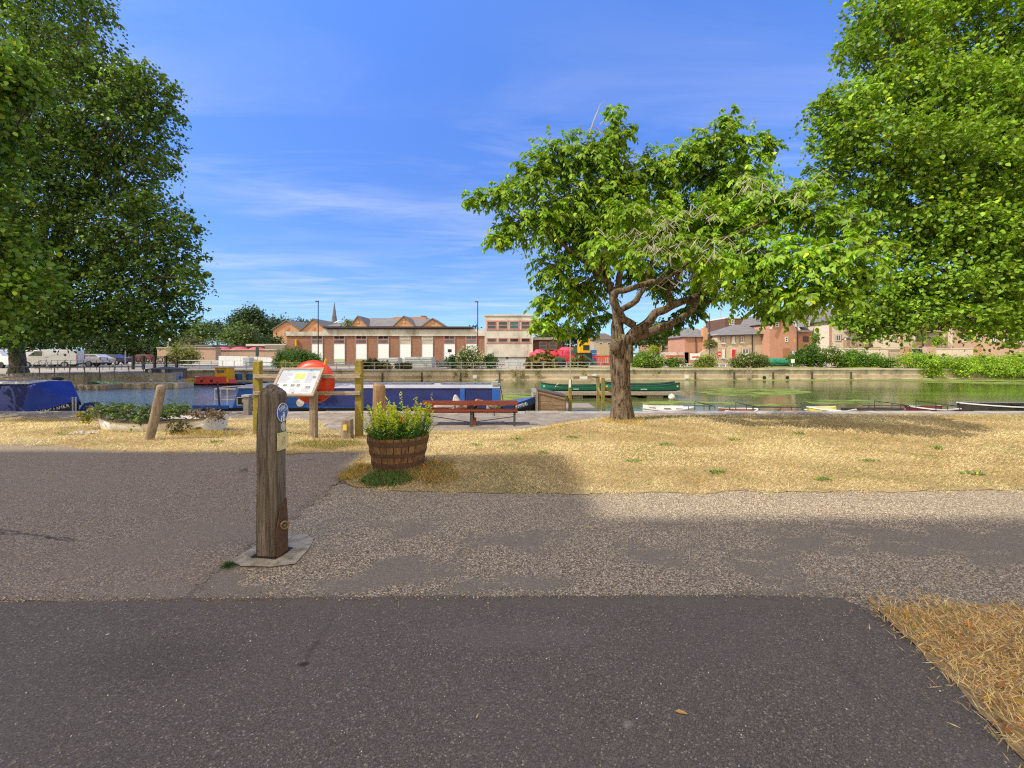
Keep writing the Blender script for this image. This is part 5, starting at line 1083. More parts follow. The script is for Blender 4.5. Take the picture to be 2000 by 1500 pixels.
# stern rails, tiller pole, dinghy colour
rl_ = MB(); sa = XR(394); sb = XR(447)
zt = Z(757.5, 15)
for z_, r_ in ((zt, .022), (Z(777, 15), .012)):
    rl_.tube([(sb+.1, Y0+.2, z_), (sa+.3, Y0+.22, z_), (sa, 15.2, z_), (sa+.3, Y1-.3, z_), (sb+.1, Y1-.3, z_)], r_, 6)
for p_ in ((sa+.3, Y0+.22), (sa, 15.2), (sa+.3, Y1-.3), (sb-.2, Y0+.2), (sa+.75, Y0+.2)): rl_.tube([(p_[0], p_[1], zd), (p_[0], p_[1], zt)], .012, 6)
rl_.build('stern_rail', white, t)
MB().tube([(XR(425), Y0+.1, zd), (XR(420.5), Y0+.1, Z(746, Y0+.1))], .028, 8).build('mooring_pole', M('dark_blue_pole', (.02, .03, .08)), t)
MB().box(XR(376), XR(446), Y0-.01, Y0+.03, zd-.03, zd+.09).build('stern_strake', bluep, t)
# KINGFISHER
YK = 14.3; XK = lambda p: X(p, YK)
t = thing('narrowboat', 'narrowboat under a bright blue canvas cover with KINGFISHER lettered on its bow at left', 'narrowboat', (-20, 15.2, WZ))
XB = X(150, 15.2)                         # the stem; seen obliquely past the end of the cabin
rg = narrow_hull(-27, XB, YK, 16.15, WZ, -.54, 1, .24, 44, .13)
MB().loft(rg).build('hull', M('dark_navy_hull', (.012, .014, .035), (.02, .022, .045), 2, .4), t)
zt = Z(748, YK+.35); ya, yb_ = YK+.04, 16.10
def crs(x, zt_, dz=0, inset=.30):
    return [(x, ya-.02, -.56+dz), (x, ya+.02, -.3+dz), (x, ya+inset*.55, zt_-.14), (x, ya+inset, zt_-.02), (x, (ya+yb_)/2, zt_+.03), (x, yb_-inset, zt_-.02), (x, yb_-.02, -.3+dz), (x, yb_+.02, -.56+dz)]
MB().loft([crs(-26.9, zt-.02), crs(-21, zt-.03), crs(-17.15, zt)]).build('side_canvas', navyc, t, smooth=False)
fe = [(XB-.06, 15.0+.4*k/7, -.33+hh) for k, hh in enumerate((0, .02, .05, .07, .08, .07, .03, 0))]
mid_ = [tuple(lerp(c0[j], c1[j], .5) for j in range(3)) for c0, c1 in zip(crs(-16.95, zt, .02), fe)]; mid_ = [(p[0], p[1], p[2]-.05) for p in mid_]
fr_ = MB(); fr_.loft([crs(-17.14, zt+.01, 0), crs(-16.98, zt, .01), mid_, fe]); fr_.build('bow_canvas', bluec, t)
rf_ = MB(); rf_.loft([[(x_, YK+.28, zt-.035), (x_, YK+.32, zt+.02), (x_, 15.25, zt+.07), (x_, 15.95, zt+.02), (x_, 15.25, zt-.02)] for x_ in (-26.9, -18, -17.2)]); rf_.build('roof', white, t)
for k, y_ in enumerate((15.0, 15.4, 15.75)): MB().bar((-24, y_, zt+.12+.05*(k % 2)), (-17.6-.3*k, y_, zt+.12+.05*(k % 2)), .16, .05).build('roof_plank', railoak, t)
MB().loft(lump((-17.3, 15.6, zt+.09), (.15, .12, .06), .3, 3)).build('fender', blackp, t, smooth=True)
# lettering wrapped along the near side of the bow
def hullpt(x):
    for a_, b_ in zip(rg, rg[1:]):
        if a_[0][0] <= x <= b_[0][0]: u = (x-a_[0][0])/(b_[0][0]-a_[0][0]); return Vector(a_[0]).lerp(Vector(b_[0]), u)
for i, ch_ in enumerate('KINGFISHER'):
    x_ = lerp(-16.88, XB-.12, (i+.5)/10); p0 = hullpt(x_-.03); p1 = hullpt(x_+.03); d_ = (p1-p0).normalized(); n_ = d_.cross(Vector((0, 0, 1))).normalized()
    textmesh('bow_letter', ch_, .19, whiteflat, t, hullpt(x_)+n_*.035+Vector((0, 0, -.10)), d_, Vector((0, 0, 1))-d_*d_.z, .004, sx=.72)
for px_ in (151, 157):
    x_ = XK(px_); tt = thing('mooring_post', 'slim pale metal mooring post at the bow of the KINGFISHER boat' if px_ == 151 else 'second slim metal mooring post, just right of the first, by the KINGFISHER bow', 'post', (x_, 14.15, QZ)); MB().tube([(x_, 14.15, -.6), (x_, 14.15, -.06)], .022, 8).lathe((x_, 14.15, -.06), [(.03, 0), (.03, .03), (.001, .035)], 10).build('shaft', galv, tt)
x_ = X(169, 15); tt = thing('covered_dinghy', 'small dark blue covered dinghy bow beyond the mooring posts at left', 'boat', (x_, 15.4, WZ)); MB().loft([[(x_-.5, 15.1, -.75), (x_-.5, 15.4, -.38), (x_-.5, 15.8, -.75), (x_-.5, 15.4, -.95)], [(x_+.0, 15.15, -.7), (x_, 15.4, -.33), (x_, 15.75, -.7), (x_, 15.4, -.95)], [(x_+.38, 15.35, -.62), (x_+.38, 15.4, -.58), (x_+.38, 15.45, -.62), (x_+.38, 15.4, -.7)]]).build('hull', navyc, tt)
# bollard/service post in front of Richmond's stern
x_ = X(484, 13.3); tt = thing('service_bollard', 'short grey service bollard on the quay in front of the name board', 'bollard', (x_, 13.3, QZ)); MB().box(x_-.085, x_+.085, 13.2, 13.4, QZ-.05, Z(775, 13.2)).build('post', M('service_grey', (.24, .22, .20)), tt, bevel=.01); MB().box(x_-.12, x_+.12, 13.16, 13.44, Z(775, 13.2), Z(772, 13.2)+.015).build('cap', galv, tt, bevel=.008)

# wooden locker, gantry and gangway at the pontoon
def Q(px, py, Y_): return (X(px, Y_), Y_, Z(py, Y_))
t = thing('wooden_locker', 'boarded wooden locker with a sloping lid at the edge of the quay', 'locker', Q(1078, 803, 14.6))
xa, xb = X(1052, 14.4), X(1104, 14.4)
for i in range(6):
    z0 = -.62+i*.135
    def topz(x): return lerp(Z(763, 14.4), Z(776, 14.4), (x-xa)/(xb-xa))
    z1 = z0+.128
    if z1 < topz(xb): MB().box(xa, xb, 14.38, 14.41, z0, z1).build('board', plankm, t, bevel=.004)
    else:
        m_ = MB(); xz = [(xa, z0), (min(xb, xa+(xb-xa)*max(0, (topz(xa)-z0)/(topz(xa)-topz(xb)))), z0), (xa+(xb-xa)*max(0, min(1, (topz(xa)-min(z1, topz(xa)))/(topz(xa)-topz(xb)))), min(z1, topz(xa))), (xa, min(z1, topz(xa)))]
        m_.prism(xz, 14.38, 14.41).build('board', plankm, t)
MB().loft([[(xa-.02, y_, -.62), (xb+.02, y_, -.62), (xb+.02, y_, topz(xb)), (xa-.02, y_, topz(xa))] for y_ in (14.415, 15.3)]).build('carcass', plankm, t)
MB().loft([[(xa-.06, y_, topz(xa)+.01), (xb+.05, y_, topz(xb)+.01), (xb+.05, y_, topz(xb)+.05), (xa-.06, y_, topz(xa)+.05)] for y_ in (14.33, 15.38)]).build('lid', M('felted_lid', (.12, .10, .09), (.08, .07, .065), 5, .95), t)
MB().bar((xa, 14.355, topz(xa)-.05), (xb, 14.355, topz(xb)-.05), .02, .07).build('trim', plankm, t)
MB().box(xa-.10, xa-.02, 14.34, 14.42, -.62, topz(xa)+.02).build('corner_post', deckm, t)
t = thing('timber_gantry', 'green-stained timber gantry of posts and beams over the boat landing', 'gantry', Q(1145, 803, 15))
for (px_, py_, Y_, w_) in ((1113.5, 740, 14.6, .11), (1178, 738, 14.6, .11), (1168, 735, 17.8, .12)):
    x_ = X(px_, Y_); MB().box(x_-w_/2, x_+w_/2, Y_-w_/2, Y_+w_/2, -1.1, Z(py_, Y_)).build('post', algae, t, bevel=.008)
MB().bar(Q(1120, 737.5, 17.8), Q(1170, 736, 17.8), .06, .13).build('beam', plankm, t)
MB().bar(Q(1180, 757, 14.6), Q(1200, 767, 14.9), .06, .09).build('brace', algae, t); MB().bar(Q(1180, 778, 14.6), Q(1202, 789, 14.9), .06, .09).build('brace', algae, t); MB().bar(Q(1168, 758, 16.5), Q(1178, 780, 14.7), .05, .08).build('brace', algae, t)
MB().box(*[X(1132, 17.7), X(1147, 17.7)], 17.68, 17.7, Z(740, 17.7), Z(735, 17.7)).build('notice', whiteflat, t)
MB().box(X(1156, 17.7), X(1165, 17.7), 17.7, 17.72, Z(734, 17.7), Z(731.5, 17.7)).build('notice', whiteflat, t)
MB().box(X(1117, 15), X(1176, 15), 16.2, 17.7, -.74, -.66).build('landing', deckm, t)
MB().tube([Q(1114, 740, 14.65), Q(1114, 663, 14.65)], .022, 6).build('mast', M('bare_pole', (.42, .37, .28)), t)
MB().box(X(1111, 14.52), X(1115, 14.52), 14.52, 14.54, Z(757, 14.5), Z(741, 14.5)).build('white_marker', whiteflat, t)
# pontoon with green canoes
t = thing('pontoon', 'low floating timber pontoon carrying the green canoes', 'pontoon', Q(1200, 765, 22))
pa, pb = X(1041, 22), X(1335, 22)
for i in range(6): xx_ = lerp(pa, pb, i/6); MB().box(xx_, lerp(pa, pb, (i+1)/6)-.02, 21.8, 24.4, -.66, -.56).build('deck_section', deckm, t)
MB().box(pa, pb, 21.74, 21.8, -.72, -.56).build('fascia', railoak, t)
for a_, b_ in ((1041, 1048), (1266, 1298), (1120, 1140)): MB().box(X(a_, 21.7), X(b_, 21.7), 21.9, 23.5, -1.0, -.72).build('float', M('float_grey', (.42, .38, .33)), t)
canoe_g = hullpaint('canoe_green', (.012, .19, .115), (.012, .15, .09), .35)
def canoe(px0, px1, Y_, label, group='green canoes on the pontoon'):
    x0, x1 = X(px0, Y_), X(px1, Y_); t = thing('canoe', label, 'canoe', ((x0+x1)/2, Y_, -.56), group); n = 24; rg = []
    for i in range(n+1):
        u = i/n; e = abs(2*u-1); w_ = .40*(1-e**2.6)+.012; zt = -.56+.30+.14*e**3; zk = -.56+.05*e**6
        rg.append([(lerp(x0, x1, u), Y_+w_*s_*a_, lerp(zk, zt, b_)) for s_, a_, b_ in ((-1, 1, 1), (-1, .98, .6), (-1, .85, .2), (-1, .4, 0), (1, .4, 0), (1, .85, .2), (1, .98, .6), (1, 1, 1))])
    o = openhull('hull', rg, canoe_g, t, .03); autosmooth(o, 60); gunw('gunwale', rg, blackp, t, .03, .03, .01)
    for u in (.25, .62): MB().box(lerp(x0, x1, u)-.12, lerp(x0, x1, u)+.12, Y_-.34, Y_+.34, -.56+.24, -.56+.27).build('seat', M('cane_seat', (.40, .34, .24)), t)
    MB().bar((lerp(x0, x1, .20), Y_-.5, -.30), (lerp(x0, x1, .27), Y_+.3, -.14), .05, .02).build('paddle', M('paddle_wood', (.55, .48, .36)), t)
    for s_ in (x0+.18, x1-.18): MB().lathe((s_, Y_-.115, -.30), [(.0001, -.01), (.055, -.01), (.055, .01), (.0001, .01)], 14, 'y').build('emblem', M('pale_emblem', (.55, .62, .35)), t)
    MB().box(lerp(x0, x1, .46), lerp(x0, x1, .54), Y_-.40, Y_-.393, -.45, -.42).build('maker_mark', whiteflat, t)
canoe(1056, 1190, 22.6, 'green canoe at the left end of the pontoon')
canoe(1178, 1328, 22.5, 'green canoe at the right end of the pontoon, partly behind the tree trunk')
canoe(1182, 1318, 23.6, 'third green canoe lying directly behind the right-hand canoe')
bc = Q(1312, 767, 21.3); t = thing('mooring_buoy', 'round white mooring buoy floating off the right end of the pontoon', 'buoy', (bc[0], 21.3, WZ))
MB().lathe((bc[0], 21.3, WZ+.12), [(.001, -.2)]+[(.17*math.sin(math.pi*i/12), -.17*math.cos(math.pi*i/12)) for i in range(1, 12)]+[(.03, .18), (.001, .2)], 20).build('float', white, t, smooth=True)
# small rowing boats at the quay
def rowboat(px0, px1, Y_, hullc, inner, label, bow, h=.36, w_=1.15, seatc=None, rz=0.):
    x0, x1 = X(px0, Y_), X(px1, Y_); t = thing('rowing_boat', label, 'rowing boat', ((x0+x1)/2, Y_, WZ), 'rowing boats moored along the quay')
    rg = rowhull(x0, x1, Y_, w_, WZ-.08, h, .10, bow, 18); o = openhull('hull', rg, hullc, t, .035); autosmooth(o, 60); gunw('gunwale', rg, inner, t, .05, .04)
    fl_ = MB(); fl_.box(lerp(x0, x1, .12), lerp(x0, x1, .80), Y_-w_*.30, Y_+w_*.30, WZ+.02, WZ+.06); fl_.build('bottom_boards', inner, t)
    for u in (.2, .5, .74): MB().box(lerp(x0, x1, u)-.12, lerp(x0, x1, u)+.12, Y_-w_*.36, Y_+w_*.36, WZ+h-.16, WZ+h-.12).build('thwart', seatc or inner, t)
    t.rotation_euler.z = rz; return t
brw = M('varnished_brown', (.26, .11, .05), (.18, .075, .035), 3, .5); cw = M('boat_white', (.76, .76, .74), (.66, .66, .63), 2, .4); mar = M('maroon_paint', (.16, .02, .03), (.11, .015, .02), 2, .4); blk2 = M('tarry_black', (.025, .022, .022), (.05, .045, .04), 3, .5)
rowboat(1258, 1352, 15.4, cw, cw, 'white rowing boat with brown stern seat moored right of the tree trunk', 1, .40, 1.25, brw, -.30)
rowboat(1412, 1478, 15.2, brw, cw, 'small brown and white rowing boat between the two left rail frames', 1, .34, 1.1, brw, -.18)
rowboat(1524, 1566, 15.2, M('faded_pink', (.42, .22, .18)), brw, 'small faded pink rowing boat low behind the quay', -1, .28, 1.0)
rowboat(1578, 1655, 15.3, M('yellow_hull', (.68, .55, .03)), cw, 'yellow-hulled rowing boat with a white cover inside', -1, .38, 1.2, cw, .10)
rowboat(1660, 1765, 15.3, blk2, M('brown_thwart', (.16, .10, .07)), 'dark rowing boat lying in the tree shade right of the yellow boat', 1, .34, 1.2)
rowboat(1772, 1852, 15.5, mar, cw, 'maroon rowing boat with white inside at right', -1, .40, 1.1, mar, -.12)
rowboat(1874, 2060, 15.6, blk2, cw, 'long black rowing boat cut by the right edge of the view', -1, .50, 1.5, blk2, -.04)
def railframe(px0, px1, px2, ytop, ymid, label):
    t = thing('mooring_rail', label, 'mooring rail', Q((px0+px2)/2, 803, 14.2), 'black tubular mooring rails along the quay'); m_ = MB(); Y_ = 14.15
    m_.tube([Q(px0-22, ymid, Y_+.5), Q(px0, ymid, Y_), Q(px2, ymid, Y_), Q(px2+.5, 800, Y_)], .013, 6); m_.tube([Q(px0, 801, Y_), Q(px0, ytop, Y_), Q(px1, (ytop+ymid)/2, Y_), Q(px2-3, ymid, Y_)], .013, 6)
    for p_ in (px0-12, px1, (px1+px2)/2): m_.tube([Q(p_, 801, Y_), Q(p_, ymid if p_ != px1 else (ytop+ymid)/2, Y_)], .012, 6)
    m_.build('frame', blackiron, t)
railframe(1357, 1375, 1396, 784, 793, 'black tubular mooring rail nearest the tree trunk'); railframe(1437, 1458, 1481, 786, 795, 'black tubular mooring rail by the brown and white boat')
railframe(1484, 1524, 1567, 794.5, 795.5, 'low flat mooring rail in front of the pink boat'); railframe(1708, 1742, 1775, 783, 792, 'black tubular mooring rail left of the maroon boat'); railframe(1789, 1828, 1874, 783, 793, 'black tubular mooring rail over the maroon boat')
# ------------------------------------------------------------------ the far bank
brickA = Mbrick('brown_brick', (.33, .145, .09), (.26, .115, .072), (.45, .36, .28))
brickO = Mbrick('orange_brick', (.62, .32, .165), (.52, .26, .135), (.56, .44, .32))
brickR = Mbrick('red_brick', (.52, .25, .155), (.44, .20, .125), (.52, .41, .33))
brickD = Mbrick('dark_brick', (.17, .085, .06), (.13, .07, .05), (.20, .15, .12))
brickP = Mbrick('pinkish_brick', (.56, .37, .27), (.48, .31, .22), (.58, .49, .41))
conc = M('board_marked_concrete', (.68, .645, .575), (.52, .49, .44), .7, .95, .3, 4, spec=.1, det=9, grime=((.30, .26, .21), .45))
flint = M('flint_wall', (.62, .52, .38), (.42, .35, .26), 5, .95, .6, 12, spec=.1, det=9, lo=.3, hi=.7)
flintp = M('pale_flint_wall', (.74, .65, .52), (.54, .47, .38), 5, .95, .6, 12, spec=.1, det=9)
slate = M('slate_roof', (.21, .20, .20), (.14, .135, .14), 1.4, .8, .4, 9, spec=.3, st=(1, 1, 3), det=8, grime=((.21, .18, .13), .5))
tilebr = M('brown_tile_roof', (.16, .12, .10), (.11, .085, .07), 1.4, .9, .3, 9, det=8)
pinkf = M('pink_window_paint', (.50, .25, .22), (.42, .20, .18), 2, .6)
panelw = M('white_panel', (.90, .92, .95), (.82, .84, .87), .7, .6, det=6)
greenp = M('pale_green_panel', (.50, .58, .40), (.42, .50, .34), 1, .7)
curtain = M('window_blind', (.05, .20, .22), (.03, .11, .13), 1, .6)
ctn = M('container_grey', (.50, .54, .56), (.42, .46, .48), 1, .6)
redpl = M('red_plastic', (.62, .045, .04), (.50, .04, .035), 2, .5)
pinkpl = M('pink_red_tarp', (.62, .07, .14), (.48, .05, .10), 1, .6)
def fb(t, px0, px1, py0, py1, Y_, d, mat, name='wall', zbase=None):
    z0 = Z(py1, Y_) if zbase is None else zbase
    return MB().box(X(px0, Y_), X(px1, Y_), Y_, Y_+d, z0, Z(py0, Y_)).build(name, mat, t)
def win(t, px0, px1, py0, py1, Y_, frame=white, pane=glass, nx=1, ny=1, fw=.07, name='window', sill=None, arch=None):
    x0, x1, z0, z1 = X(px0, Y_), X(px1, Y_), Z(py1, Y_), Z(py0, Y_)
    m_ = MB(); y0, y1 = Y_-.06, Y_+.02
    m_.box(x0, x1, y0, y1, z0, z0+fw).box(x0, x1, y0, y1, z1-fw, z1).box(x0, x0+fw, y0, y1, z0+fw, z1-fw).box(x1-fw, x1, y0, y1, z0+fw, z1-fw)
    for i in range(1, nx): xx_ = lerp(x0, x1, i/nx); m_.box(xx_-fw*.35, xx_+fw*.35, y0+.01, y1-.005, z0+fw, z1-fw)
    for i in range(1, ny): zz_ = lerp(z0, z1, i/ny); m_.box(x0+fw, x1-fw, y0+.012, y1-.008, zz_-fw*.35, zz_+fw*.35)
    o = m_.build(name, frame, t); MB().box(x0+fw*.5, x1-fw*.5, Y_-.022, Y_+.01, z0+fw*.5, z1-fw*.5).build('pane', pane, o)
    if sill: MB().box(x0-.12, x1+.12, Y_-.16, Y_-.002, z0-.16, z0-.02).build('sill', sill, o)
    return o
def gable(t, px0, pxm, px1, py_e, py_a, Y_, d, mat, roofm, over=.35, name='gable', zb=0.):
    xa, xm, xb = X(px0, Y_), X(pxm, Y_), X(px1, Y_); ze, za = Z(py_e, Y_), Z(py_a, Y_)
    MB().prism([(xa, zb), (xb, zb), (xb, ze), (xm, za), (xa, ze)], Y_, Y_+d).build(name, mat, t)
    th = .16; sl = (za-ze)/(xm-xa); sr = (za-ze)/(xb-xm)
    MB().prism([(xa-over, ze-over*sl+.03), (xm, za+.03), (xm, za+.03+th*1.3), (xa-over, ze-over*sl+.03+th)], Y_-.3, Y_+d+.2).build('roof_slope', roofm, t)
    MB().prism([(xm, za+.03), (xb+over, ze-over*sr+.03), (xb+over, ze-over*sr+.03+th), (xm, za+.03+th*1.3)], Y_-.3, Y_+d+.2).build('roof_slope', roofm, t)
# --- long brick workshop
Yw = 58.
t = thing('brick_workshop', 'long low brown brick building with white panelled bays and a pale concrete band', 'building', (X(750, Yw), Yw, 0))
fb(t, 560, 948, 656, 712.5, Yw, 14, brickA)
MB().box(X(559, Yw), X(948, Yw), Yw-.16, Yw+.3, Z(656, Yw), Z(648, Yw)).box(X(631, Yw), X(948, Yw), Yw-.14, Yw+14, Z(648, Yw), Z(643.5, Yw)).build('concrete_band', conc, t)
MB().box(X(559, Yw), X(631, Yw), Yw-.05, Yw+13, Z(656, Yw), Z(648.5, Yw)).build('low_roof', conc, t)
MB().box(X(634, Yw), X(921, Yw), Yw-.5, Yw+13, Z(641.5, Yw), Z(638, Yw)).build('roof', M('dark_roof_edge', (.06, .045, .045), (.045, .035, .035)), t)
MB().box(X(637, Yw), X(918, Yw), Yw+.2, Yw+12, Z(644, Yw), Z(641.5, Yw)).build('clerestory', M('brown_fascia', (.20, .12, .10)), t)
for i in range(8):
    a = 609+43*i; b = a+21.4
    MB().box(X(a, Yw), X(b, Yw), Yw-.03, Yw+.02, Z(701, Yw), Z(672, Yw)).build('white_panel', panelw, t)
    MB().box(X(a, Yw), X(b, Yw), Yw-.03, Yw+.02, Z(711.5, Yw), Z(701, Yw)).build('green_panel', greenp if i < 3 else ctn, t)
    pn = glass_skypaint if i not in (4, 5) else M('boarded_pane', (.55, .50, .42))
    win(t, a, b, 663.5, 671.5, Yw, pinkf if i < 4 or i > 5 else conc, pn, 1, 1, .09); win(t, a, b, 655.5, 663, Yw, pinkf if i < 4 or i > 5 else conc, glass if i not in (4, 5) else pn, 2, 1, .09)
    for p_ in (a-.6, b+.6): MB().box(X(p_-.5, Yw), X(p_+.5, Yw), Yw-.07, Yw+.0, 0, Z(655.5, Yw)).build('mullion', M('grey_mullion', (.28, .27, .27)), t)
MB().box(X(578, Yw), X(581, Yw), Yw-.3, Yw-.02, Z(676, Yw), Z(663, Yw)).build('yellow_sign', yellow, t)
# --- concrete block
Yc = 56.; t = thing('concrete_office', 'flat-roofed two-storey concrete block with pink window bands', 'building', (X(994, Yc), Yc, 0))
fb(t, 946.5, 1041, 616, 697, Yc, 9, conc); MB().box(X(945.5, Yc), X(1042, Yc), Yc-.12, Yc+9.1, Z(617, Yc), Z(614.5, Yc)).build('parapet', conc, t)
fb(t, 950, 1038, 697, 712, Yc+.6, 7, M('grey_infill', (.30, .31, .33)), 'ground_floor')
for a, b in ((951, 970), (973, 992), (995, 1014), (1017.5, 1036)):
    k = (a > 990 and a < 1000); win(t, a, b, 627, 643.5, Yc, pinkf, curtain if k else glass, 1, 2, .13, 'window'); win(t, a, b, 660, 669, Yc, pinkf, glass, 1, 1, .12)
MB().box(X(950, Yc), X(1038, Yc), Yc-.05, Yc+.01, Z(627, Yc), Z(626, Yc)).box(X(950, Yc), X(1038, Yc), Yc-.06, Yc+.01, Z(645, Yc), Z(643.8, Yc)).box(X(950, Yc), X(1038, Yc), Yc-.055, Yc+.01, Z(670.5, Yc), Z(669.2, Yc)).build('window_band', pinkf, t)
for a, b in ((972, 988), (993, 1028)): MB().box(X(a, Yc), X(b, Yc), Yc+.5, Yc+.59, Z(712, Yc), Z(698, Yc)).build('door_panel', panelw, t)
# low wing to its right
t = thing('low_outbuilding', 'low single-storey shed with a grey roof right of the concrete block', 'building', (X(1072, 60), 60, 0))
fb(t, 1042, 1097, 664, 711, 60, 8, brickD); MB().box(X(1040, 60), X(1098, 60), 59.6, 68, Z(664, 60), Z(659, 60)).build('roof', conc, t)
for a, b in ((1053, 1069), (1071, 1087)): win(t, a, b, 667, 683, 60, pinkf, glass, 1, 2, .12)
# --- gabled block behind
Yg = 85.; t = thing('gabled_warehouse', 'orange brick building with round-windowed gables and slate roofs behind the workshop', 'building', (X(640, Yg), Yg, 0))
for (a, m_, b, e, p_) in ((533.5, 561, 586, 644, 627), (588, 612, 640, 646, 624)):
    gable(t, a, m_, b, e, p_, Yg, 16, brickO, slate)
    MB().lathe((X(m_, Yg), Yg-.03, Z(641, Yg)), [(.25, -.05), (.42, -.05), (.42, .05), (.25, .05)], 16, 'y').build('round_window', brickR, t)
    MB().lathe((X(m_, Yg), Yg-.0, Z(641, Yg)), [(.001, -.03), (.26, -.03), (.26, .03), (.001, .03)], 16, 'y').build('window_pane', glass_skypaint, t)
win(t, 555, 559, 649, 657, Yg, white, glass, 1, 2); win(t, 555, 559, 669, 677, Yg, white, glass, 1, 2)
fb(t, 620, 855, 637, 711, Yg+3, 14, brickO, 'wall')
MB().hip(X(628, Yg), X(858, Yg), Yg+3, Yg+17, Z(637.5, Yg+3), Z(621, Yg+10), 5., .5).build('roof', slate, t)
for (a, m_, b, e, p_) in ((686, 699, 716, 636, 618.5), (770, 789, 808, 636, 618.5), (825, 845, 868, 637, 623)):
    gable(t, a, m_, b, e, p_, Yg+1.5, 6, brickO, slate, .3, 'dormer_gable', 2)
    MB().lathe((X(m_, Yg+1.5), Yg+1.45, Z(629, Yg+1.5)), [(.001, -.05), (.30, -.05), (.30, .05), (.001, .05)], 14, 'y').build('roundel', brickP, t)
MB().bar((X(655, Yg+7), Yg+6.6, Z(630, Yg+6)), (X(661, Yg+7), Yg+7.4, Z(626, Yg+7)), 1.0, .1).build('rooflight', white, t)
MB().box(X(768, Yg+9), X(832, Yg+9), Yg+9, Yg+15, Z(626, Yg+9), Z(619, Yg+9)).build('roof_box', brickR, t)
MB().box(X(822, Yg+9), X(830, Yg+9), Yg+9.2, Yg+11, Z(620, Yg+9), Z(616.5, Yg+9)).build('chimney', brickD, t)
Ys = 170.; t = thing('church_spire', 'slender grey stone church spire rising beyond the gabled roofs', 'spire', (X(653, Ys), Ys, 0))
c_ = (X(653, Ys), Ys); MB().loft([[(c_[0]+r*math.cos(a*math.pi/4), c_[1]+r*math.sin(a*math.pi/4), z_) for a in range(8)] for r, z_ in ((1.25, Z(632, Ys)), (1.1, Z(624, Ys)), (.05, Z(590, Ys)))]).build('spire', M('spire_stone', (.17, .165, .155), (.11, .11, .105), .6, .95), t)
MB().box(c_[0]-1.6, c_[0]+1.6, Ys-1.6, Ys+1.6, 0, Z(632, Ys)).build('tower', M('tower_stone', (.26, .24, .21)), t)
# --- left low walls, sheds and hoardings
Yl = 56.; t = thing('brick_yard_wall', 'long low brick wall with flat roofed sheds at left of the workshop', 'wall', (X(430, Yl), Yl, 0))
fb(t, 307, 421, 680, 704, 52, 1, brickP); fb(t, 419, 540, 684, 700, 54, 1, brickP); MB().box(X(306, 52), X(422, 52), 51.9, 53.1, Z(680, 52), Z(678.5, 52)).box(X(419, 54), X(541, 54), 53.9, 55.1, Z(684, 54), Z(682.3, 54)).build('coping', conc, t)
t = thing('flat_roof_shed', 'flat grey-roofed store behind the brick yard wall under the trees', 'building', (X(390, 60), 60, 0)); fb(t, 370, 470, 677, 690, 60, 8, brickD); MB().box(X(364, 60), X(420, 60), 59.4, 68, Z(677, 60), Z(673.5, 60)).build('roof', M('felt_roof', (.22, .21, .20)), t)
t = thing('flat_roof_shed', 'long low flat-roofed range under the distant trees left of the warehouse', 'building', (X(500, 66), 66, 0)); fb(t, 485, 562, 676, 700, 66, 8, brickP); MB().box(X(484, 66), X(563, 66), 65.5, 74, Z(676, 66), Z(672, 66)).build('roof', conc, t)
MB().box(X(522, 58), X(561, 58), 57.4, 57.8, Z(697, 58), Z(674, 58)).build('side_wall', M('side_wall_grey', (.30, .25, .21)), t)
for i, (a, b, c2) in enumerate(((418, 452, 679.5), (450, 487, 679.5), (484, 520, 680))):
    tt = thing('upturned_canoe', ['pink-red upturned canoe at the left on the brick wall', 'pink-red upturned canoe in the middle of the row on the brick wall', 'pink-red upturned canoe at the right on the brick wall'][i], 'canoe', (X((a+b)/2, 54.5), 54.5, Z(684, 54.5)))
    m_ = MB(); m_.loft([[(lerp(X(a, 54.5), X(b, 54.5), u), 54.5+w_*math.cos(k*math.pi/4)*.4, Z(683.5, 54.5)+(.42*w_)*max(0, math.sin(k*math.pi/4))) for k in range(8)] for u, w_ in ((0, .1), (.15, .7), (.5, 1), (.85, .7), (1, .1))]); m_.build('hull', pinkpl, tt, smooth=True)
for i, (a, b, pt, mt, lb) in enumerate(((427, 484, 695, panelw, 'white site hoarding at the foot of the brick yard wall, left of the grey cabinet'), (487, 532, 697, panelw, 'white site hoarding right of the grey cabinet'))):
    tt = thing('hoarding', lb, 'hoarding', (X((a+b)/2, 51), 51, 0)); n_ = 4
    for k in range(n_): MB().box(lerp(X(a, 51), X(b, 51), k/n_), lerp(X(a, 51), X(b, 51), (k+1)/n_)-.03, 51, 51.08, 0, Z(pt+k*.4, 51)).build('sheet', mt, tt)
tt = thing('grey_cabinet', 'tall grey metal cabinet between the white hoardings', 'cabinet', (X(481, 50), 50, 0)); MB().box(X(474, 50), X(487, 50), 50, 50.9, 0, Z(698, 50)).build('box', ctn, tt, bevel=.03)
tt = thing('barge_shed', 'small dark shed with posters near the water at left', 'shed', (X(310, 33), 33, -.4)); MB().box(X(283, 33), X(335, 33), 33, 34.6, -.85, Z(720.5, 33)).build('walls', M('grey_brown_boards', (.17, .14, .12), (.12, .10, .085), 4, .9), tt)
MB().loft([[(X(281, 33), 32.9, Z(721, 33)), (X(283, 33), 34.8, Z(721, 33)), (X(309, 33), 33.8, Z(716.5, 33))], [(X(337, 33), 32.9, Z(721, 33)), (X(335, 33), 34.8, Z(721, 33)), (X(312, 33), 33.8, Z(716.5, 33))]]).build('roof', slate, tt)
for p_ in (293, 319): MB().box(X(p_-3, 33), X(p_+3, 33), 32.97, 32.99, Z(728, 33), Z(721.5, 33)).build('poster', whiteflat, tt)
MB().box(X(308.6, 33), X(309.4, 33), 32.96, 32.99, -.85, Z(721, 33)).build('door_gap', blackp, tt)
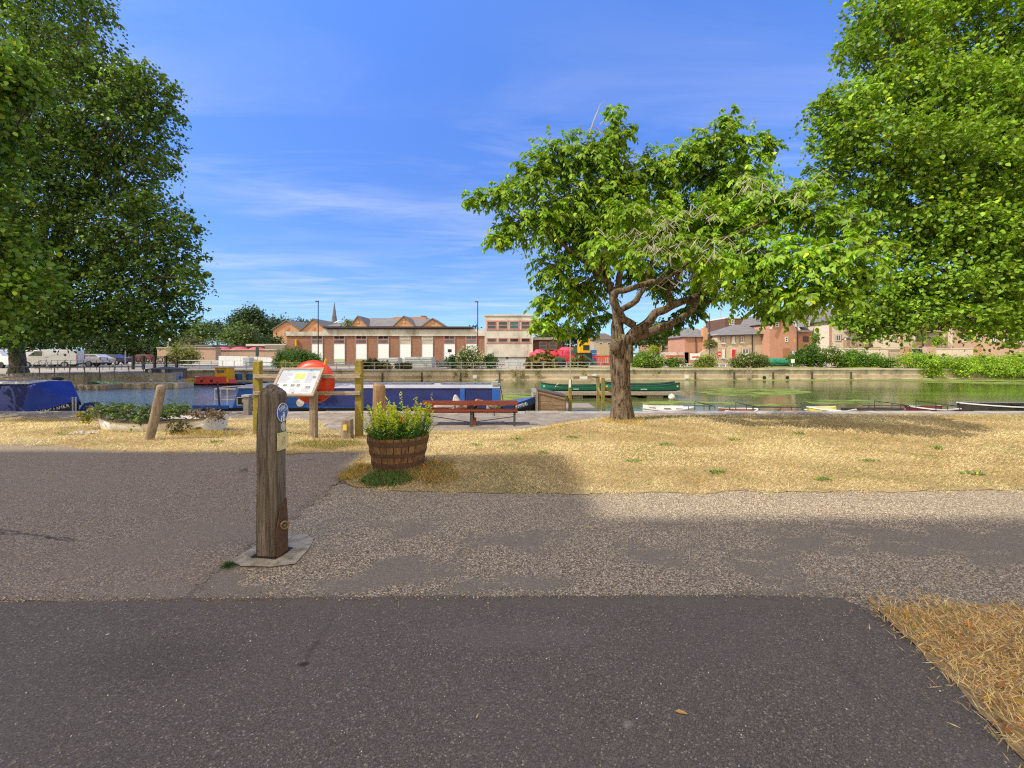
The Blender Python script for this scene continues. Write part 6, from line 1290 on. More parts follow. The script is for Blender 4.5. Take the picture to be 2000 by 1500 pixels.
# grey containers
for i, (a, b, pt, pb, Y_, lb) in enumerate(((737, 777, 699, 711.5, 52, 'low grey metal container behind the spiky plant'), (790, 843, 697.5, 718, 45, 'large grey ribbed container on the far quay'), (852, 874, 704, 716, 47, 'small dark grey container left of the flowering shrub'))):
    tt = thing('container', lb, 'container', (X((a+b)/2, Y_), Y_, 0)); MB().box(X(a, Y_), X(b, Y_), Y_, Y_+2.2, 0, Z(pt, Y_)).build('body', ctn if i < 2 else M('dark_grey_box', (.12, .13, .15)), tt, bevel=.03)
    m_ = MB()
    for k in range(1, 5): z_ = Z(pt, Y_)*k/5; m_.box(X(a, Y_)+.05, X(b, Y_)-.05, Y_-.03, Y_-.002, z_-.02, z_+.02)
    m_.build('ribs', galv, tt)
# site panels at the concrete block
for i, (a, b) in enumerate(((986, 1010), (1008, 1030))):
    tt = thing('fence_panel', ['grey solid fence panel at left before the concrete block', 'grey solid fence panel at right before the concrete block'][i], 'fence', (X((a+b)/2, 52+i), 52+i, 0)); MB().box(X(a, 52+i), X(b, 52+i), 52+i, 52.06+i, .05, Z(702, 52+i)).build('sheet', ctn, tt)
# --- railings along the far quay
def fence(name, label, pts, zf, h, n, mat, rails=(1., .5), r=.028, group=None, cat='railing', post=True):
    t = thing(name, label, cat, (pts[0][0], pts[0][1], zf), group); m_ = MB(); p0, p1 = Vector((*pts[0], zf)), Vector((*pts[1], zf))
    for k in rails: m_.tube([p0+Vector((0, 0, h*k)), p1+Vector((0, 0, h*k))], r, 5)
    m_.build('rails', mat, t)
    for i in range(n+1): q_ = p0.lerp(p1, i/n); MB().tube([q_, q_+Vector((0, 0, h))], r*1.1, 5).build('post', mat, t)
    return t
def eg(px): Y_ = 37.6; 
fence('quay_railing', 'pale tubular railing on the far quay before the brick workshop', [(X(482, 37.5), 37.5), (X(830, 38), 38)], .08, .62, 14, galv)
fence('quay_railing', 'pale tubular railing on the far quay from the flowering shrub to the tree trunk', [(X(833, 38), 38), (X(1196, 38.6), 38.6)], .08, .62, 16, galv)
fence('quay_railing', 'thin railing on the basin side by the white hoardings at left', [(X(345, 40), 40), (X(480, 40), 40)], .05, .8, 6, galv)
fence('quay_railing', 'thin grey landing railing in front of the vans at far left', [(X(17, 30), 30), (X(280, 31), 31)], -.42, .95, 9, M('grey_rail', (.25, .26, .27)), (1., .5))
fence('quay_railing', 'dark upper railing along the slope below the white vans', [(X(100, 38), 38), (X(250, 39), 39)], -.1, 1., 12, blackiron, (1.,), .02)
# --- decorated iron railing by the basin
t = thing('ornate_railing', 'ornate black iron bridge railing beside the olive bush at left', 'railing', (X(300, 40), 40, 0)); za, zb = Z(712, 40), Z(697, 40)
MB().bar((X(259, 40), 40, zb), (X(346, 40), 40, zb), .08).bar((X(259, 40), 40, za+.1), (X(346, 40), 40, za+.1), .08).build('rails', blackiron, t)
for p_ in (260, 280, 302, 324, 345): MB().box(X(p_-1.6, 40), X(p_+1.6, 40), 39.9, 40.1, -.05, zb+.12).build('post', blackiron, t)
for p_ in (270, 291, 313, 335):
    m_ = MB(); c_ = Vector((X(p_, 40), 40, (za+zb)/2+.05)); m_.tube([c_+Vector((.24*math.cos(a*.5236), 0, .24*math.sin(a*.5236))) for a in range(13)], .045, 5, False)
    for sx_ in (-1, 1):
        for sz_ in (-1, 1): m_.tube([c_+Vector((.20*sx_, 0, .14*sz_)), c_+Vector((.38*sx_, 0, .30*sz_))], .04, 5)
    m_.build('scrollwork', blackiron, t)
# steps down to the water, landing stage
t = thing('landing_steps', 'wide grey-brown steps leading down to the water below the car park', 'steps', (X(225, 33), 33, -.5))
for k in range(6): MB().box(X(168, 33)+k*.12, X(281, 33), 31.5+k*.42, 31.5+(k+1)*.42+.02, -.9, -.72+k*.125).build('step', M('step_stone', (.21, .175, .145), (.15, .125, .105), 2, .95), t)
for i, (a, b, pt, pb, Y_, lb, mt) in enumerate(((138, 212, 752, 760, 27.5, 'dark low floating jetty at left beside the landing', deckm), (212, 348, 748.5, 760, 28.5, 'pale wooden jetty in front of the landing steps', concrete), (275, 352, 743.5, 748, 31, 'narrow pale jetty leading to the red boat', concrete))):
    tt = thing('jetty', lb, 'jetty', (X((a+b)/2, Y_), Y_, WZ)); MB().box(X(a, Y_), X(b, Y_), Y_, Y_+1.4, WZ-.1, Z(pt, Y_)).build('deck', mt, tt); m_ = MB()
    for k in range(5): xx_ = lerp(X(a, Y_), X(b, Y_), (k+.5)/5); m_.box(xx_-.12, xx_+.12, Y_-.08, Y_-.003, WZ-.1, Z(pt, Y_)-.03)
    m_.build('fenders', deckm, tt)
t = thing('mooring_pile', 'purple-grey timber pile at the left end of the landing steps', 'post', (X(168, 29), 29, WZ)); MB().box(X(165.5, 29), X(170.5, 29), 29, 29.2, -1, Z(735, 29)).build('pile', greyoak, t)
def simple_canoe(px0, px1, Y_, zb, h, mat, name, label, cat, up=True):
    tt = thing(name, label, cat, (X((px0+px1)/2, Y_), Y_, zb)); m_ = MB()
    m_.loft([[(lerp(X(px0, Y_), X(px1, Y_), u), Y_+w_*math.cos(k*math.pi/5)*.42, zb+h*w_**.5*max(0, math.sin(k*math.pi/5))) for k in range(10)] for u, w_ in ((0, .05), (.08, .5), (.25, .9), (.5, 1), (.75, .9), (.92, .5), (1, .05))]); m_.build('hull', mat, tt, smooth=True)
simple_canoe(176, 252, 28.9, -.72, .30, M('faded_green', (.20, .36, .22), (.15, .28, .17)), 'upturned_canoe', 'faded green upturned canoe on the landing below the steps', 'canoe')
simple_canoe(168, 190, 28.2, -.72, .28, M('dark_green_hull', (.02, .07, .03)), 'upturned_dinghy', 'dark green upturned dinghy beside the faded green canoe', 'dinghy')
# red and yellow barge
Yr = 31.5; t = thing('cabin_boat', 'small red cabin boat with a yellow wheelhouse moored across the basin', 'boat', (X(405, Yr), Yr, WZ)); XX = lambda p: X(p, Yr); ZZ = lambda p: Z(p, Yr)
MB().loft([[(XX(349), Yr+.7, ZZ(748)), (XX(349), Yr+.9, ZZ(748)), (XX(350), Yr+.9, WZ-.05), (XX(350), Yr+.7, WZ-.05)]]+[[(XX(p_), Yr, z_), (XX(p_), Yr+1.8, z_), (XX(p_), Yr+1.7, WZ-.1), (XX(p_), Yr+.1, WZ-.1)] for p_, z_ in ((362, ZZ(749)), (400, ZZ(750)), (470, ZZ(749.5)), (495, ZZ(748)))]).build('hull', blackp, t)
MB().prism([(XX(379), ZZ(750)), (XX(448), ZZ(749)), (XX(441), ZZ(735.5)), (XX(380), ZZ(736))], Yr+.15, Yr+.95).build('cabin', M('boat_red', (.58, .07, .07), (.50, .06, .06)), t)
MB().box(XX(416), XX(440), Yr+.2, Yr+.9, ZZ(741), ZZ(718.5)).box(XX(440.5), XX(444), Yr+.1, Yr+.8, ZZ(748), ZZ(719)).build('wheelhouse', yellow, t)
MB().box(XX(415), XX(445), Yr+.1, Yr+.95, ZZ(718.5), ZZ(717)).build('wheelhouse_roof', cream, t)
MB().box(XX(420), XX(434), Yr+.17, Yr+.21, ZZ(728), ZZ(722.5)).build('window', glass_skypaint, t)
MB().box(XX(352.5), XX(366), Yr+.2, Yr+1, ZZ(751), ZZ(740.5)).build('yellow_box', yellow, t); MB().lathe((XX(359), Yr+.19, ZZ(746)), [(.001, -.02), (.08, -.02), (.08, .02), (.001, .02)], 12, 'y').build('box_hole', blackp, t)
for p_ in (391, 410): MB().lathe((XX(p_), Yr+.14, ZZ(744)), [(.001, -.02), (.10, -.02), (.10, .02), (.001, .02)], 14, 'y').build('porthole', glass, t)
simple_canoe(338, 354, 33, -.45, .2, bluep, 'small_dinghy', 'tiny blue dinghy left of the red cabin boat', 'dinghy')
for i, (a, b) in enumerate(((459, 470), (480, 492))):
    tt = thing('water_barrel', ['blue plastic drum nearer the red boat', 'blue plastic drum nearer the tall board post'][i], 'drum', (X((a+b)/2, 33), 33, -.6)); MB().lathe((X((a+b)/2, 33), 33.1, -.62), [(.001, 0), (.24, 0), (.25, .15), (.24, .3), (.25, .45), (.22, .5), (.001, .5)], 16).build('drum', M('drum_blue', (.03, .10, .24)), tt)
# --- lamp columns and signs
def lamp(px, pyt, Y_, label, r=.07, mat=blackiron, arm=True, pyb=None):
    t = thing('lamp_column', label, 'street lamp', (X(px, Y_), Y_, 0), None); x_ = X(px, Y_); z_ = Z(pyt, Y_)
    MB().tube([(x_, Y_, -.05), (x_, Y_, z_*.3), (x_, Y_, z_)], [r*1.3, r, r*.8], 8).build('column', mat, t)
    if arm: MB().box(x_-.35, x_+.08, Y_-.10, Y_+.10, z_-.02, z_+.10).build('lamp_head', mat, t, bevel=.02)
    return t
lamp(621.5, 589, 53, 'tall black lamp column left of centre before the brick workshop'); lamp(933, 590, 53, 'tall black lamp column between the workshop and the concrete block')
lamp(1386, 612, 60, 'thin dark lamp column left of the flint cottage', .06, arm=False); lamp(1407.5, 590, 140, 'slender distant radio mast above the cottage roof', .16, galv, False); lamp(1557, 620, 58, 'tall dark post in front of the tall brick house', .06, arm=False)
lamp(245, 672, 55, 'short pale lamp post below the big left tree', .06, galv, False)
t = thing('road_sign', 'white rectangular sign on a pole above the brick yard wall at left', 'sign', (X(329, 58), 58, 0)); MB().tube([(X(329, 58), 58, 0), (X(329, 58), 58, Z(661, 58))], .05, 6).build('pole', galv, t); MB().box(X(324, 58), X(334, 58), 57.9, 57.94, Z(666, 58), Z(659, 58)).build('plate', whiteflat, t)
def sign(px, pyt, pyb, w, h, Y_, label, mats, shape='rect'):
    t = thing('road_sign', label, 'sign', (X(px, Y_), Y_, 0)); x_ = X(px, Y_); MB().tube([(x_, Y_, 0), (x_, Y_, Z(pyt, Y_))], .035, 6).build('pole', galv, t)
    z_ = Z((pyt+pyb)/2, Y_)
    if shape == 'disc':
        MB().lathe((x_, Y_-.05, z_), [(.001, -.01), (w, -.01), (w, .01), (.001, .01)], 20, 'y').build('disc', mats[0], t); MB().box(x_-w*.68, x_+w*.68, Y_-.075, Y_-.062, z_-w*.17, z_+w*.17).build('bar', mats[1], t)
    else:
        MB().box(x_-w, x_+w, Y_-.06, Y_-.03, z_-h, z_+h).build('plate', mats[0], t)
        if len(mats) > 1: MB().box(x_-w*.6, x_+w*.6, Y_-.075, Y_-.062, z_-h*.35, z_+h*.1).build('band', mats[1], t)
sign(1405, 687, 696, .38, .3, 60, 'round red no entry sign with white bar beside the cottage', [redpl, whiteflat], 'disc')
sign(1357, 691, 702, .62, .40, 52, 'white sign with a red band at the roadside left of the cottage', [whiteflat, redpl]); sign(1350, 688, 692, .2, .2, 53, 'small round red sign above the white roadside sign', [redpl, whiteflat], 'disc')
sign(1550, 687.5, 692, .2, .2, 46, 'small upper white notice on the verge before the brick house', [whiteflat]); sign(1548, 702, 708, .18, .2, 42, 'small lower white notice on the verge before the brick house', [whiteflat])
sign(503, 681, 692, .18, .55, 46, 'small dark signal box on a pole before the white hoarding', [M('signal_green', (.05, .08, .08))]); sign(878.5, 683, 687, .25, .2, 52, 'small dark sign against the fifth white bay', [blackiron])
for i, (px, w_) in enumerate(((928, .18), (1338.5, .19), (1160, .12))):
    Y_ = edgeY(X(px, 38))-.04; x_ = X(px, Y_); zc_ = Z(735.5 if i < 2 else 733, Y_); tag(MB().box(x_-w_, x_+w_, Y_-.30, Y_-.28, zc_-.16, zc_+.16).build('wall_notice', whiteflat, org=(x_, Y_, zc_)), ['white square notice on the far quay wall above the blue narrowboat roof', 'white square notice on the far quay wall right of the tree trunk', 'tiny white notice on the far wall just left of the tree'][i], 'notice')
def ladder(px, Yo, label):
    Y_ = edgeY(X(px, 38))-.28+Yo; x_ = X(px, Y_); t = thing('quay_ladder', label, 'ladder', (x_, Y_, WZ)); m_ = MB()
    for s_ in (-.17, .17): m_.box(x_+s_-.03, x_+s_+.03, Y_-.03, Y_+.03, WZ, .35)
    m_.build('stiles', railoak, t)
    for k in range(6): MB().box(x_-.17, x_+.17, Y_-.02, Y_+.02, WZ+.1+k*.2, WZ+.14+k*.2).build('rung', railoak, t)
ladder(1463, 0, 'wooden ladder on the far quay wall below the flint cottage'); ladder(1012, 0, 'wooden ladder on the far quay wall below the concrete block')
for i, px in enumerate((747, 824, 900, 976, 1358, 1434, 1510, 1586, 1662)):
    Y_ = edgeY(X(px, 38))-.3; x_ = X(px, Y_); tt = thing('fender_pile', 'dark timber pile number %d from the left along the far quay wall' % (i+1), 'pile', (x_, Y_, WZ), 'fender piles along the far quay wall'); MB().box(x_-.07, x_+.07, Y_-.06, Y_+.06, -1.0, -.18).build('pile', Mfp if i else globals().setdefault('Mfp', M('dark_pile', (.10, .08, .06), (.07, .055, .04))), tt)
for i, px in enumerate((1492, 1537)):
    Y_ = edgeY(X(px, 38))-.2; x_ = X(px, Y_); tag(MB().lathe((x_, Y_-.06, -.72), [(.10, -.02), (.16, -.02), (.16, .02), (.10, .02)], 16, 'y').lathe((x_, Y_-.05, -.72), [(.001, -.01), (.11, -.01), (.11, .01), (.001, .01)], 16, 'y').build('outfall_pipe', blackp, org=(x_, Y_, -.72)), ['round black drain outlet in the far wall, left of the pair', 'round black drain outlet in the far wall, right of the pair'][i], 'drain')
# --- machinery and clutter on the works site
t = thing('yellow_excavator', 'yellow machine cab with a rounded top on the works site left of the tree trunk', 'excavator', (X(1142, 52), 52, 0)); Y_ = 52
MB().loft([[(X(1131.5, Y_)+a*(X(1153, Y_)-X(1131.5, Y_)), Y_+y_, Z(b, Y_)) for a, b in ((0, 690), (1, 690), (1, 664), (.82, 659.5), (.3, 658), (0, 664))] for y_ in (0, 1.6)]).build('cab', yellow, t, bevel=.05)
MB().box(X(1139, Y_), X(1151, Y_), Y_-.02, Y_-.002, Z(684, Y_), Z(674, Y_)).build('window', glass, t); MB().box(X(1130, Y_), X(1156, Y_), Y_-.2, Y_+2, .3, Z(689, Y_)).build('chassis', blackp, t); MB().box(X(1128, Y_), X(1158, Y_), Y_-.3, Y_+.3, 0, .45).build('track', blackp, t, bevel=.1)
t = thing('green_dumper', 'small green site dumper with black tyres beside the red barriers', 'dumper', (X(1093, 47), 47, 0)); Y_ = 47; gp = M('dumper_green', (.03, .13, .09), (.02, .10, .07), 2, .5)
MB().loft([[(X(1082, Y_), Y_+y_, .6), (X(1104, Y_), Y_+y_, .6), (X(1104, Y_), Y_+y_, 1.0), (X(1090, Y_), Y_+y_, 1.15), (X(1081, Y_), Y_+y_, 1.0)] for y_ in (0, 1.5)]).build('body', gp, t, bevel=.04)
m_ = MB(); 
for p_ in (1086, 1099): m_.bar((X(p_, Y_), Y_+.2, 1.0), (X(p_, Y_), Y_+.2, 1.85), .07)
m_.box(X(1084, Y_), X(1101, Y_), Y_, Y_+1.3, 1.85, 1.95).build('roll_bar', redpl, t)
for p_ in (1086, 1100): MB().lathe((X(p_, Y_), Y_-.05, .4), [(.001, -.15), (.38, -.15), (.4, -.1), (.4, .1), (.38, .15), (.001, .15)], 18, 'y').build('wheel', blackp, t)
t = thing('conveyor', 'green folded screening conveyor lying slantwise by the site railing', 'machine', (X(1150, 46), 46, 0)); MB().bar((X(1117, 46), 46, 1.9), (X(1133, 46), 46, .7), .3, .15).bar((X(1140, 46), 46, 1.4), (X(1166, 46), 46, .3), .35, .2).bar((X(1112, 46), 46.3, .3), (X(1160, 46), 46.3, .4), .4, .3).build('frame', gp, t)
def barrier(px, Y_, w_, label, mat=redpl, h=1.0):
    t = thing('site_barrier', label, 'barrier', (X(px, Y_), Y_, 0), 'red plastic site barriers'); x_ = X(px, Y_); m_ = MB()
    m_.box(x_-w_, x_+w_, Y_, Y_+.06, h*.82, h).box(x_-w_, x_+w_, Y_, Y_+.06, .12, .3).box(x_-w_, x_-w_+.08, Y_, Y_+.06, .3, h*.82).box(x_+w_-.08, x_+w_, Y_, Y_+.06, .3, h*.82)
    for k in range(1, 9): xx_ = lerp(x_-w_, x_+w_, k/9); m_.box(xx_-.03, xx_+.03, Y_+.01, Y_+.05, .3, h*.82)
    for s_ in (-.7, .7): m_.box(x_+w_*s_-.06, x_+w_*s_+.06, Y_-.25, Y_+.3, 0, .12)
    m_.build('panel', mat, t)
for i, (p_, Y_) in enumerate(((1050, 54), (1068, 54.5), (1106, 55), (1120, 50), (1164, 52), (1176, 53), (1311, 62), (1323, 63))): barrier(p_, Y_, 1.05, 'red barrier panel, ' + ['at the foot of the low outbuilding', 'second from the low outbuilding', 'just right of the green dumper', 'left of the yellow machine', 'just right of the yellow machine', 'nearest the tree trunk on its left', 'left one of two beyond the rose bushes right of the tree', 'right one of two beyond the rose bushes right of the tree'][i], h=1.3)
for i, (p_, Y_, c2, w2, hh) in enumerate(((1055, 56, pinkpl, 1.4, 2.0), (1070, 57, redpl, 1.6, 1.8), (1104, 58, pinkpl, 1.3, 2.4))):
    tt = thing('tarpaulin_heap', ['pink-red covered heap beside the concrete block', 'bright red covered heap right of the pink-red one', 'pink-red covered heap behind the green dumper'][i], 'covered heap', (X(p_, Y_), Y_, 0)); MB().loft(lump((X(p_, Y_), Y_, hh*.5), (w2, .8, hh*.5), .3, 2, seed=i*3)).build('cover', c2, tt, smooth=True)
t = thing('blue_crates', 'stack of blue crates behind the yellow machine', 'crates', (X(1159, 56), 56, 0))
for k in range(4): MB().box(X(1153, 56), X(1165.5, 56), 56, 57, k*.52+.03, k*.52+.5).build('crate', M('crate_blue', (.03, .16, .45), (.03, .12, .36)), t, bevel=.02)
t = thing('plywood_hoarding', 'beige plywood hoarding beyond the works site next to the tree trunk', 'hoarding', (X(1180, 60), 60, 0))
for k in range(4): MB().box(X(1166+k*7.5, 60), X(1173.2+k*7.5, 60), 60, 60.06, 0, Z(672+k*.3, 60)).build('board', M('plywood%d' % k, (.55-.04*k, .40, .25)), t)
t = thing('distant_house', 'pale house with grey pitched roof just left of the tree trunk', 'house', (X(1183, 90), 90, 0)); fb(t, 1160, 1205, 663, 712, 90, 8, M('render_beige', (.42, .38, .33)), 'wall', 0); MB().hip(X(1160, 90), X(1205, 90), 90, 98, Z(663, 90), Z(651, 94), 2, .3).build('roof', tilebr, t)
win(t, 1170, 1177, 669, 677, 90); win(t, 1186, 1194, 669, 677, 90)
t = thing('distant_house', 'row of distant brick houses half hidden under the tree right of the trunk', 'house', (X(1300, 95), 95, 0)); fb(t, 1268, 1345, 668, 705, 95, 8, brickR, 'wall', 0); MB().hip(X(1266, 95), X(1345, 95), 95, 103, Z(668, 95), Z(657, 99), 2, .3).build('roof', tilebr, t)
win(t, 1292, 1299, 673, 688, 95, white); win(t, 1315, 1321, 672, 682, 95, white); 
t = thing('garden_wall', 'low grey garden wall beyond the roses right of the trunk', 'wall', (X(1320, 66), 66, 0)); fb(t, 1290, 1345, 688, 706, 66, .4, conc, 'wall', 0)
# --- brick house with hip roof
Yh = 66.; t = thing('brick_cottage', 'small orange-red brick house with a hipped slate roof and front chimney', 'house', (X(1365, Yh), Yh, 0)); fb(t, 1337, 1401, 658, 708, Yh, 7, brickR, 'wall', 0)
MB().hip(X(1337, Yh), X(1401, Yh), Yh, Yh+7, Z(658, Yh), Z(641, Yh+3.5), 2.4, .35).build('roof', slate, t)
ch = MB().box(X(1371.5, Yh), X(1380, Yh), Yh-.35, Yh+.5, 0, Z(641, Yh)).build('chimney', brickO, t); MB().tube([(X(1375.7, Yh), Yh, Z(641, Yh)), (X(1375.7, Yh), Yh, Z(637, Yh))], .18, 8).build('pot', brickO, ch)
MB().tube([(X(1359, Yh), Yh-.08, 0), (X(1359, Yh), Yh-.08, Z(658, Yh))], .06, 6).build('downpipe', blackiron, t)
t = thing('lean_to', 'sloping flint garden wall joining the brick house and flint cottage', 'wall', (X(1388, 62), 62, 0)); MB().prism([(X(1366, 62), 0), (X(1402, 62), 0), (X(1402, 62), Z(671, 62)), (X(1376, 62), Z(684, 62)), (X(1366, 62), Z(690, 62))], 62, 62.4).build('wall', flint, t)
# --- flint cottage
Yf = 64.; t = thing('flint_cottage', 'two-storey flint cottage with brick trims, slate hipped roof and red door', 'house', (X(1462, Yf), Yf, 0))
fb(t, 1401, 1519, 652, 708, Yf, 8, flint, 'wall', 0); r_ = MB(); xa, xb = X(1398, Yf)-.1, X(1523, Yf)+.1
r_.add([(xa, Yf-.5, Z(655, Yf)), (xb, Yf-.5, Z(651.5, Yf)), (xb, Yf+8.4, Z(652, Yf)), (xa, Yf+8.4, Z(655, Yf)), (X(1433, Yf+4), Yf+4, Z(634.5, Yf+4)), (X(1482, Yf+4), Yf+4, Z(633, Yf+4))], [(0, 1, 5, 4), (2, 3, 4, 5), (1, 2, 5), (3, 0, 4), (0, 3, 2, 1)]); r_.build('roof', slate, t)
ch = MB().box(X(1485, Yf+6), X(1495, Yf+6), Yf+6, Yf+7, Z(645, Yf), Z(628, Yf+6)).build('chimney', brickR, t); MB().tube([(X(1490, Yf+6), Yf+6.5, Z(628, Yf+6)), (X(1490, Yf+6), Yf+6.5, Z(624, Yf+6))], .2, 8).build('pot', brickR, ch)
def qwin(a, b, c_, d, nx=1, ny=2, pane=glass):
    MB().box(X(a-2, Yf), X(b+2, Yf), Yf-.04, Yf+.01, Z(d+1, Yf), Z(c_-1.5, Yf)).build('brick_surround', brickR, t); win(t, a, b, c_, d, Yf-.04, white, pane, nx, ny, .1, sill=white)
for w_ in ((1409, 1415, 659, 670), (1429, 1435, 657, 669), (1446.5, 1452, 657, 668.5)): qwin(*w_, 1, 2, whiteflat if w_[0] == 1429 else glass_skypaint)
qwin(1488, 1498, 654.5, 667, 2, 2); qwin(1488, 1498, 686, 697, 2, 2); qwin(1449, 1463, 681, 691, 2, 1, glass_skypaint); qwin(1409.5, 1415.5, 681, 699, 1, 3, whiteflat)
dr = MB().box(X(1429, Yf), X(1436.5, Yf), Yf-.06, Yf-.01, 0, Z(682.5, Yf)).build('door', M('door_red', (.62, .02, .035)), t); MB().box(X(1435, Yf), X(1435.8, Yf), Yf-.11, Yf-.062, Z(694, Yf), Z(693, Yf)).build('handle', galv, dr)
MB().box(X(1428, Yf), X(1437.5, Yf), Yf-.04, Yf+.01, 0, Z(681.5, Yf)).build('door_frame', white, t)
MB().tube([(X(1469, Yf), Yf-.1, 0), (X(1469, Yf), Yf-.1, Z(653.5, Yf))], .07, 6).build('downpipe', blackiron, t); MB().tube([(X(1517, Yf), Yf-.1, 0), (X(1517, Yf), Yf-.1, Z(653, Yf))], .07, 6).build('downpipe', blackiron, t)
MB().box(X(1514, Yf), X(1520, Yf), Yf-.06, Yf+.0, 0, Z(652, Yf)).build('brick_quoin', brickR, t)
MB().bar((xa, Yf-.52, Z(656, Yf)), (xb, Yf-.52, Z(652.3, Yf)), .12).build('gutter', blackiron, t)
t = thing('brick_tower_block', 'dark flat-topped brick block with white window rising behind the cottage', 'building', (X(1439, 80), 80, 0)); fb(t, 1416, 1462, 622, 700, 80, 8, brickD, 'wall', 0); MB().box(X(1416.5, 80), X(1461, 80), 79.9, 88, Z(622, 80), Z(619.5, 80)).build('parapet', white, t); win(t, 1424, 1434, 624, 635, 80, white, glass_skypaint, 2, 2, .12)
# --- tall brick houses
Yt = 62.; t = thing('tall_brick_house', 'tall red brick house with white bargeboards and a slate dormer', 'house', (X(1560, Yt), Yt, 0))
MB().prism([(X(1503, Yt), 0), (X(1557, Yt), 0), (X(1557, Yt), Z(645, Yt)), (X(1538, Yt), Z(622, Yt)), (X(1512, Yt), Z(622, Yt)), (X(1503, Yt), Z(640, Yt))], Yt, Yt+8).build('wall', brickR, t)
MB().prism([(X(1501, Yt), Z(632, Yt)), (X(1540, Yt), Z(621, Yt)), (X(1533, Yt), Z(608, Yt)), (X(1512, Yt), Z(612, Yt))], Yt-.4, Yt+8).build('roof', slate, t)
MB().bar((X(1501, Yt), Yt-.5, Z(643, Yt)), (X(1513, Yt), Yt-.5, Z(612, Yt)), .12, .25).bar((X(1538, Yt), Yt-.5, Z(621, Yt)), (X(1557.5, Yt), Yt-.5, Z(645, Yt)), .12, .25).build('bargeboard', white, t)
fb(t, 1557, 1592, 646, 708, Yt+1.5, 6, brickR, 'wall', 0)
MB().add([(X(1555, Yt), Yt+.8, Z(647, Yt)), (X(1594, Yt), Yt+.8, Z(647, Yt)), (X(1584, Yt), Yt+5, Z(618, Yt+4)), (X(1553, Yt), Yt+5, Z(618, Yt+4)), (X(1555, Yt), Yt+6, Z(648, Yt)), (X(1594, Yt), Yt+6, Z(648, Yt))], [(0, 1, 2, 3), (1, 5, 2), (0, 3, 4), (4, 3, 2, 5), (0, 4, 5, 1)]).build('roof', slate, t)
dm = MB().box(X(1568, Yt), X(1583, Yt), Yt+.9, Yt+4, Z(638, Yt), Z(623.5, Yt)).build('dormer', M('lead_grey', (.34, .36, .38)), t); win(dm, 1569.5, 1581, 625, 636, Yt+.88, white, glass_skypaint, 2, 2, .1, 'dormer_window')
for (a, b, c_, d) in ((1514, 1521, 629, 639), (1533, 1539, 628, 637), (1533, 1539, 658, 668)): win(t, a, b, c_, d, Yt, white, glass, 1, 2, .1)
win(t, 1569, 1579, 657, 668, Yt+1.48, brickD, glass, 2, 1, .1)
MB().box(X(1529, Yt), X(1542, Yt), Yt-.06, Yt-.003, 0, Z(680, Yt)).build('garage_door', M('brown_door', (.36, .16, .09), (.30, .13, .075), 3), t)
MB().tube([(X(1557, Yt), Yt-.12, 0), (X(1557, Yt), Yt-.12, Z(646, Yt))], .07, 6).build('downpipe', blackiron, t)
t = thing('tall_brick_house', 'tallest orange brick house with a steep gable beneath the big right tree', 'house', (X(1606, Yt), Yt, 0))
gable(t, 1572, 1592, 1622, 622, 594, Yt+2.5, 9, brickO, slate, .4, 'wall'); MB().bar((X(1568, Yt), Yt+2.1, Z(621, Yt)), (X(1590, Yt), Yt+2.1, Z(593, Yt)), .1, .25).bar((X(1590, Yt), Yt+2.1, Z(593, Yt)), (X(1625, Yt), Yt+2.1, Z(621, Yt)), .1, .25).build('bargeboard', white, t)
for (a, b, c_, d) in ((1601, 1608, 623, 636), (1601, 1608, 655, 674)): win(t, a, b, c_, d, Yt+2.5, white, glass_skypaint, 1, 2, .1)
MB().bar((X(1597, Yt), Yt+2.2, Z(668, Yt)), (X(1616, Yt), Yt+2.2, Z(668, Yt)), .05).build('balcony_rail', blackiron, t)
# --- flint apartments with balconies
Ya = 60.; t = thing('apartment_block', 'long pale flint apartment block with brick quoins and timber balconies', 'building', (X(1760, Ya), Ya, 0))
fb(t, 1622, 1860, 627, 712, Ya, 10, flintp, 'wall', 0); MB().hip(X(1622, Ya), X(1860, Ya), Ya, Ya+10, Z(627, Ya), Z(600, Ya+5), 1, .5).build('roof', slate, t)
for p_ in (1621, 1760, 1848): MB().box(X(p_-1.8, Ya), X(p_+1.8, Ya), Ya-.08, Ya, 0, Z(627, Ya)).build('brick_quoin', brickR, t)
for (a, b) in ((1632, 1642), (1715, 1722), (1741, 1750), (1767, 1777)):
    for (c_, d) in ((654, 666),) + (((631, 641),) if a > 1700 else ()):
        MB().box(X(a-2, Ya), X(b+2, Ya), Ya-.03, Ya, Z(d+1, Ya), Z(c_-1, Ya)).build('brick_surround', brickR, t); win(t, a, b, c_, d, Ya-.03, white, glass, 2, 1, .09)
timb = M('balcony_timber', (.40, .27, .16), (.30, .20, .12), 4, .9)
for (a, b, c_) in ((1648, 1674, 646), (1648, 1674, 678), (1684, 1704, 678), (1783, 1835, 647), (1783, 1835, 677)):
    bo = MB().box(X(a, Ya), X(b, Ya), Ya-1.4, Ya-.002, Z(c_+2.5, Ya), Z(c_, Ya)).build('balcony', timb, t); m_ = MB(); n_ = int((b-a)/2)
    for k in range(n_+1): xx_ = lerp(X(a, Ya-1.4), X(b, Ya-1.4), k/n_); m_.box(xx_-.03, xx_+.03, Ya-1.4, Ya-1.34, Z(c_, Ya), Z(c_-12, Ya))
    m_.box(X(a, Ya-1.4), X(b, Ya-1.4), Ya-1.41, Ya-1.33, Z(c_-12, Ya), Z(c_-13, Ya)); m_.build('balustrade', timb, bo)
    win(t, a+3, (a+b)/2-.5, c_-20, c_-1, Ya, white, glass, 1, 2, .09, 'patio_door'); win(t, (a+b)/2+.5, b-3, c_-20, c_-1, Ya, white, glass, 1, 2, .09, 'patio_door')
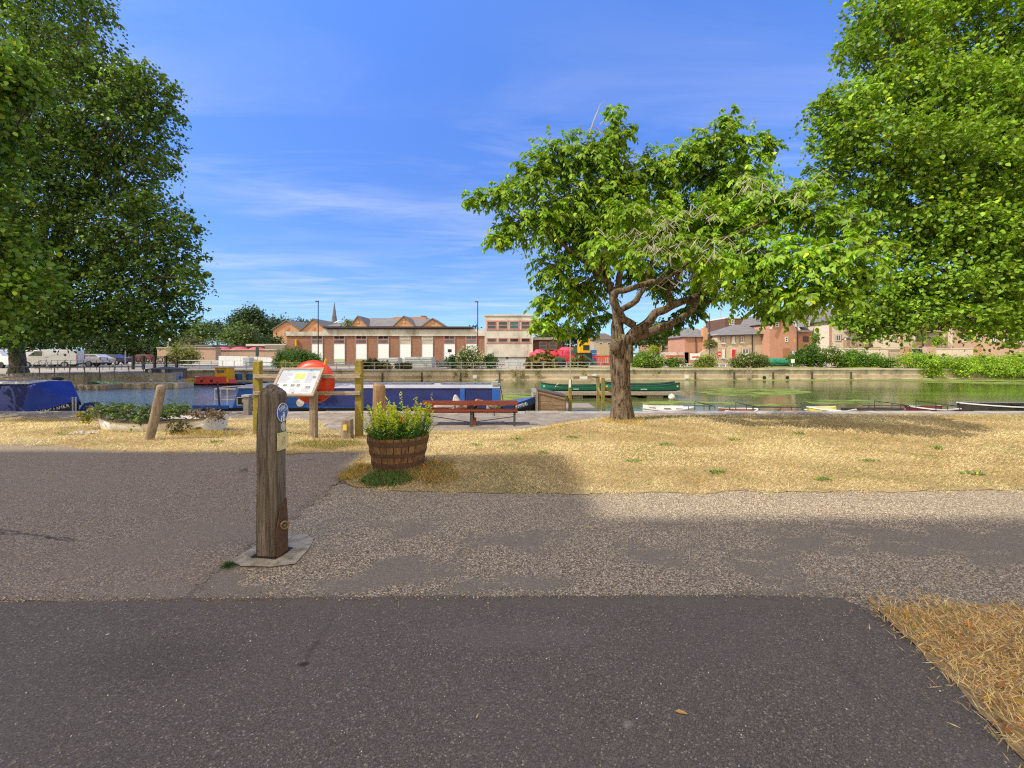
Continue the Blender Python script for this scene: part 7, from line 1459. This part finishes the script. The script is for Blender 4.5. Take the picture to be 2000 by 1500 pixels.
for p_ in (1698, 1801): MB().box(X(p_, Ya-1.4), X(p_+2, Ya-1.4), Ya-1.45, Ya-1.25, 0, Z(650, Ya)).build('balcony_post', blackiron, t)
t = thing('brick_house', 'pinkish brick house range at the far right beyond the hedge', 'house', (X(1930, 64), 64, 0)); fb(t, 1862, 2100, 640, 712, 64, 9, brickP, 'wall', 0); MB().hip(X(1862, 64), X(2100, 64), 64, 73, Z(640, 64), Z(618, 69), 2, .4).build('roof', slate, t)
for a in (1880, 1905, 1935, 1960, 1985): win(t, a, a+9, 655, 668, 64, white, glass, 2, 1, .1)
# stone boundary wall with brick piers
t = thing('boundary_wall', 'flint boundary wall with brick piers running in front of the apartments', 'wall', (X(1760, 50), 50, 0))
fb(t, 1619, 1735, 681, 708, 52, .4, flintp, 'wall', 0); fb(t, 1731, 1768, 678, 708, 52.1, .4, flint, 'wall', 0); fb(t, 1768, 1781, 677, 712, 50, .6, brickR, 'pier', 0); fb(t, 1811, 1829, 677, 712, 50, .6, brickP, 'pier', 0); fb(t, 1829, 1915, 680, 708, 52, .4, flintp, 'wall', 0); fb(t, 1911, 1917, 676, 712, 50, .6, brickR, 'pier', 0)
MB().box(X(1618, 52), X(1916, 52), 51.95, 52.0, Z(681, 52)-.04, Z(679.6, 52)).build('coping', conc, t)
t = thing('parking_opening', 'dark under-croft opening with a barred gate between two brick piers', 'gate', (X(1796, 54), 54, 0)); fb(t, 1781, 1811, 679, 712, 55, .3, blackp, 'painted_shade_wall', 0); m_ = MB()  # black wall paints in the shade inside the opening
for k in range(9): m_.box(X(1782+k*3.4, 50), X(1782+k*3.4, 50)+.04, 50, 50.05, 0, Z(690, 50))
m_.box(X(1781, 50), X(1811, 50), 49.99, 50.06, Z(690, 50), Z(689, 50)).build('gate_bars', galv, t)
fence('park_fence', 'black bar fence above the hedge at right', [(X(1831, 46), 46), (X(1916, 46), 46)], .4, .75, 12, blackiron, (1., .3), .025, None, 'fence')
fence('knee_rail', 'low white post-and-rail fence along the far road', [(X(1330, 46), 46), (X(1430, 46), 46)], 0, .35, 8, white, (1.,), .05, None, 'fence')
# green boat on trailer and barrier items
t = thing('covered_boat', 'long object under a green tarpaulin parked by the cottage', 'covered boat', (X(1521, 50), 50, 0)); MB().loft(lump((X(1521, 50), 50, .55), (1.35, .6, .42), .35, 3, 26, 12, 4)).build('cover', M('green_tarp', (.03, .25, .14), (.02, .18, .10)), t, smooth=True); MB().box(X(1506, 50), X(1538, 50), 49.6, 50.4, 0, .22).build('trailer', blackp, t)

# ------------------------------------------------------------------ vehicles
def wheel(t, x, y, r=.33, mat=None):
    w_ = MB().lathe((x, y, r), [(.001, -.10), (r*.95, -.10), (r, -.06), (r, .06), (r*.95, .10), (.001, .10)], 20, 'y').build('wheel', blackp, t); MB().lathe((x, y-.105, r), [(.001, -.01), (r*.62, -.01), (r*.66, .01), (.001, .01)], 16, 'y').build('rim', mat or galv, w_)
def vehicle(name, label, cat, px, Y_, rz, prof, L, W, paint, glasses, wheels, tails=None, z0=.0, plate=None, group=None):
    x_ = X(px, Y_); t = thing(name, label, cat, (x_, Y_, 0), group); pts = [(x_+a, b) for a, b in prof]; n = len(pts); hi = max(b for a, b in pts); m_ = MB(); rings = []
    for yy in (-W/2, -W/2+.08, W/2-.08, W/2):
        e = 1 if abs(yy) > W/2-.05 else 0; rings.append([(x_+(a-x_)*(1-.015*e), Y_+yy-(math.copysign(.10*max(0, (b-.9)/(hi-.9+1e-6)), yy) if True else 0), .3+(b-.3)*(1-.02*e)) for a, b in pts])
    m_.loft(rings); m_.build('body', paint, t, smooth=False, bevel=.02)
    for g_ in glasses:
        hb = lambda b: .10*max(0, (b-.9)/(hi-.9+1e-6)); g0 = MB(); k = len(g_); g0.add([(x_+a, Y_-W/2+hb(b)-.012, b) for a, b in g_]+[(x_+a, Y_-W/2+hb(b)+.05, b) for a, b in g_], [tuple(range(k)), tuple(range(2*k-1, k-1, -1))]+[(i, k+i, k+(i+1) % k, (i+1) % k) for i in range(k)]); g0.build('window', glass, t)
    for w_ in wheels: wheel(t, x_+w_, Y_-W/2+.06); wheel(t, x_+w_, Y_+W/2-.06)
    for (a, b0, b1, y0, y1, mt) in (tails or []): MB().box(x_+min(a, a+.03*(1 if a > 0 else -1)), x_+max(a, a+.03*(1 if a > 0 else -1)), Y_+y0, Y_+y1, b0, b1).build('tail_light' if mt is redpl else 'number_plate' if mt is cream else 'trim', mt, t)
    t.rotation_euler.z = rz; return t
paintw = M('white_van_paint', (.74, .75, .76), (.66, .67, .68), 1, .3, spec=.6)
vanp = [(-2.4, .35), (-2.4, .9), (-2.25, 1.1), (-1.55, 1.25), (-.95, 1.85), (-.7, 1.95), (2.3, 1.95), (2.42, 1.8), (2.42, .35)]
tl = [(2.42, .9, 1.4, -.86, -.74, redpl), (2.42, .9, 1.4, .74, .86, redpl), (2.43, .62, .72, -.25, .25, cream), (2.41, .3, .45, -.85, .85, blackp)]
vw = [[(-1.45, 1.27), (-.95, 1.78), (-.35, 1.78), (-.35, 1.27)]]
v1 = vehicle('parked_van', 'white panel van seen from its rear corner right of the plane trunk', 'van', 100, 45, .42, vanp, 4.8, 1.75, paintw, vw, (-1.5, 1.45), tl)
v2 = vehicle('parked_van', 'white van mostly hidden behind the plane trunk at far left', 'van', 0, 44, math.pi-.1, vanp, 4.8, 1.75, paintw, vw, (-1.5, 1.45), tl)
v3 = vehicle('parked_van', 'white van with its side window showing, just right of the plane trunk', 'van', 66, 49, .25, vanp, 4.8, 1.75, paintw, vw, (-1.5, 1.45), tl)
pk = [(-2.5, .45), (-2.5, 1.0), (-1.5, 1.12), (-.9, 1.7), (.3, 1.7), (.5, 1.15), (2.45, 1.15), (2.5, .5)]
vehicle('pickup_truck', 'white pickup truck with open bed parked beyond the panel van', 'pickup', 148, 47.5, .40, pk, 5, 1.8, paintw, [[(-1.35, 1.15), (-.88, 1.62), (.2, 1.62), (.38, 1.15)]], (-1.6, 1.5), [(2.5, .75, 1.1, -.88, -.74, redpl), (2.5, .75, 1.1, .74, .88, redpl), (2.5, .35, .5, -.8, .8, blackp)])
carp = [(-2.1, .3), (-2.1, .75), (-1.2, .95), (-.55, 1.42), (.9, 1.45), (1.7, 1.0), (2.1, .92), (2.12, .35)]
cg = [[(-1.1, .97), (-.52, 1.36), (.1, 1.37), (.1, .97)], [(.16, .97), (.16, 1.37), (.85, 1.38), (1.45, 1.0)]]
vehicle('parked_car', 'silver-white car parked side-on above the railing at left', 'car', 182, 54, .1, carp, 4.2, 1.7, M('silver_paint', (.60, .61, .62), (.52, .53, .54), 1, .25, metal=.2), cg, (-1.3, 1.3))
vehicle('parked_car', 'dark blue car with a red rear light beyond the silver-white car', 'car', 215, 57, .2, carp, 4.2, 1.7, M('blue_car_paint', (.05, .06, .13), (.04, .05, .11), 1, .25), cg, (-1.3, 1.3), [(2.1, .7, .9, -.8, -.5, redpl)])
vehicle('parked_car', 'small dark red car in the shade under the left tree', 'car', 280, 75, .1, carp, 4.2, 1.7, M('dark_red_paint', (.20, .03, .04)), cg, (-1.3, 1.3))
for i, px in enumerate((1245, 1262, 1280)): vehicle('parked_car', ['white car seen far off, just right of the tree trunk', 'dark car in the distant parked row, second right of the tree trunk', 'silver car in the distant parked row, third right of the tree trunk'][i], 'car', px, 88, .05, carp, 4.2, 1.7, [paintw, blackp, galv][i], cg, (-1.3, 1.3))
t = thing('parked_bicycle', 'bicycle leaning beyond the railing near the plane trunk at left', 'bicycle', (X(83, 40), 40, -.02)); x_ = X(83, 40)
for s_ in (-.55, .55): MB().tube([(x_+s_+.33*math.cos(a*.3927), 40, .34+.33*math.sin(a*.3927)) for a in range(17)], .022, 5, False).build('wheel', blackiron, t)
MB().tube([(x_-.55, 40, .34), (x_-.2, 40, .85), (x_+.35, 40, .85), (x_+.05, 40, .34), (x_-.2, 40, .85)], .02, 5).tube([(x_+.55, 40, .34), (x_+.35, 40, .95)], .02, 5).build('frame', blackiron, t)

# ------------------------------------------------------------------ bushes and distant trees
def bush(name, label, cat, specs, Y_, L, dens, clump, base, seed, group=None, **kw):
    return plant(name, label, cat, [bl(a, b, Y_, c_, d) for a, b, c_, d in specs], dens*2.2, L*1.15, clump*.8, base, seed, group, stem=.05, shell=(.2, 1.0), **kw)
GR, DG, OL, YG = (.16, .28, .03), (.075, .16, .025), (.26, .28, .09), (.24, .36, .03)
bush('bush', 'olive-green rounded bush above the basin wall at left', 'bush', [(357, 690, 27, 20), (345, 698, 20, 12), (372, 697, 18, 13)], 41, .11, 5, .18, OL, 41, per=22)
bush('bush', 'big dark green bush at the left end of the workshop', 'bush', [(570, 700, 30, 23), (545, 706, 14, 14), (592, 700, 22, 18)], 43, .12, 5, .2, DG, 42, per=22)
bush('bush', 'small dark green bush under the first white bay', 'bush', [(615, 704, 17, 14)], 44, .12, 5, .2, DG, 43)
bush('bush', 'bright yellow-green low shrub at the foot of the big dark bush', 'bush', [(556, 711, 10, 7), (575, 712, 12, 6), (600, 712, 8, 5)], 41, .10, 6, .15, (.30, .36, .03), 44)
bush('flowering_shrub', 'rounded shrub dotted with cream flowers before the workshop', 'shrub', [(918, 698, 27, 22), (912, 704, 22, 16)], 42, .12, 5, .2, (.20, .27, .09), 45)
bush('bush', 'dark green bush left of the cream-flowered shrub', 'bush', [(886, 706, 17, 14)], 42.5, .12, 5, .2, (.06, .14, .02), 46); bush('bush', 'dark green bush right of the cream-flowered shrub', 'bush', [(955, 706, 19, 16)], 42.5, .12, 5, .2, (.06, .14, .02), 47)
def flecks(t_label, specs, Y_, n, c, seed, name='blossom'):
    rng = np.random.default_rng(seed); P_ = []
    for a, b, c_, d in specs:
        x_, y_, z_, rx, ry, rz = bl(a, b, Y_, c_, d); k = n; dv = unit(rng.normal(size=(k, 3))); dv[:, 1] = -np.abs(dv[:, 1]); P_.append(np.array([x_, y_, z_])+dv*np.array([rx, ry, rz])*1.05)
    P_ = np.concatenate(P_); k = len(P_)
    tt = [o for o in bpy.data.objects if o.get('label') == t_label][0]
    leafmesh(name, P_, rng.normal(size=(k, 3)), rng.normal(size=(k, 3))*.5+np.array([0, -1, .4]), .14, .12, leafcol(k, c, .1, 0, rng), leaf, tt, True)
flecks('rounded shrub dotted with cream flowers before the workshop', [(918, 698, 27, 22)], 42, 230, (.75, .72, .52), 1)
bush('spiky_plant', 'spiky dark cordyline clump left of the low container', 'plant', [(724, 714, 15, 8)], 41, .35, 5, .2, (.10, .10, .035), 48, per=20); bush('spiky_plant', 'small yellow-green spiky clump right of the dark cordyline', 'plant', [(752, 715, 9, 5)], 41, .3, 5, .15, (.22, .20, .05), 49, per=20)
bush('spiky_plant', 'spiky green-yellow clump in front of the large container', 'plant', [(795, 715, 9, 6), (778, 716, 8, 4)], 41, .3, 5, .15, (.13, .13, .04), 50, per=20)
bush('spiky_plant', 'large reddish-green spiky clump before the red heaps', 'plant', [(1060, 709, 27, 16)], 42, .4, 5, .25, (.17, .14, .035), 51, per=24); bush('spiky_plant', 'smaller olive spiky clump left of the tree trunk', 'plant', [(1130, 712, 14, 14)], 42, .35, 5, .2, (.15, .14, .04), 52, per=22)
bush('rose_bush', 'green bush with white flowers immediately right of the tree trunk', 'bush', [(1262, 702, 26, 19), (1245, 708, 16, 12), (1285, 705, 16, 14)], 42, .12, 5, .2, GR, 53); flecks('green bush with white flowers immediately right of the tree trunk', [(1280, 700, 18, 12)], 42, 50, (.78, .76, .68), 2)
bush('bush', 'low rounded green bush second to the right of the tree trunk', 'bush', [(1318, 706, 20, 11)], 42, .12, 5, .2, (.10, .20, .02), 54); bush('bush', 'yellow-green wild bush between the roadside sign and the cottage', 'bush', [(1380, 706, 22, 15), (1372, 711, 18, 8)], 42, .12, 5, .22, (.19, .24, .04), 55)
bush('bush', 'broad green-brown bush with pale roses before the flint cottage', 'bush', [(1460, 703, 28, 15), (1485, 706, 20, 12), (1440, 708, 14, 10)], 42, .12, 5, .22, (.12, .17, .035), 56); flecks('broad green-brown bush with pale roses before the flint cottage', [(1452, 702, 22, 11)], 42, 40, (.75, .62, .5), 3)
bush('bush', 'tall dark green bush before the tall brick house', 'bush', [(1583, 688, 20, 18), (1560, 700, 20, 14), (1590, 702, 22, 15)], 43, .13, 5, .22, (.07, .16, .018), 57)
bush('rose_bush', 'bush with white and orange roses right of the tall dark bush', 'bush', [(1622, 692, 22, 15), (1640, 702, 18, 13)], 43, .12, 5, .2, (.12, .20, .03), 58); flecks('bush with white and orange roses right of the tall dark bush', [(1622, 690, 22, 14)], 43, 70, (.80, .74, .62), 4)
bush('bush', 'arching green bush on the far bank under the right tree', 'bush', [(1665, 698, 26, 17), (1700, 702, 26, 14), (1730, 708, 20, 10), (1672, 710, 24, 9)], 42, .12, 5, .25, (.11, .22, .02), 59)
bush('small_tree', 'slim light green sapling on a balcony beside the brick house', 'plant', [(1592, 662, 7, 12)], 58, .15, 5, .2, (.14, .24, .03), 60); bush('potted_plant', 'bright green balcony plant on the apartment block', 'plant', [(1832, 665, 9, 9)], 57.5, .16, 5, .2, (.20, .34, .02), 61)
bush('bush', 'ragged bush against the brick cottage chimney', 'bush', [(1387, 670, 12, 8)], 62, .15, 5, .2, (.16, .18, .05), 62); bush('bush', 'yellow-green bush beyond the roses right of the trunk', 'bush', [(1277, 680, 10, 5)], 66, .15, 5, .2, (.25, .34, .02), 63)
t = plant('ivy_hedge', 'long bright green ivy hedge tumbling over the far wall at right', 'hedge', [bl(a, b, Y_, c_, d) for a, b, Y_, c_, d in ((1785, 700, 39.6, 28, 13), (1810, 712, 39.0, 24, 22), (1830, 705, 39.6, 30, 14), (1870, 710, 39.2, 32, 14), (1915, 707, 39.6, 36, 16), (1960, 709, 39.2, 36, 17), (2010, 707, 39.6, 40, 20), (1945, 722, 38.9, 40, 12), (2000, 724, 38.9, 40, 13), (1880, 720, 39.0, 30, 10), (1822, 726, 38.8, 14, 9), (2060, 710, 39.2, 40, 22))], 9, .13, .2, (.24, .38, .03), 64, per=22, upw=.6)
for i, (px, dy) in enumerate(((700, 8), (738, 10), (812, 9), (838, 12), (890, 9), (910, 11), (1005, 11), (1022, 13), (1050, 12), (1284, 8), (1140, 10))):
    Y_ = 37.3; plant('wall_weed', 'weed clump number %d from the left rooted in the far quay wall' % (i+1 if i < 9 else {9: 11, 10: 10}[i]), 'weed', [bl(px, 723+dy*.6, Y_, 5, dy*.45, .2)], 12, .12, .1, (.20, .20, .05), 70+i, 'weeds rooted in the far quay wall', per=14)
# wooded skyline
def dtree(px, py_c, rx, ry, Y_, c_, seed, label, name='distant_tree', extra=()):
    s_ = F/Y_; specs = [(px, py_c, rx, ry)]+list(extra); blobs = [bl(a, b, Y_, u, v) for a, b, u, v in specs]
    t = plant(name, label, 'tree', blobs, 1.3*(60/Y_), .5*Y_/90, .7*Y_/90, c_, seed, 'trees beyond the far buildings', per=30, upw=.8, shell=(.4, 1.05))
    x_ = X(px, Y_); MB().tube([(x_, Y_, 0), (x_, Y_, blobs[0][2])], [.35, .2], 7).build('trunk', barkd, t)
    dummy = None; return t
dtree(490, 630, 32, 30, 120, (.045, .085, .03), 80, 'tall dark green tree towering above the sheds', extra=((465, 640, 22, 20), (515, 645, 22, 16)))
dtree(468, 655, 26, 24, 75, (.10, .16, .05), 81, 'pale green weeping tree before the tall dark tree', extra=((455, 662, 18, 15), (487, 660, 16, 14)))
dtree(395, 645, 26, 14, 125, (.09, .15, .05), 82, 'light green round-headed tree on the left skyline', extra=((380, 650, 18, 10),))
dtree(425, 642, 20, 14, 140, (.06, .10, .04), 83, 'mid green tree between the round-headed and tall dark tree'); dtree(370, 668, 26, 12, 90, (.10, .12, .045), 84, 'brownish-green low tree above the flat roof at left', extra=((340, 665, 16, 12),))
dtree(525, 668, 24, 12, 80, (.045, .08, .025), 85, 'dark low tree left of the gabled warehouse', extra=((505, 672, 18, 10),)); dtree(545, 632, 22, 8, 170, (.05, .085, .04), 86, 'distant dark treetop behind the left gable'); dtree(585, 632, 18, 6, 170, (.05, .085, .04), 87, 'distant dark treetop between the two gables')
dtree(680, 632, 9, 6, 83, (.13, .17, .06), 88, 'small olive treetop against the slate roof'); dtree(925, 643, 9, 6, 110, (.05, .08, .04), 89, 'small dark treetop beside the second lamp column')
dtree(1100, 650, 40, 12, 100, (.04, .075, .025), 90, 'dark tree mass behind the works site', extra=((1135, 655, 26, 14), (1070, 658, 20, 8))); dtree(1285, 650, 34, 20, 85, (.06, .12, .025), 91, 'broad green tree right behind the park tree trunk', extra=((1255, 655, 24, 16), (1320, 652, 24, 14)))
dtree(270, 670, 34, 22, 80, (.03, .06, .018), 92, 'dark shaded tree behind the parked cars at left', extra=((230, 668, 30, 22), (300, 678, 20, 16), (190, 660, 30, 22))); dtree(60, 650, 60, 26, 85, (.04, .07, .02), 93, 'dark tree behind the vans at far left', extra=((130, 655, 40, 22), (-10, 650, 50, 26)))
dtree(1900, 655, 60, 22, 100, (.045, .09, .02), 94, 'dark tree behind the houses at the far right', extra=((1980, 650, 60, 26), (2060, 650, 60, 30)))
